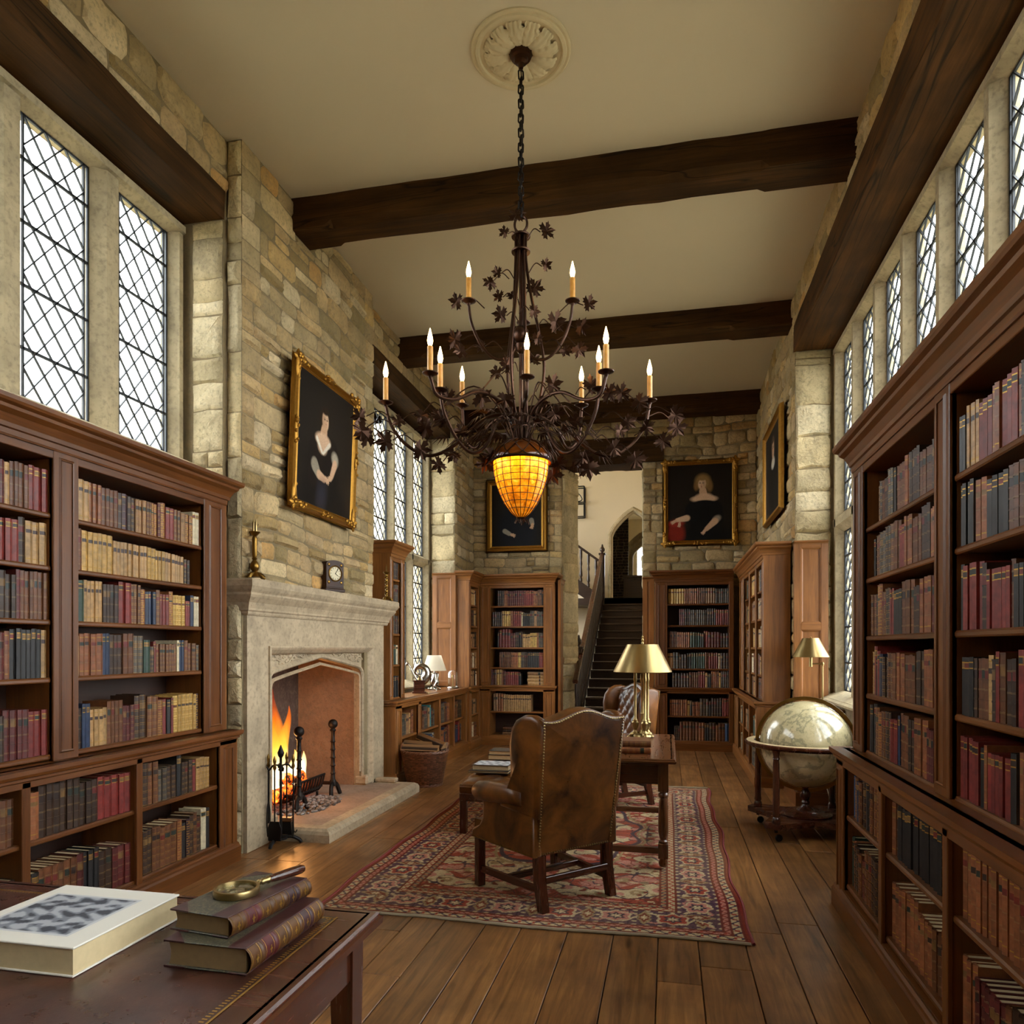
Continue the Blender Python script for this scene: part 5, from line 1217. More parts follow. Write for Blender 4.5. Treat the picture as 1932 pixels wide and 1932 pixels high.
for k in range(3):
    a = k*2*PI/3+.5; w = MB(); w.lathe([(.018, .035), (.024, .05), (.012, .07), (.026, .1), (.03, .13), (.018, .145), (.02, .15), (.01, .165), (.011, .46), (.016, .48), (.013, .5), (.014, .55)], 14, T(.06*math.cos(a), .06*math.sin(a), 0)); w.build('candle_column', M['brass'], t)
# ---------------------------------------------------------------- leather bench
t = thing('leather_bench', 'long buttoned brown leather bench with square wooden legs beside the library table', 'bench', (-1.3, 6.25, .0095))
w = MB(); n, m = 30, 60; LX, LY = .68, 1.42; vs = []
for j in range(m+1):
    for i in range(n+1):
        u, v = -1+2*i/n, -1+2*j/m; x, y = u*LX/2, v*LY/2; e = (1-u**8)*(1-v**12)
        q = abs(math.cos(PI*(x+y)/.2)*math.cos(PI*(x-y)/.2))**.5
        vs.append((x*(1-.02*(1-e)), y, .375+e**.5*(.05+.022*q)))
w.add(vs, [(j*(n+1)+i, j*(n+1)+i+1, (j+1)*(n+1)+i+1, (j+1)*(n+1)+i) for j in range(m) for i in range(n)], smooth=True)
w.rbox(LX, LY, .09, .025, 4, T(0, 0, .36)); w.build('cushion', LE, t, sharp=3)
w = MB(); w.box(-LX/2+.005, LX/2-.005, -LY/2+.005, LY/2-.005, .26, .325, b=.006); w.build('frame', M['mahogany'], t)
for sx in (-1, 1):
    for sy in (-1, 1): w = MB(); w.box(sx*(LX/2-.035)-.027, sx*(LX/2-.035)+.027, sy*(LY/2-.035)-.027, sy*(LY/2-.035)+.027, 0, .27, b=.004); w.build('leg', M['mahogany'], t)
def cover_pic(o, colA, colB): pass
flat_book('book', 'thin dark book under the picture book on the leather bench', -1.45, 5.9, .462, .26, .34, .018, PI/2, 'h', style='cloth')
ob = flat_book('book', 'large picture book with pale photographic cover on the leather bench', -1.44, 5.92, .481, .24, .31, .042, PI/2, 'h', style='cloth')
pc = np.zeros((40, 60, 3)); yy, xx = np.mgrid[0:40, 0:60]/40.
pc[:] = np.array(srgb('c9cbcd')); q = np.sin(xx*17+np.sin(yy*9)*2)+np.sin(yy*23+xx*5); pc[q > .7] = srgb('8f9296'); pc[q > 1.35] = srgb('4a4c50')
def lay_pic(name, x0, x1, y0, y1, z, cols, parent):
    g = grid_obj(name, cols.shape[1], cols.shape[0], lambda u, v: (lerp(x0, x1, u), lerp(y0, y1, v), z+0*u), cols, [M['paint']], parent, False); g.matrix_parent_inverse = parent.matrix_world.inverted() if False else parent.matrix_basis.inverted(); return g
lay_pic('cover_print', -1.59, -1.29, 5.806, 6.034, .5237, pc, ob)
flat_book('book', 'black book at the bottom of the dark pile on the leather bench', -1.48, 6.6, .462, .24, .3, .045, PI/2, 'k', style='cloth'); flat_book('book', 'grey-topped black book uppermost of the dark pile on the leather bench', -1.48, 6.6, .508, .23, .29, .035, PI/2, 'h', style='cloth')
# ---------------------------------------------------------------- writing desk in the foreground
t = thing('writing_desk', 'dark writing desk with worn leather top closest to the viewer', 'desk', (-1.5, 1.3, 0)); kw = dict(parent=t, world=True)
w = MB(); edge_top(w, -2.25, -.8, .62, 1.925, .75, .04); w.build('desktop', M['mahogany'], **kw)
w = MB(); w.box(-2.15, -.9, .72, 1.85, .748, .7515, b=.0005); w.build('leather_inlay', M['leather_d'], **kw)
w = MB(); r = random.Random(1)
for a, b in (((-.9, .72), (-.9, 1.85)), ((-.9, 1.85), (-2.15, 1.85))):
    n = int(math.dist(a, b)/.011)
    for i in range(n):
        x, y = lerp(a[0], b[0], i/n), lerp(a[1], b[1], i/n); dx, dy = (.011, .004) if a[0] == b[0] else (.004, .011)
        sx, sy = (-.012, 0) if a[0] == b[0] else (0, -.012)
        w.box(x+sx-dx/2, x+sx+dx/2, y+sy-dy/2, y+sy+dy/2, .7514, .7519, b=0)
for a in ((-.913+.01, -.9, .72, 1.85), (-2.15, -.9, 1.84, 1.8425)): w.box(a[0]+.008, a[1], a[2], a[3], .7514, .7519, b=0)
w.build('gilt_tooling', M['gold'], **kw)
for a in ((-.86, -.835, .7, 1.86, .6, .71), (-2.2, -.84, 1.84, 1.865, .6, .71), (-2.2, -.84, .68, .705, .6, .71), (-2.22, -2.195, .7, 1.86, .6, .71)): w = MB(); w.box(*a); w.build('apron', M['mahogany'], **kw)
for x in (-2.19, -.86):
    for y in (.71, 1.83): w = MB(); w.loft([[(x-q, y-q, z), (x+q, y-q, z), (x+q, y+q, z), (x-q, y+q, z)] for z, q in ((0, .022), (.6, .033), (.71, .034))], smooth=False); w.build('leg', M['mahogany'], **kw)
def half_book(label, x, y, z, lx, ly, th, rz, hide):
    """big half-leather volume: marbled boards, leather spine and corners, page block"""
    t = thing('leather_book', label, 'book', (x, y, z), rz, 'pile of two half-leather books')
    W2, H2 = lx/2, ly/2; th_ = .004
    w = MB()
    for zz in (0, th-th_): w.box(-W2, W2-.01, -H2, H2, zz, zz+th_, b=.0015)
    w.build('marbled_board', hide, t)
    w = MB(); w.col = srgb('42201f')
    for zz in (-.0004, th-th_+.0004):
        w.box(W2-.055, W2-.008, -H2-.0005, H2+.0005, zz, zz+th_, b=.0015)
        for s in (-1, 1): w.prism([(-W2-.0005, s*(H2+.0005)), (-W2+.055, s*(H2+.0005)), (-W2-.0005, s*(H2-.055))], zz, zz+th_)
    w.build('leather_corner', M['book'], t)
    w = MB(); n = 7; ax = [(W2-.012+.018*math.sin(PI*i/(n-1))**.7, .0+th*i/(n-1)) for i in range(n)]
    ys = [-H2]; 
    for k in range(6):
        a = -H2+ly*k/6; b = a+ly/6; ys_ = [(a, 0), (b-.012, 0), (b-.008, .0035), (b-.003, .0035), (b, 0)]
        w.col = srgb('52181a') if k == 1 else (srgb('38181a') if k == 4 else srgb('57340f'))
        for (y0, o0), (y1, o1) in zip(ys_, ys_[1:]):
            w.mat = 0; w.add([(px+o*(0 < i < n-1), yy, pz) for yy, o in ((y0, o0), (y1, o1)) for i, (px, pz) in enumerate(ax)], [(i, i+1, n+i+1, n+i) for i in range(n-1)], smooth=True)
        w.mat = 1; w.col = (1, 1, 1); xm = W2+.0068
        for yy in (a+.006, b-.018): w.tube([(px+.0006, yy, pz) for px, pz in ax], .0006, 4)
        m = (a+b)/2-.004; c = .006; zc = th/2
        w.add([(xm, m-c, zc), (xm, m, zc-c), (xm, m+c, zc), (xm, m, zc+c)], [(0, 1, 2, 3)]); w.add([(xm, m-c*.3, zc-c*1.6), (xm, m+c*.3, zc-c*1.6), (xm, m+c*.3, zc+c*1.6), (xm, m-c*.3, zc+c*1.6)], [(0, 1, 2, 3)])
    w.build('spine', [M['book'], M['gold']], t, sharp=1.2)
    w = MB(); k = 8; pr = [(-W2+.008+.006*math.sin(PI*i/k), th_+(th-2*th_)*i/k) for i in range(k+1)]
    w.loft([[(W2-.012, yy, th_)]+[(px, yy, pz) for px, pz in pr]+[(W2-.012, yy, th-th_)] for yy in (-H2+.007, H2-.007)], smooth=False); w.build('page_block', M['paper_d'], t)
    return t
tt = Nt('marbled_paper'); oo = tt.obj(); n1 = tt.noise(oo, 70, 5, .7, 2.5)
tt.bsdf(Base_Color=tt.ramp(n1, (.35, srgb('24221d')), (.5, srgb('444234')), (.68, srgb('75694a'))), Roughness=.4); M['marble'] = tt.m
half_book('thick half-leather book at the bottom of the pile on the writing desk', -1.04, 1.645, .7525, .225, .34, .062, -.02, M['marble'])
half_book('half-leather marbled book on top of the pile, under the magnifying glass', -1.072, 1.675, .8155, .18, .31, .05, -.13, M['marble'])
t = thing('magnifying_glass', 'brass magnifying glass with wooden handle lying on the leather books', 'magnifying glass', (-1.085, 1.66, .8665), -.0)
w = MB()
prof = [(.049, 0), (.056, 0), (.0575, .004), (.0575, .014), (.056, .018), (.049, .018), (.0485, .014), (.0485, .004)]
n = 44; rings = [[(p*math.cos(2*PI*i/n), p*math.sin(2*PI*i/n), z) for p, z in prof] for i in range(n)]; w.loft(rings+[rings[0]], True, False); w.build('brass_rim', M['brass'], t)
w = MB(); w.lathe([(.001, .003), (.03, .005), (.0485, .008), (.0485, .011), (.03, .0145), (.001, .0165)], 40); w.build('lens', M['lens'], t)
A_ = math.radians(62); hd = basis((0, 0, .011), (-math.sin(A_), math.cos(A_), 0), (0, 0, 1), (math.cos(A_), math.sin(A_), .04))
w = MB(); w.lathe([(.005, .056), (.008, .062), (.006, .068), (.009, .074), (.007, .082), (.01, .088), (.0085, .094)], 14, hd); w.build('ferrule', M['brass'], t)
w = MB(); w.lathe([(.0085, .094), (.011, .11), (.0125, .14), (.013, .17), (.0125, .19), (.009, .199), (.001, .201)], 14, hd); w.build('handle', M['mahogany'], t)
# big picture book with cream cover
t = thing('picture_book', 'large cream book with an engraved picture on its cover, at the edge of the desk', 'book', (-1.5, 1.58, .7525))
w = MB(); w.box(-.185, .185, -.2, .165, 0, .004, b=.001); w.box(-.185, .185, -.2, .165, .063, .068, b=.0015); w.build('cover', M['white'], t)
w = MB(); w.box(-.185, .18, -.195, .16, .004, .063, b=0)
w.build('page_block', M['paper'], t)
pc = np.zeros((70, 70, 3)); yy, xx = np.mgrid[0:70, 0:70]/70.; q = np.sin(xx*31+np.sin(yy*13)*3)+np.sin(yy*37+xx*9)+np.sin(xx*9-yy*15); pc[:] = srgb('7c8088'); pc[q > .5] = srgb('a9acb2'); pc[q < -.8] = srgb('44474e')
pc[:3] = pc[-3:] = srgb('c5c6c6'); pc[:, :3] = pc[:, -3:] = srgb('c5c6c6')
grid_obj('cover_print', 70, 70, lambda u, v: (lerp(-.15, .12, u), lerp(-.15, .1, v), .0685+0*u), pc, [M['paint']], t, False)
# ---------------------------------------------------------------- globe
GX, GY = 1.09, 6.2
t = thing('floor_globe', 'large antique library globe in a wooden stand on castors', 'globe', (GX, GY, 0), math.radians(0))
va = math.atan2(-GX, GY)     # meridian ring faces the room's near end
w = MB(); w.sphere((0, 0, .72), .35, 28); sp = w.build('sphere', M['globe'], t)
w = MB(); Mr = T(0, 0, .72) @ RZ(va) @ RX(PI/2); n = 64
pr = [(.357, -.012), (.385, -.012), (.385, .012), (.357, .012)]; rg_ = [[(p*math.cos(2*PI*i/n), p*math.sin(2*PI*i/n), z) for p, z in pr] for i in range(n)]
w.loft(rg_+[rg_[0]], True, False, Mr, smooth=True); w.build('meridian_ring', M['brass_d'], t, sharp=.5)
w = MB(); pr = [(.39, .735), (.395, .742), (.46, .742), (.472, .736), (.472, .722), (.458, .708), (.44, .7), (.39, .705)]
rg_ = [[(p*math.cos(2*PI*i/n), p*math.sin(2*PI*i/n), z) for p, z in pr] for i in range(n)]; w.loft(rg_+[rg_[0]], True, False); hr = w.build('horizon_ring', M['mahogany'], t, sharp=.5)
w = MB(); pr = [(.396, .7425), (.455, .7425), (.455, .7435), (.396, .7435)]; rg_ = [[(p*math.cos(2*PI*i/n), p*math.sin(2*PI*i/n), z) for p, z in pr] for i in range(n)]; w.loft(rg_+[rg_[0]], True, False); w.build('paper_scale', M['horizon'], hr)
LA = [math.radians(a) for a in (-129, 141, 51, -39)]
for a in LA:
    x, y = .43*math.cos(a), .43*math.sin(a)
    w = MB(); w.lathe([(.03, .15), (.034, .16), (.03, .18), (.024, .19), (.03, .205), (.026, .23), (.025, .6), (.022, .63), (.028, .64), (.022, .66), (.028, .69), (.03, .705)], 16, T(x, y, 0)); lgo = w.build('leg', M['mahogany'], t)
    w = MB(); w.tube([(x, y, .1), (x, y, .07)], .013, 8); w.lathe([(.012, -.011), (.026, -.01), (.029, 0), (.026, .01), (.012, .011)], 16, T(x+.02, y, .03) @ RX(PI/2) @ RY(.3)); w.build('castor', M['iron_b'], lgo)
w = MB(); pts = []
for k, a in enumerate(LA):
    b = LA[(k+3) % 4] if False else a
    for d in (.14, .0, -.14): pts.append((.49*math.cos(a+d), .49*math.sin(a+d)))
    a2 = a-PI/2; m = a-PI/4; 
    for f in (.3, .5, .7): q = lerp(.32, .26, 1-abs(f-.5)*4 if abs(f-.5) < .25 else 0); pts.append((q*math.cos(a-PI/2*f), q*math.sin(a-PI/2*f)))
w.prism(pts, .105, .15); w.build('stretcher_platform', M['mahogany'], t)
w = MB(); w.lathe([(.2, .15), (.205, .16), (.19, .172), (.15, .176), (.14, .184), (.07, .188), (.06, .2), (.035, .215), (.028, .235), (.034, .25), (.026, .265), (.042, .3), (.04, .33), (.022, .36), (.03, .37), (.024, .375)], 28); w.build('pedestal', M['mahogany'], t)
# ---------------------------------------------------------------- brass lamp on the corner cupboard
t = thing('table_lamp', 'small brass swing-arm lamp with brass shade behind the globe', 'lamp', (1.5, 7.62, .92))
w = MB(); w.lathe([(.07, 0), (.07, .012), (.02, .02), (.008, .03), (.007, .4), (.012, .405), (.012, .43), (.004, .44)], 20); w.build('stand', M['brass'], t)
w = MB(); w.tube([(0, 0, .42), (-.11, 0, .42)], .007, 8); w.sphere((0, 0, .42), .016, 8); w.sphere((-.11, 0, .42), .014, 8); w.tube([(-.11, 0, .39), (-.11, 0, .5)], .016, 10); w.build('swing_arm', M['brass'], t)
t2 = MB(); t2.M = T(-.11, 0, 0); t2.lathe([(.17, .485), (.172, .489), (.077, .675), (.073, .675), (.166, .487)], 36, cap=False); t2.lathe([(.074, .674), (.01, .676)], 36, cap=False); t2.lathe([(.004, .676), (.008, .684), (.001, .692)], 8); t2.build('lamp_shade', M['brass'], t)
w = MB(); w.tube(spline([(1.42, 7.16, .5), (1.38, 7.15, .3), (1.44, 7.14, .2), (1.47, 7.12, .08), (1.5, 7.1, .006)], 6), .005, 6); tag(w.build('power_cord', M['white']), 'thin white power cord hanging behind the globe', 'cord')
# ---------------------------------------------------------------- low bookcase top: lamp, sculpture, dome
t = thing('table_lamp', 'silver lamp with cream shade on the low bookcase by the far window', 'lamp', (-3.13, 9.42, .92))
w = MB(); w.lathe([(.165, .265), (.095, .475)], 36, cap=False); w.build('lamp_shade', M['shade'], t)
w = MB(); w.lathe([(.075, 0), (.075, .02), (.06, .03), (.04, .045), (.04, .06), (.05, .08), (.045, .13), (.05, .17), (.043, .21), (.045, .235), (.012, .24), (.01, .4)], 20)
for k in range(5): a = k*2*PI/5; w.tube(spline([(.046*math.cos(a), .046*math.sin(a), .06), (.056*math.cos(a+.5), .056*math.sin(a+.5), .11), (.05*math.cos(a+1), .05*math.sin(a+1), .17), (.052*math.cos(a+1.3), .052*math.sin(a+1.3), .22)], 4), .012, 6)
for k in range(4): a = k*PI/2+.4; w.sphere((.075*math.cos(a), .075*math.sin(a), .016), .018, 7)
w.build('stand', M['chrome'], t)
t = thing('nautilus_ornament', 'silver mounted shell ornament on a wooden plinth in front of the far window', 'ornament', (-3.1, 8.72, .92), -1.25)
w = MB(); w.box(-.06, .06, -.07, .07, .015, .15, b=.008); w.box(-.075, .075, -.09, .09, 0, .02, b=.005); w.box(-.07, .07, -.08, .08, .148, .165, b=.005); w.build('plinth', M['mahogany'], t)
w = MB(); n = 46; rings = []
for i in range(n):
    q = i/(n-1); a = -1.2+q*6.2; rr = .03+.085*(1-q)**1.2; cr = .012+.055*(1-q)**1.3
    c = Vector((0, rr*math.cos(a), .27+rr*math.sin(a))); d = Vector((0, math.cos(a), math.sin(a)))
    rings.append([tuple(c+d*(cr*math.cos(2*PI*k/12))+Vector((1, 0, 0))*(cr*.8*math.sin(2*PI*k/12))) for k in range(12)])
w.loft(rings, True, True); w.tube(spline([(0, -.02, .165), (0, -.06, .22), (0, -.1, .3), (0, -.13, .36), (0, -.17, .38)], 5), [.016]*12+[.012]*5+[.02, .03, .035, .01], 8); w.build('shell', M['chrome'], t, sharp=2)
w = MB(); w.lathe([(.012, .165), (.03, .17), (.012, .2), (.02, .22)], 12); w.tube([(-.05, .05, .0), (.08, .12, .0)], .014, 6); w.build('mount', M['brass'], t)
t = thing('glass_dome', 'tall clear glass dome on a dark base beside the cream-shaded lamp', 'glass dome', (-3.0, 9.86, .92))
w = MB(); w.lathe([(.08, 0), (.085, .01), (.08, .022), (.075, .025)], 28); w.build('base', M['chrome'], t)
w = MB(); w.lathe([(.07, .025), (.07, .2)]+[(.07*math.cos(a), .2+.07*math.sin(a)) for a in np.linspace(.15, 1.55, 9)], 28, cap=False); w.build('dome', M['dome'], t)
w = MB(); w.lathe([(.008, .025), (.006, .16), (.02, .165), (.001, .2)], 10); w.build('stem', M['brass'], t)
# ---------------------------------------------------------------- mantel shelf
def candlestick(x, y, z, h, label, tw=False):
    t = thing('candlestick', label, 'candlestick', (x, y, z), 0, 'brass candlesticks on the mantel shelf'); k = h/.45
    w = MB()
    for q in range(3):
        a = q*2*PI/3+.4; w.tube(spline([(0, 0, .045*k), (.04*k*math.cos(a), .04*k*math.sin(a), .035*k), (.065*k*math.cos(a), .065*k*math.sin(a), .01*k)], 4), [.018*k]*9, 8); w.sphere((.066*k*math.cos(a), .066*k*math.sin(a), .012*k), .012*k, 6)
    w.lathe([(.05*k, .02*k), (.03*k, .045*k), (.014*k, .06*k)], 18); w.build('base', M['brass_d'], t)
    w = MB()
    if tw:
        n = 60; w.loft([[((.016*k+.005*math.cos(3*a-i*.5))*math.cos(a), (.016*k+.005*math.cos(3*a-i*.5))*math.sin(a), lerp(.05, .36, i/n)*k) for a in np.linspace(0, 2*PI, 13)[:-1]] for i in range(n+1)])
    else: w.lathe([(.014, .055), (.03, .08), (.034, .1), (.026, .125), (.012, .145), (.02, .155), (.014, .165), (.018, .18), (.019, .3), (.015, .315), (.013, .32)] if k == 1 else [(.014*k, .05*k), (.02*k, .3*k)], 18)
    w.build('stem', M['brass_d'], t)
    w = MB(); w.lathe([(.012*k, .32*k), (.038*k, .345*k), (.04*k, .352*k), (.014*k, .352*k)], 20); w.build('drip_pan', M['brass_d'], t)
    w = MB()
    for q in range(3 if not tw else 1): a = q*2*PI/3; e = .01*k*(not tw); w.lathe([(.0075*k, .352*k), (.0075*k, .42*k), (.003*k, .43*k), (.001, .45*k)], 8, T(e*math.cos(a), e*math.sin(a), 0))
    w.build('socket', M['brass'], t)
candlestick(-2.97, 4.77, 2.0, .45, 'tall brass candlestick at the near end of the mantel shelf'); candlestick(-2.96, 7.28, 2.0, .4, 'twisted gilt candlestick at the far end of the mantel shelf', True)
t = thing('mantel_clock', 'dark bracket clock with round silvered dial on the mantel shelf', 'clock', (-2.965, 6.0, 2.0), math.radians(64))
w = MB(); w.box(-.11, .11, -.06, .06, .0, .03, b=.006); w.box(-.1, .1, -.052, .052, .03, .045, b=.004); pr = [(-.095, .045), (.095, .045), (.095, .25)]+[(.095*math.cos(a), .25+.035*math.sin(a)) for a in np.linspace(.1, PI-.1, 10)]+[(-.095, .25)]
w.prism(pr, -.05, .05, M=basis((0, 0, 0), (1, 0, 0), (0, 0, 1), (0, -1, 0))); w.build('case', M['oak_back'], t)
w = MB(); fz = basis((0, -.0505, .165), (1, 0, 0), (0, 0, 1), (0, -1, 0)); w.lathe([(.073, 0), (.073, .006), (.066, .009), (.06, .004)], 36, fz, cap=False)
for s in (-1, 1):
    for v in (-1, 1): w.sphere((s*.068, -.052, .165+v*.078), .014, 6, (1, .4, 1))
w.build('bezel', M['brass_d'], t)
w = MB(); w.lathe([(.062, .0), (.062, .003), (.001, .0035)], 36, fz); dl = w.build('dial', M['dial'], t)
w = MB(); w.M = fz
for k in range(12): a = k*PI/6; w.box(-.002, .002, .044, .057, .0036, .0046, b=0, M=RZ(a))
w.build('hour_marks', M['iron_b'], dl)
w = MB(); w.M = fz; w.box(-.0022, .0022, -.006, .034, .0052, .0062, b=0, M=RZ(-2.2)); w.box(-.0016, .0016, -.008, .05, .0068, .0076, b=0, M=RZ(-.6)); w.build('hands', M['iron_b'], dl)
# ---------------------------------------------------------------- portraits
def portrait(nx, ny, fn):
    x, y = np.meshgrid(np.linspace(0, 1, nx), np.linspace(0, ny/nx, ny)); im = np.zeros((ny, nx, 3)); im[:] = srgb('16120f')   # both axes in picture widths
    def blob(cx, cy, rx, ry, col, a=0, soft=.2, op=1.):
        dx, dy = x-cx, y-cy; ca, sa = math.cos(a), math.sin(a); u, v = dx*ca+dy*sa, -dx*sa+dy*ca
        k = (np.clip((1+soft-np.sqrt((u/rx)**2+(v/ry)**2))/(2*soft), 0, 1)*op)[..., None]; im[:] = im*(1-k)+np.array(srgb(col))*k
    def limb(p, q, r0, r1, col, soft=.3):
        for i in range(17): t_ = i/16; rr = lerp(r0, r1, t_); blob(lerp(p[0], q[0], t_), lerp(p[1], q[1], t_), rr, rr, col, 0, soft)
    fn(blob, limb); rg = np.random.RandomState(1); im[:] = im*(1+.07*rg.randn(ny, nx, 1)); return im
def head(b, cx, cy, s, skin, hair, long_=False, turn=-.12):
    """an oval face in half profile with brow, eyes, nose and mouth; s is half the face's height"""
    b(cx+.1*s, cy+.2*s, s*1.02, s*1.15, hair, 0, .15)
    if long_: b(cx+.55*s, cy-.7*s, s*.5, s*1.5, hair, -.12, .3); b(cx-.45*s, cy-.6*s, s*.3, s*1.0, hair, .1, .3)
    b(cx, cy, s*.66, s*.95, skin, turn, .1); b(cx+.38*s, cy-.08*s, s*.3, s*.72, '8f6a4c', 0, .6, .5); b(cx-.2*s, cy-.22*s, s*.3, s*.2, 'c98f72', 0, .8, .35)
    for q in (-.34, .16): b(cx+q*s, cy+.14*s, s*.15, s*.07, '2c201a', 0, .5); b(cx+q*s, cy+.32*s, s*.19, s*.035, '4a3626', 0, .5, .8)
    b(cx-.13*s, cy-.08*s, s*.06, s*.25, 'b58a68', .1, .6, .7); b(cx-.14*s, cy-.3*s, s*.12, s*.05, '855a44', 0, .5, .8); b(cx-.1*s, cy-.5*s, s*.18, s*.06, '8a3a34', 0, .4); b(cx-.08*s, cy-.64*s, s*.14, s*.04, '9a7458', 0, .5, .6)
    b(cx+.05*s, cy+.92*s, s*.66, s*.36, hair, 0, .25)
def hand(b, l, x, y, s, a, col='c8a486'):
    b(x, y, s, s*.7, col, a, .2)
    for k in range(4): q = a+(-.45+.3*k); l((x+s*.6*math.cos(q), y+s*.6*math.sin(q)), (x+s*(1.9-.12*abs(k-1.5))*math.cos(q), y+s*1.8*math.sin(q)), s*.2, s*.13, col)
    l((x, y+s*.4), (x+s*1.1*math.cos(a+.9), y+s*1.1*math.sin(a+.9)), s*.22, s*.15, col)
def lady_a(b, l):       # long dark hair, dark gown, hands folded low
    b(.45, .5, .5, .5, '28211a', 0, .7, .8); b(.56, .22, .3, .36, '18120f', 0, .2); b(.52, .05, .42, .22, '15100d', 0, .2); l((.66, .5), (.7, .25), .1, .09, '1d1511'); l((.4, .52), (.36, .42), .09, .08, '1a1310')
    head(b, .53, .735, .085, 'd3b091', '2a1c12', True); l((.545, .66), (.555, .6), .042, .05, 'c09a7a'); b(.56, .565, .13, .06, 'd0ad8e', 0, .2); b(.57, .51, .08, .06, 'cba88a', .1, .25); l((.44, .56), (.55, .46), .018, .012, 'd9cfbe'); l((.67, .56), (.57, .46), .018, .012, 'd9cfbe')
    b(.335, .46, .065, .055, 'a39a88', .5, .3); l((.33, .42), (.39, .3), .036, .026, 'caa587'); l((.7, .34), (.62, .27), .05, .035, '8f8676'); l((.62, .27), (.52, .25), .034, .026, 'caa587'); hand(b, l, .49, .255, .035, 3.3); hand(b, l, .41, .275, .03, -.3); b(.56, .1, .08, .12, '31303a', .2, .6, .7)
def lady_b(b, l):       # fair curled hair, black off-shoulder gown, hand on a red cushion
    b(.5, .6, .6, .6, '241c15', 0, .7, .7); b(.57, .35, .25, .32, '0e0d0d', 0, .15); b(.6, .08, .36, .22, '0e0d0d', 0, .2); l((.4, .52), (.36, .35), .1, .09, '100f0f'); l((.74, .52), (.78, .3), .09, .08, '100f0f')
    b(.545, .94, .12, .12, '8a6c40', 0, .25); b(.65, .86, .05, .09, '7c5e36', 0, .35); b(.445, .87, .04, .07, '7c5e36', 0, .35); head(b, .535, .9, .092, 'd8b693', '8c6e42'); l((.545, .8), (.555, .73), .045, .05, 'c8a281'); b(.565, .66, .2, .06, 'd4b292', 0, .18); b(.565, .7, .12, .05, 'd2ae8e', 0, .3); b(.57, .585, .19, .055, '121010', 0, .15)
    b(.12, .12, .14, .2, '7e2418', 0, .25); b(.12, .28, .13, .05, '8f2e20', .05, .3); l((.3, .36), (.14, .33), .045, .028, 'cfac8c'); hand(b, l, .1, .31, .034, 3.6); hand(b, l, .18, .27, .03, 4.5); b(.76, .33, .07, .05, '8d8272', .6, .3); l((.74, .3), (.6, .17), .046, .03, 'c4a081'); hand(b, l, .57, .14, .034, 4.0)
def sitter_c(b, l):     # only hands and dark clothes can be seen under the lamp
    b(.5, .6, .6, .6, '221e1a', 0, .7, .7); b(.5, .35, .38, .5, '15161c', 0, .2); head(b, .47, .95, .1, 'c8a284', '3a2a1c'); b(.47, .82, .12, .04, 'd2cabb', 0, .3); l((.26, .3), (.36, .24), .04, .034, '8f8878'); hand(b, l, .41, .22, .04, -.4, 'c6a080'); l((.8, .5), (.82, .42), .04, .034, '8f8878'); hand(b, l, .82, .4, .042, -1.9, 'c6a080')
def sitter_d(b, l):
    b(.5, .5, .5, .5, '2a221a', 0, .7, .6); b(.5, .25, .36, .36, '151311', 0, .2); head(b, .5, .6, .1, 'b8967a', '4a3a2c'); b(.5, .47, .11, .05, 'b9b0a0', 0, .3)
def painting(name, label, o, u, n, w_, h_, fn, tilt=0., ornate=True, fr=.085):
    """o: bottom centre on the wall; u along the picture, n into the room"""
    t = thing(name, label, 'painting', o, 0, 'oil portraits'); B = basis((0, 0, 0), u, (0, 0, 1), n) @ T(0, 0, .012) @ RX(tilt)
    pr = [(0, 0), (.012, .0), (.02, .03), (.03, .05), (.045, .055), (.055, .035), (.065, .022), (.075, .028), (fr, .018), (fr, 0)]
    w = MB(); w.sweep(pr, [(-w_/2, 0), (-w_/2, h_), (w_/2, h_), (w_/2, 0)], True, M=B, smooth=False); w.build('gilt_frame', M['gilt'], t, sharp=.4)
    g = grid_obj('canvas', 150, int(150*(h_-2*fr)/(w_-2*fr)), lambda a, b: tuple(np.tensordot(np.array([list(B[i])[:3] for i in range(3)]), np.stack([lerp(-w_/2+fr, w_/2-fr, a), lerp(fr, h_-fr, b), .018+0*a]), 1)[k]+B[k][3] for k in range(3)), portrait(150, int(150*(h_-2*fr)/(w_-2*fr)), fn), [M['paint']], t, False)
    if ornate:
        r = random.Random(int(o[1]*10))
        for cx in (-1, 1):
            for cz in (0, 1):
                w = MB(); w.M = B; w.sphere((cx*(w_/2-.09), (h_-.04 if cz else .04), .036), .05, 8, (2.4, .75, .4)); w.sphere((cx*(w_/2-.04), (h_-.09 if cz else .09), .036), .05, 8, (.75, 2.4, .4))
                for k in range(26):
                    q = r.random()**1.3*.17; d = r.choice((0, 1)); x = cx*(w_/2-.02-q*d-r.uniform(0, .04)); z = (h_ if cz else 0)+(-1 if cz else 1)*(.02+q*(1-d)+r.uniform(0, .04))
                    w.sphere((x, z, .045+r.uniform(-.01, .015)), r.uniform(.009, .02), 5, (1.2, 1.2, .9))
                w.build('corner_ornament', M['gilt'], t)
        for x, z in ((0, .035), (0, h_-.035), (-w_/2+.035, h_/2), (w_/2-.035, h_/2)):
            w = MB(); w.M = B; w.sphere((x, z, .035), .05, 8, (2.2 if x == 0 else .5, .5 if x == 0 else 2.2, .4))
            for k in range(16):
                q = r.uniform(-.11, .11); a, b = (q, r.uniform(-.02, .02)) if x == 0 else (r.uniform(-.02, .02), q); w.sphere((x+a, z+b, .045+r.uniform(-.01, .012)), r.uniform(.008, .017), 5)
            w.build('crest_ornament', M['gilt'], t)
    return t
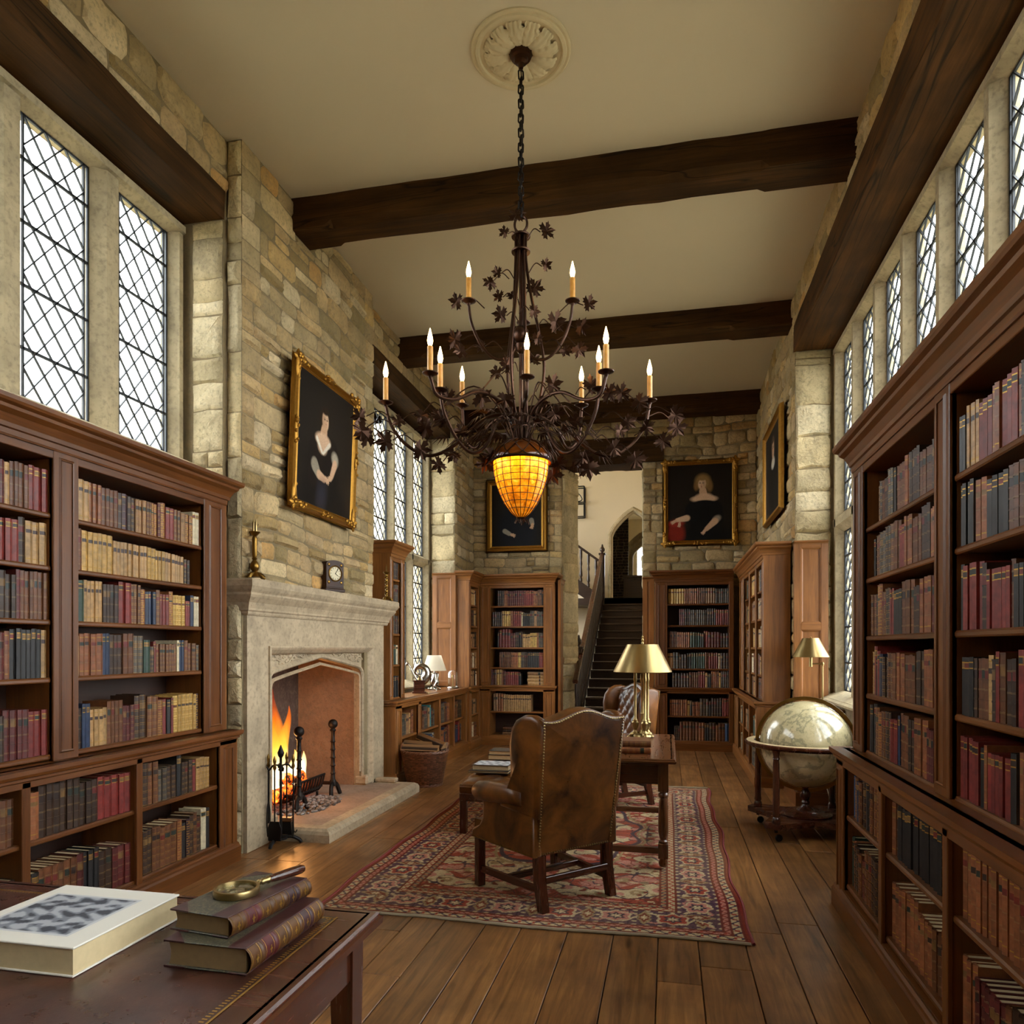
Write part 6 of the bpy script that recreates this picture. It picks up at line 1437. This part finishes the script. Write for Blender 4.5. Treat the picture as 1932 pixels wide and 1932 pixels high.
painting('portrait_painting', 'gilt-framed portrait of a dark-haired woman hanging over the fireplace', (XB+.05, 5.82, 2.63), NY, X_, 1.2, 1.24, lady_a, .0)
bpy.data.objects['portrait_painting'].rotation_euler = (0, math.radians(2.2), 0)
painting('portrait_painting', 'gilt-framed portrait of a fair-haired woman in black above the bookcase by the stairs', (.47, YB-.035, 3.03), X_, NY, 1.1, 1.3, lady_b)
painting('portrait_painting', 'plain-framed dark portrait half hidden behind the glowing acorn lamp', (-2.34, YB-.035, 3.01), X_, NY, 1.0, 1.17, sitter_c, ornate=False, fr=.1)
painting('portrait_painting', 'plain-framed dark portrait seen edge-on on the wall above the corner bookcase', (XR-.04, 9.1, 3.03), Y_, NX, 1.45, 1.2, sitter_d, ornate=False, fr=.1)
# ---------------------------------------------------------------- staircase and hall lantern
t = thing('staircase', 'dark oak staircase rising beyond the stone opening', 'staircase', (-.8, 12.2, 0)); kw = dict(parent=t, world=True)
st_y, st_z, run, rise = 12.27, .643, .277, .15
for k in range(-4, 14):
    y, z = st_y+run*k, st_z+rise*k
    if k < 13:
        w = MB(); w.box(-1.38, -.39, y, y+run+.01, z-.035, z, b=.008); w.box(-1.38, -.39, y+.03, y+.05, z-rise, z-.035, b=0); w.build('step', M['stair'], **kw)
w = MB(); w.box(-3.5, .2, st_y+run*13, HY, 2.44, 2.593, b=.005); w.box(-1.38, -.2, st_y+run*13, st_y+run*13+.03, 2.44, 2.593, b=.005); w.build('landing', M['stair'], **kw)
y0, y1 = st_y-run*4, st_y+run*13; z0, z1 = st_z-rise*4, st_z+rise*13
w = MB(); w.loft([[(x, y0, z0-.15), (x, y1, z1-.15), (x, y1, z1+.09), (x, y0, z0+.09)] for x in (-1.44, -1.385)], smooth=False, gr=(0, 1, 0)); w.build('string', M['stair'], **kw)
w = MB(); w.loft([[(-1.445, y, z), (-1.375, y, z), (-1.365, y, z+.03), (-1.375, y, z+.06), (-1.445, y, z+.06), (-1.455, y, z+.03)] for y, z in ((y0, z0+.9), (y1-.05, z1+.93))], smooth=False, gr=(0, 1, 0)); w.build('handrail', M['mahogany'], **kw)
bal = [(.02, 0), (.02, .1), (.012, .12), (.024, .18), (.018, .3), (.011, .42), (.02, .5), (.013, .6), (.02, .7), (.02, .9)]
for k in range(-8, 26):
    y = st_y+run*k/2+.1; z = st_z+rise*k/2+.05
    w = MB(); w.lathe([(q*1.1, zz*.93) for q, zz in bal], 8, T(-1.41, y, z)); w.build('baluster', M['stair'], **kw)
def newel(x, y, z0, z1):
    w = MB(); w.box(x-.055, x+.055, y-.055, y+.055, z0, z1, b=.006); w.box(x-.075, x+.075, y-.075, y+.075, z1-.02, z1+.02, b=.006); w.lathe([(.03, z1+.02), (.025, z1+.04), (.055, z1+.08), (.055, z1+.12), (.025, z1+.16), (.018, z1+.19), (.022, z1+.2), (.001, z1+.22)], 14, T(x, y, 0)); w.build('newel_post', M['stair'], **kw)
newel(-1.41, 15.9, 2.3, 3.56); newel(-1.45, 11.95, 0, 1.5)
# upper flight going up across the back of the hall
ux, uz = 1.0, .82
w = MB(); w.loft([[(-1.45-d*ux, y, 3.36+d*uz*.9+z) for y, z in ((15.86, 0), (15.94, 0), (15.94, .06), (15.86, .06))] for d in (0, 2.4)], smooth=False, gr=(1, 0, 0)); w.build('handrail', M['stair'], **kw)
w = MB(); w.loft([[(-1.45-d*ux, y, 2.45+d*uz*.9+z) for y, z in ((15.87, -.12), (15.93, -.12), (15.93, .2), (15.87, .2))] for d in (0, 2.4)], smooth=False, gr=(1, 0, 0)); w.build('string', M['stair'], **kw)
for k in range(13):
    d = .1+.165*k; w = MB(); w.lathe([(q*1.5, zz*.8) for q, zz in bal], 10, T(-1.45-d, 15.9, 2.64+d*uz*.9)); w.build('baluster', M['stair'], **kw)
for k in range(9): d = .25*k; w = MB(); w.box(-1.7-d, -1.45-d, 15.95, HY-.0, 2.5+d*uz*.9, 2.62+d*uz*.9, b=.004); w.build('step', M['stair'], **kw)
t = thing('wall_lantern', 'black metal frame lantern on the cream stair hall wall', 'lantern', (-2.1, HY-.02, 4.55)); 
w = MB()
for y in (-.2, 0):
    for x in (-.42, .2):
        w.box(x-.012, x+.012, y-.012, y+.012, 0, .7, b=.002)
    for z in (0, .33, .7): w.box(-.42, .2, y-.011, y+.011, z-.012, z+.012, b=.002)
for x in (-.42, .2):
    for z in (0, .33, .7): w.box(x-.011, x+.011, -.2, 0, z-.011, z+.011, b=.002)
w.build('frame', M['iron_b'], t)
w = MB(); w.tube(spline([(-.3, -.1, .6), (0, -.1, .58), (.12, -.1, .48), (.1, -.1, .38), (-.3, -.1, .36)], 5), .012, 6); w.build('scroll', M['iron_b'], t)
t = thing('chest', 'dark carved chest at the head of the stairs', 'chest', (-.6, HY+.9, 2.585)); w = MB(); w.box(-.45, .35, -.25, .25, 0, .6, b=.01); w.build('body', M['stair'], t); w = MB(); w.box(-.47, .37, -.27, .27, .6, .66, b=.012); w.build('lid', M['stair'], t)
t = thing('hall_table', 'low dark side table behind the stair newel', 'table', (-1.9, 12.6, 0)); w = MB(); w.box(-.4, .25, -.2, .2, .72, .76, b=.006); w.build('tabletop', M['stair'], t)
for x in (-.36, .2):
    for y in (-.16, .16): w = MB(); w.box(x-.02, x+.02, y-.02, y+.02, 0, .72); w.build('leg', M['stair'], t)
# ---------------------------------------------------------------- chandelier
CX, CY = -.89, 4.37
t = thing('ceiling_rose', 'round cream plaster ceiling rose with acanthus leaves above the chandelier', 'ceiling rose', (CX, CY, H))
w = MB(); w.M = Matrix.Diagonal((1, 1, -1, 1)); w.lathe([(.31, 0), (.31, .008), (.3, .014), (.285, .012), (.28, .022), (.262, .024), (.255, .012), (.24, .01), (.001, .01)], 60, sharp if False else None, smooth=True); w.build('moulded_disc', M['plaster_w'], t, sharp=.4)
for k in range(12):
    w = MB(); a = k*2*PI/12; vs = []; n, m = 20, 14
    for i in range(n+1):
        q = i/n; rr = .07+.16*q; wd = .05*math.sin(PI*min(1, q*.7+.14))**.8*(.72+.5*abs(math.sin(q*11+.4)))+.004
        for j in range(m+1):
            v = -1+2*j/m; vs.append((rr, v*wd*1.12, -(.012+.03*math.sin(PI*(.15+.8*q))*(1-.75*v*v)+.011*abs(math.sin(v*5.5+q))*(q+.15)-.02*max(0, q-.85)*4)))
    w.M = RZ(a); w.add(vs, [(i*(m+1)+j, i*(m+1)+j+1, (i+1)*(m+1)+j+1, (i+1)*(m+1)+j) for i in range(n) for j in range(m)], smooth=True); w.build('acanthus_leaf', M['plaster_w'], t, sharp=3)
t = thing('chandelier', 'bronze leafy chandelier with candle bulbs and a glowing amber acorn', 'chandelier', (CX, CY, 0)); BZ = M['bronze']
w = MB(); w.lathe([(.085, H-.008), (.082, H-.02), (.068, H-.026), (.062, H-.045), (.045, H-.05), (.04, H-.07), (.02, H-.08), (.014, H-.11), (.003, H-.115)], 28); w.build('canopy', BZ, t)
w = MB(); z = H-.12; k = 0
while z > 4.2:
    M_ = T(0, 0, z-.03) @ RZ(k*PI/2+.5); pts = [(.016*math.cos(a), 0, .012*math.sin(a)+(.018 if math.sin(a) > 0 else -.018)) for a in np.linspace(0, 2*PI, 13)]; w.tube(pts, .0055, 5, cap=False, M=M_); z -= .045; k += 1
w.tube([(0, 0, H-.1), (.01, .01, 4.7), (-.008, 0, 4.2)], .004, 5); w.build('chain', M['iron'], t)
w = MB(); w.tube(spline([(0, 0, 4.19), (.035, 0, 4.15), (.035, 0, 4.1), (0, 0, 4.06)], 4), .008, 6); w.tube(spline([(0, 0, 4.19), (-.035, 0, 4.15), (-.035, 0, 4.1), (0, 0, 4.06)], 4), .008, 6); w.build('hanging_loop', BZ, t)
for z in (4.05, 3.955): w = MB(); w.lathe([(.058, z-.006), (.06, z), (.056, z+.006), (.02, z+.014)], 24); w.build('collar', BZ, t)
for k in range(6):
    a = k*PI/3+.3; c, s = math.cos(a), math.sin(a); f = .0 if k % 2 else 1
    pr = [(.03, 4.06), (.032, 3.9), (.065 if f else .04, 3.68), (.115 if f else .045, 3.45), (.145 if f else .055, 3.25), (.12 if f else .055, 3.05), (.06, 2.88), (.035, 2.78)]
    w = MB(); w.tube(spline([(r_*c, r_*s, z) for r_, z in pr], 5), .0095, 7); w.build('stem', BZ, t)
w = MB(); w.lathe([(.012, 4.05), (.012, 2.78)], 8); w.build('stem', BZ, t)
w = MB(); w.sphere((0, 0, 3.44), .05, 12, (1, 1, 1.15)); w.lathe([(.035, 3.38), (.03, 3.34), (.012, 3.32)], 12); w.build('hub', BZ, t)
# acorn
GZ = 2.302; z1 = 2.647
prof = [(.006, 0), (.03, .008), (.06, .032), (.1, .085), (.13, .145), (.155, .215), (.168, .28), (.172, .345)]
n = 36; w = MB(); w.M = T(0, 0, GZ); w.lathe([(r_, z) for r_, z in prof], n, cap=False)
ag = w.build('acorn_glass', M['amber'], t, sharp=3)
for v in ag.data.vertices: v.co.z -= GZ
ag.location = (0, 0, GZ)
w = MB(); pi = spline([(r_, 0, z+GZ) for r_, z in prof], 4)
for k in range(18): a = k*2*PI/18; w.tube([(p.x*1.008*math.cos(a), p.x*1.008*math.sin(a), p.z) for p in pi], .0022, 5)
def r_at(z):
    for (r0, a), (r1, b) in zip(prof, prof[1:]):
        if a <= z <= b: return lerp(r0, r1, (z-a)/(b-a))
    return prof[-1][0]
for z in (.055, .095, .135, .172, .21, .247, .285, .32): w.tube([(r_at(z)*1.008*math.cos(a), r_at(z)*1.008*math.sin(a), z+GZ) for a in np.linspace(0, 2*PI, 40)], .0022, 5)
w.build('leading', BZ, t)
w = MB()
w.lathe([(.03, GZ+.004), (.022, GZ-.008), (.005, GZ-.018)], 16)
for k in range(22): a = k*2*PI/22; q = random.Random(k).uniform(.6, 1.3); w.tube([(.02*math.cos(a), .02*math.sin(a), GZ-.004), (.034*q*math.cos(a), .034*q*math.sin(a), GZ-.012), (.042*q*math.cos(a), .042*q*math.sin(a), GZ-.03*q)], .003, 4)
w.build('finial', BZ, t)
capf = [(.186, z1-.005), (.19, z1+.012), (.178, z1+.045), (.15, z1+.085), (.105, z1+.12), (.06, z1+.135), (.035, z1+.138)]
w = MB(); w.lathe(capf, 40, cap=False); w.build('acorn_cap', M['amber_d'], t, sharp=3)
w = MB(); cs_ = spline([(r_, 0, z) for r_, z in capf], 4)
for k in range(12):
    for sg in (1, -1): w.tube([(p.x*1.01*math.cos(k*PI/6+sg*i*.045), p.x*1.01*math.sin(k*PI/6+sg*i*.045), p.z+.001) for i, p in enumerate(cs_)], .003, 5)
w.lathe([(.19, z1-.008), (.196, z1+.0), (.19, z1+.01)], 40, cap=False); w.build('cap_lattice', BZ, t)
# leaves
LEAF = [(0, .06), (.1, .12), (.26, -.02), (.3, .1), (.5, .04), (.44, .18), (.6, .3), (.3, .36), (.24, .42), (.5, .5), (.5, .62), (.62, .74), (.42, .72), (.34, .8), (.16, .58), (.18, .78), (.1, .86), (0, 1.08)]
LEAF = LEAF+[(-x, y) for x, y in LEAF[-2:0:-1]]
def leaf_mesh(w, size, fold, curl):
    c = (0, .42); vs = [(x*size, y*size, size*(fold*abs(x)+curl*(y-.3)**2+.05*math.sin(y*9+x*5))) for x, y in LEAF]; n = len(vs); vs.append((0, .42*size, 0))
    vs2 = [(x, y, z-.0025) for x, y, z in vs]
    w.add(vs+vs2, [(i, (i+1) % n, n) for i in range(n)]+[((i+1) % n+n+1, i+n+1, 2*n+1) for i in range(n)]+[(i, i+n+1, (i+1) % n+n+1, (i+1) % n) for i in range(n)], smooth=False)
NL = [0]; rl = random.Random(31)
def leaf(p, size=None, dirv=None, stem_from=None, face=None):
    if NL[0] >= 98: return
    NL[0] += 1; size = size or rl.uniform(.07, .1); d = Vector(dirv or (p[0], p[1], rl.uniform(-.1, .25))).normalized()
    f = Vector(face or (rl.uniform(-.6, .6), -1+rl.uniform(-.3, .5), rl.uniform(-.5, .5))); f = (f-d*f.dot(d)).normalized(); x = d.cross(f)
    w = MB(); w.M = basis(p, x, d, f); leaf_mesh(w, size, rl.uniform(-.25, .3), rl.uniform(-.3, .2)); w.M = Matrix.Identity(4)
    if stem_from: a = Vector(stem_from); b = Vector(p); m = (a+b)/2+Vector((0, 0, .04)); w.tube(spline([a, m, b], 4), .0035, 5)
    w.build('leaf', BZ, t)
def frond(p, d, L=.13, n=9):
    """feathery spray of narrow blades"""
    w = MB(); d = Vector(d).normalized(); s = d.cross(Vector((0, 0, 1))).normalized(); up = s.cross(d)
    for k in range(n):
        a = lerp(-1.1, 1.1, k/(n-1)); e = (d*math.cos(a)+s*math.sin(a)).normalized(); q = L*(.65+.35*math.cos(a)); P = Vector(p)
        w.tube([P, P+e*q*.5+up*.012, P+e*q-Vector((0, 0, .02))], [.003, .0065, .001], 5, flat=.4)
    w.build('frond', BZ, t)
def arm(x, y, zc, path, hc=.15, wid=.0105):
    """path [(fraction of reach, z)]; ends at the cup (x,y,zc)"""
    P = [(x*f, y*f, z) for f, z in path]; a = Vector((x, y)); w = MB(); w.tube(spline(P+[(x, y, zc)], 6), wid, 8); ar = w.build('arm', BZ, t)
    w = MB(); w.lathe([(.008, zc-.01), (.014, zc+.004), (.044, zc+.018), (.046, zc+.023), (.014, zc+.02)], 20, T(x, y, 0)); w.build('drip_pan', BZ, ar)
    w = MB(); w.lathe([(.0165, zc+.02), (.0165, zc+.02+hc), (.012, zc+.024+hc)], 14, T(x, y, 0)); w.build('candle', M['candle'], ar)
    z = zc+.024+hc; w = MB(); w.lathe([(.008, z), (.013, z+.012), (.0165, z+.03), (.014, z+.05), (.008, z+.075), (.002, z+.1)], 14, T(x, y, 0)); w.build('bulb', M['bulb'], ar)
    return ar
# positions relative to the axis, camera side is -y
YW = math.atan2(CX, CY)      # view azimuth; build in camera-aligned frame: r right, f away
cr, sr = math.cos(TH), math.sin(TH)
def cam(r_, f): return (r_*cr-f*sr, r_*sr+f*cr)
LOW = [(-.838, 0, 3.0), (.802, .02, 3.02), (-.474, -.26, 2.985), (.452, -.26, 2.99), (-.378, .2, 3.05), (.395, .2, 3.05), (-.515, -.42, 3.02), (.473, -.42, 3.03), (.03, -.34, 3.03)]
Z0 = 2.78
for r_, f, zc in LOW:
    x, y = cam(r_, f); L = math.hypot(x, y)
    if abs(r_) > .7: pa = [(.03, Z0), (.07, 2.9), (.16, 2.945), (.3, 2.9), (.5, 2.75), (.68, 2.69), (.85, 2.76), (.96, 2.88)]
    elif f == -.26: pa = [(.05, Z0), (.1, 2.88), (.18, 2.93), (.3, 2.88), (.45, 2.72), (.62, 2.665), (.8, 2.73), (.95, 2.87)]
    elif f == .2: pa = [(.06, Z0), (.14, 2.9), (.3, 2.95), (.55, 2.9), (.75, 2.78), (.95, 2.86)]
    elif f == -.42: pa = [(.04, Z0), (.12, 2.92), (.28, 3.0), (.5, 3.01), (.75, 2.93), (.93, 2.93)]
    else: pa = [(.1, Z0), (.2, 2.9), (.5, 2.95), (.9, 2.95)]
    arm(x, y, zc, pa)
for r_, f, zc in ((-.32, -.06, 3.6), (.315, -.06, 3.6), (.02, .28, 3.62)):
    x, y = cam(r_, f); arm(x, y, zc, [(.1, 3.36), (.25, 3.29), (.5, 3.28), (.75, 3.35), (.94, 3.48)], .14, .009)
PX = .0032866
def at(u, v, f=0):
    """a point on the chandelier, f metres beyond its axis"""
    D = 4.455+f; a = (u-982)/1357*D+(.0-.0)*f; x, y = cam(a+f*.0118, f); return (x, y, 1.5+(1222-v)/1357*D)
for u, v, sz, du, dv in [(958, 440, .055, -1, .4), (1019, 437, .085, 1, .3), (972, 415, .08, .2, 1), (1022, 502, .06, 1, .4), (945, 515, .055, -1, .1), (932, 528, .07, -1, -.6), (948, 560, .06, -1, .3), (1000, 553, .09, .5, .6), (968, 562, .05, -.5, .5), (955, 595, .08, -1, .1), (998, 585, .065, 1, 0), (1035, 610, .1, .6, .2), (870, 570, .075, -1, .3), (1100, 575, .075, 1, .2), (870, 640, .09, -1, .1), (878, 660, .075, -.8, -.3), (915, 652, .06, -1, 0), (1085, 617, .08, 1, 0), (1005, 640, .06, 1, .3), (1060, 655, .06, .8, -.9), (1085, 650, .08, .7, -.8), (945, 705, .07, -.9, .3), (955, 740, .09, -.2, -1), (1030, 727, .09, .9, .2), (1000, 685, .09, .3, .4), (965, 690, .08, -.5, .2), (895, 745, .1, .6, -.3), (855, 752, .08, -.7, .2), (1105, 735, .09, .5, .4), (1135, 742, .09, 1, 0), (1160, 745, .09, .9, .3), (1195, 752, .09, .8, -.5), (1040, 770, .09, .3, -.4), (1015, 755, .06, .9, -.2), (845, 792, .09, -.8, .2), (815, 805, .1, -.9, -.1), (740, 830, .1, -.8, -.2), (780, 848, .1, .9, -.1), (690, 785, .09, -1, -.05), (692, 805, .09, -.9, -.7), (705, 822, .1, -1, -.2), (1262, 778, .09, 1, -.3), (1268, 795, .1, .7, -.8), (1240, 825, .09, .8, -.6), (1190, 855, .1, .6, -.8), (1175, 790, .08, .9, -.6), (1160, 812, .07, 1, .1), (1110, 870, .1, .1, -1), (1095, 850, .1, .3, -1), (935, 850, .1, -.5, -.7), (920, 860, .1, -.2, -.6), (1035, 885, .1, .5, -.9), (1045, 868, .09, .6, -.4), (860, 850, .08, -.5, -.7), (835, 870, .08, -.7, -.6), (1150, 835, .09, .6, -.6), (1075, 800, .08, .5, .2), (880, 815, .08, -.8, .1), (830, 775, .07, -.5, -.8), (800, 775, .07, -.6, -.9), (1210, 800, .08, .8, -.4), (760, 790, .07, -.7, -.5)]:
    f = rl.uniform(-.22, .12) if v > 720 else rl.uniform(-.08, .05); p = at(u, v, f); dx, dy = cam(du, rl.uniform(-.3, .3))
    # stems run back to the nearest stem or arm line
    k = .25 if v < 720 else .12; s = (p[0]*(1-k)-dx*.05, p[1]*(1-k)-dy*.05, p[2]-dv*.06-.02); leaf(p, sz*1.12, (dx, dy, dv), s, (rl.uniform(-.3, .3)+sn, -1, rl.uniform(-.5, .1)))
for k in range(26):
    a = k*2*PI/26; q = rl.uniform(.16, .3); z = rl.uniform(2.78, 2.9); frond((q*math.cos(a), q*math.sin(a), z), (math.cos(a), math.sin(a), rl.uniform(-.7, .1)), rl.uniform(.11, .17), 9)
for k in range(16):
    a = k*2*PI/16+.2; q = rl.uniform(.34, .55); z = rl.uniform(2.68, 2.86); frond((q*math.cos(a), q*math.sin(a), z), (math.cos(a), math.sin(a), rl.uniform(-.6, .3)), rl.uniform(.1, .15), 7)
for k in range(13):       # thin wiry stems rising and arching out of the cap
    a = k*2*PI/13+.1; L = rl.uniform(.25, .55); h = rl.uniform(.0, .2); w = MB(); w.tube(spline([(.05*math.cos(a), .05*math.sin(a), 2.78), (.13*math.cos(a), .13*math.sin(a), 2.9+h*.4), (L*.6*math.cos(a), L*.6*math.sin(a), 2.93+h), (L*math.cos(a), L*math.sin(a), 2.86+h*.6)], 5), .0045, 5); w.build('wire_stem', BZ, t)
# ---------------------------------------------------------------- light and camera
Wd = bpy.data.worlds.new('overcast_sky'); S.world = Wd; Wd.use_nodes = True; nt = Wd.node_tree; nt.nodes.clear()
o = nt.nodes.new('ShaderNodeOutputWorld'); b = nt.nodes.new('ShaderNodeBackground'); nt.links.new(b.outputs[0], o.inputs[0])
b.inputs[0].default_value = (.985, .99, 1, 1); b.inputs[1].default_value = SKY
def portal(loc, rot, sx, sy):
    l = bpy.data.lights.new('window_daylight', 'AREA'); l.shape = 'RECTANGLE'; l.size = sx; l.size_y = sy; l.cycles.is_portal = True
    p = bpy.data.objects.new('window_daylight', l); C.objects.link(p); p.location = loc; p.rotation_euler = rot
portal((-3.68, 2.45, 3.7), (0, -PI/2, 0), 1.7, 4.5); portal((-3.68, 8.65, 2.75), (0, -PI/2, 0), 3.6, 3.2); portal((1.9, 3.5, 2.75), (0, PI/2, 0), 3.6, 9.)
portal((-6.25, 14.1, 4.1), (0, -PI/2, 0), 3.0, 3.8); portal((-.28, 21.95, 3.9), (-PI/2, 0, 0), .6, 1.3)
def lamp(name, loc, e, col, r): l = bpy.data.lights.new(name, 'POINT'); l.energy = e; l.color = col; l.shadow_soft_size = r; p = bpy.data.objects.new(name, l); C.objects.link(p); p.location = loc; return p
lamp('firelight', (-3.3, 5.82, .62), FIRE, (1, .42, .12), .1)
lamp('acorn_lamplight', (CX, CY, 2.56), 3, (1, .6, .2), .06)
cm = bpy.data.cameras.new('camera'); co = bpy.data.objects.new('camera', cm); C.objects.link(co); S.camera = co
co.location = (0, 0, 1.5); co.rotation_euler = (PI/2, 0, TH); cm.sensor_width = 36; cm.sensor_fit = 'HORIZONTAL'; cm.lens = 1357/1932*36; cm.shift_y = (1222-966)/1932; cm.clip_start = .05; cm.clip_end = 200
S.view_settings.view_transform = 'Standard'; S.view_settings.look = 'None'; S.view_settings.gamma = 1; S.view_settings.exposure = EXPO; S.view_settings.use_curve_mapping = False
cy = S.cycles; cy.use_denoising = True; cy.use_light_tree = False; cy.max_bounces = 8; cy.diffuse_bounces = 4; cy.glossy_bounces = 4; cy.transparent_max_bounces = 12; cy.transmission_bounces = 4; cy.caustics_reflective = False; cy.caustics_refractive = False; cy.sample_clamp_indirect = 8; cy.use_adaptive_sampling = True; cy.adaptive_threshold = .07
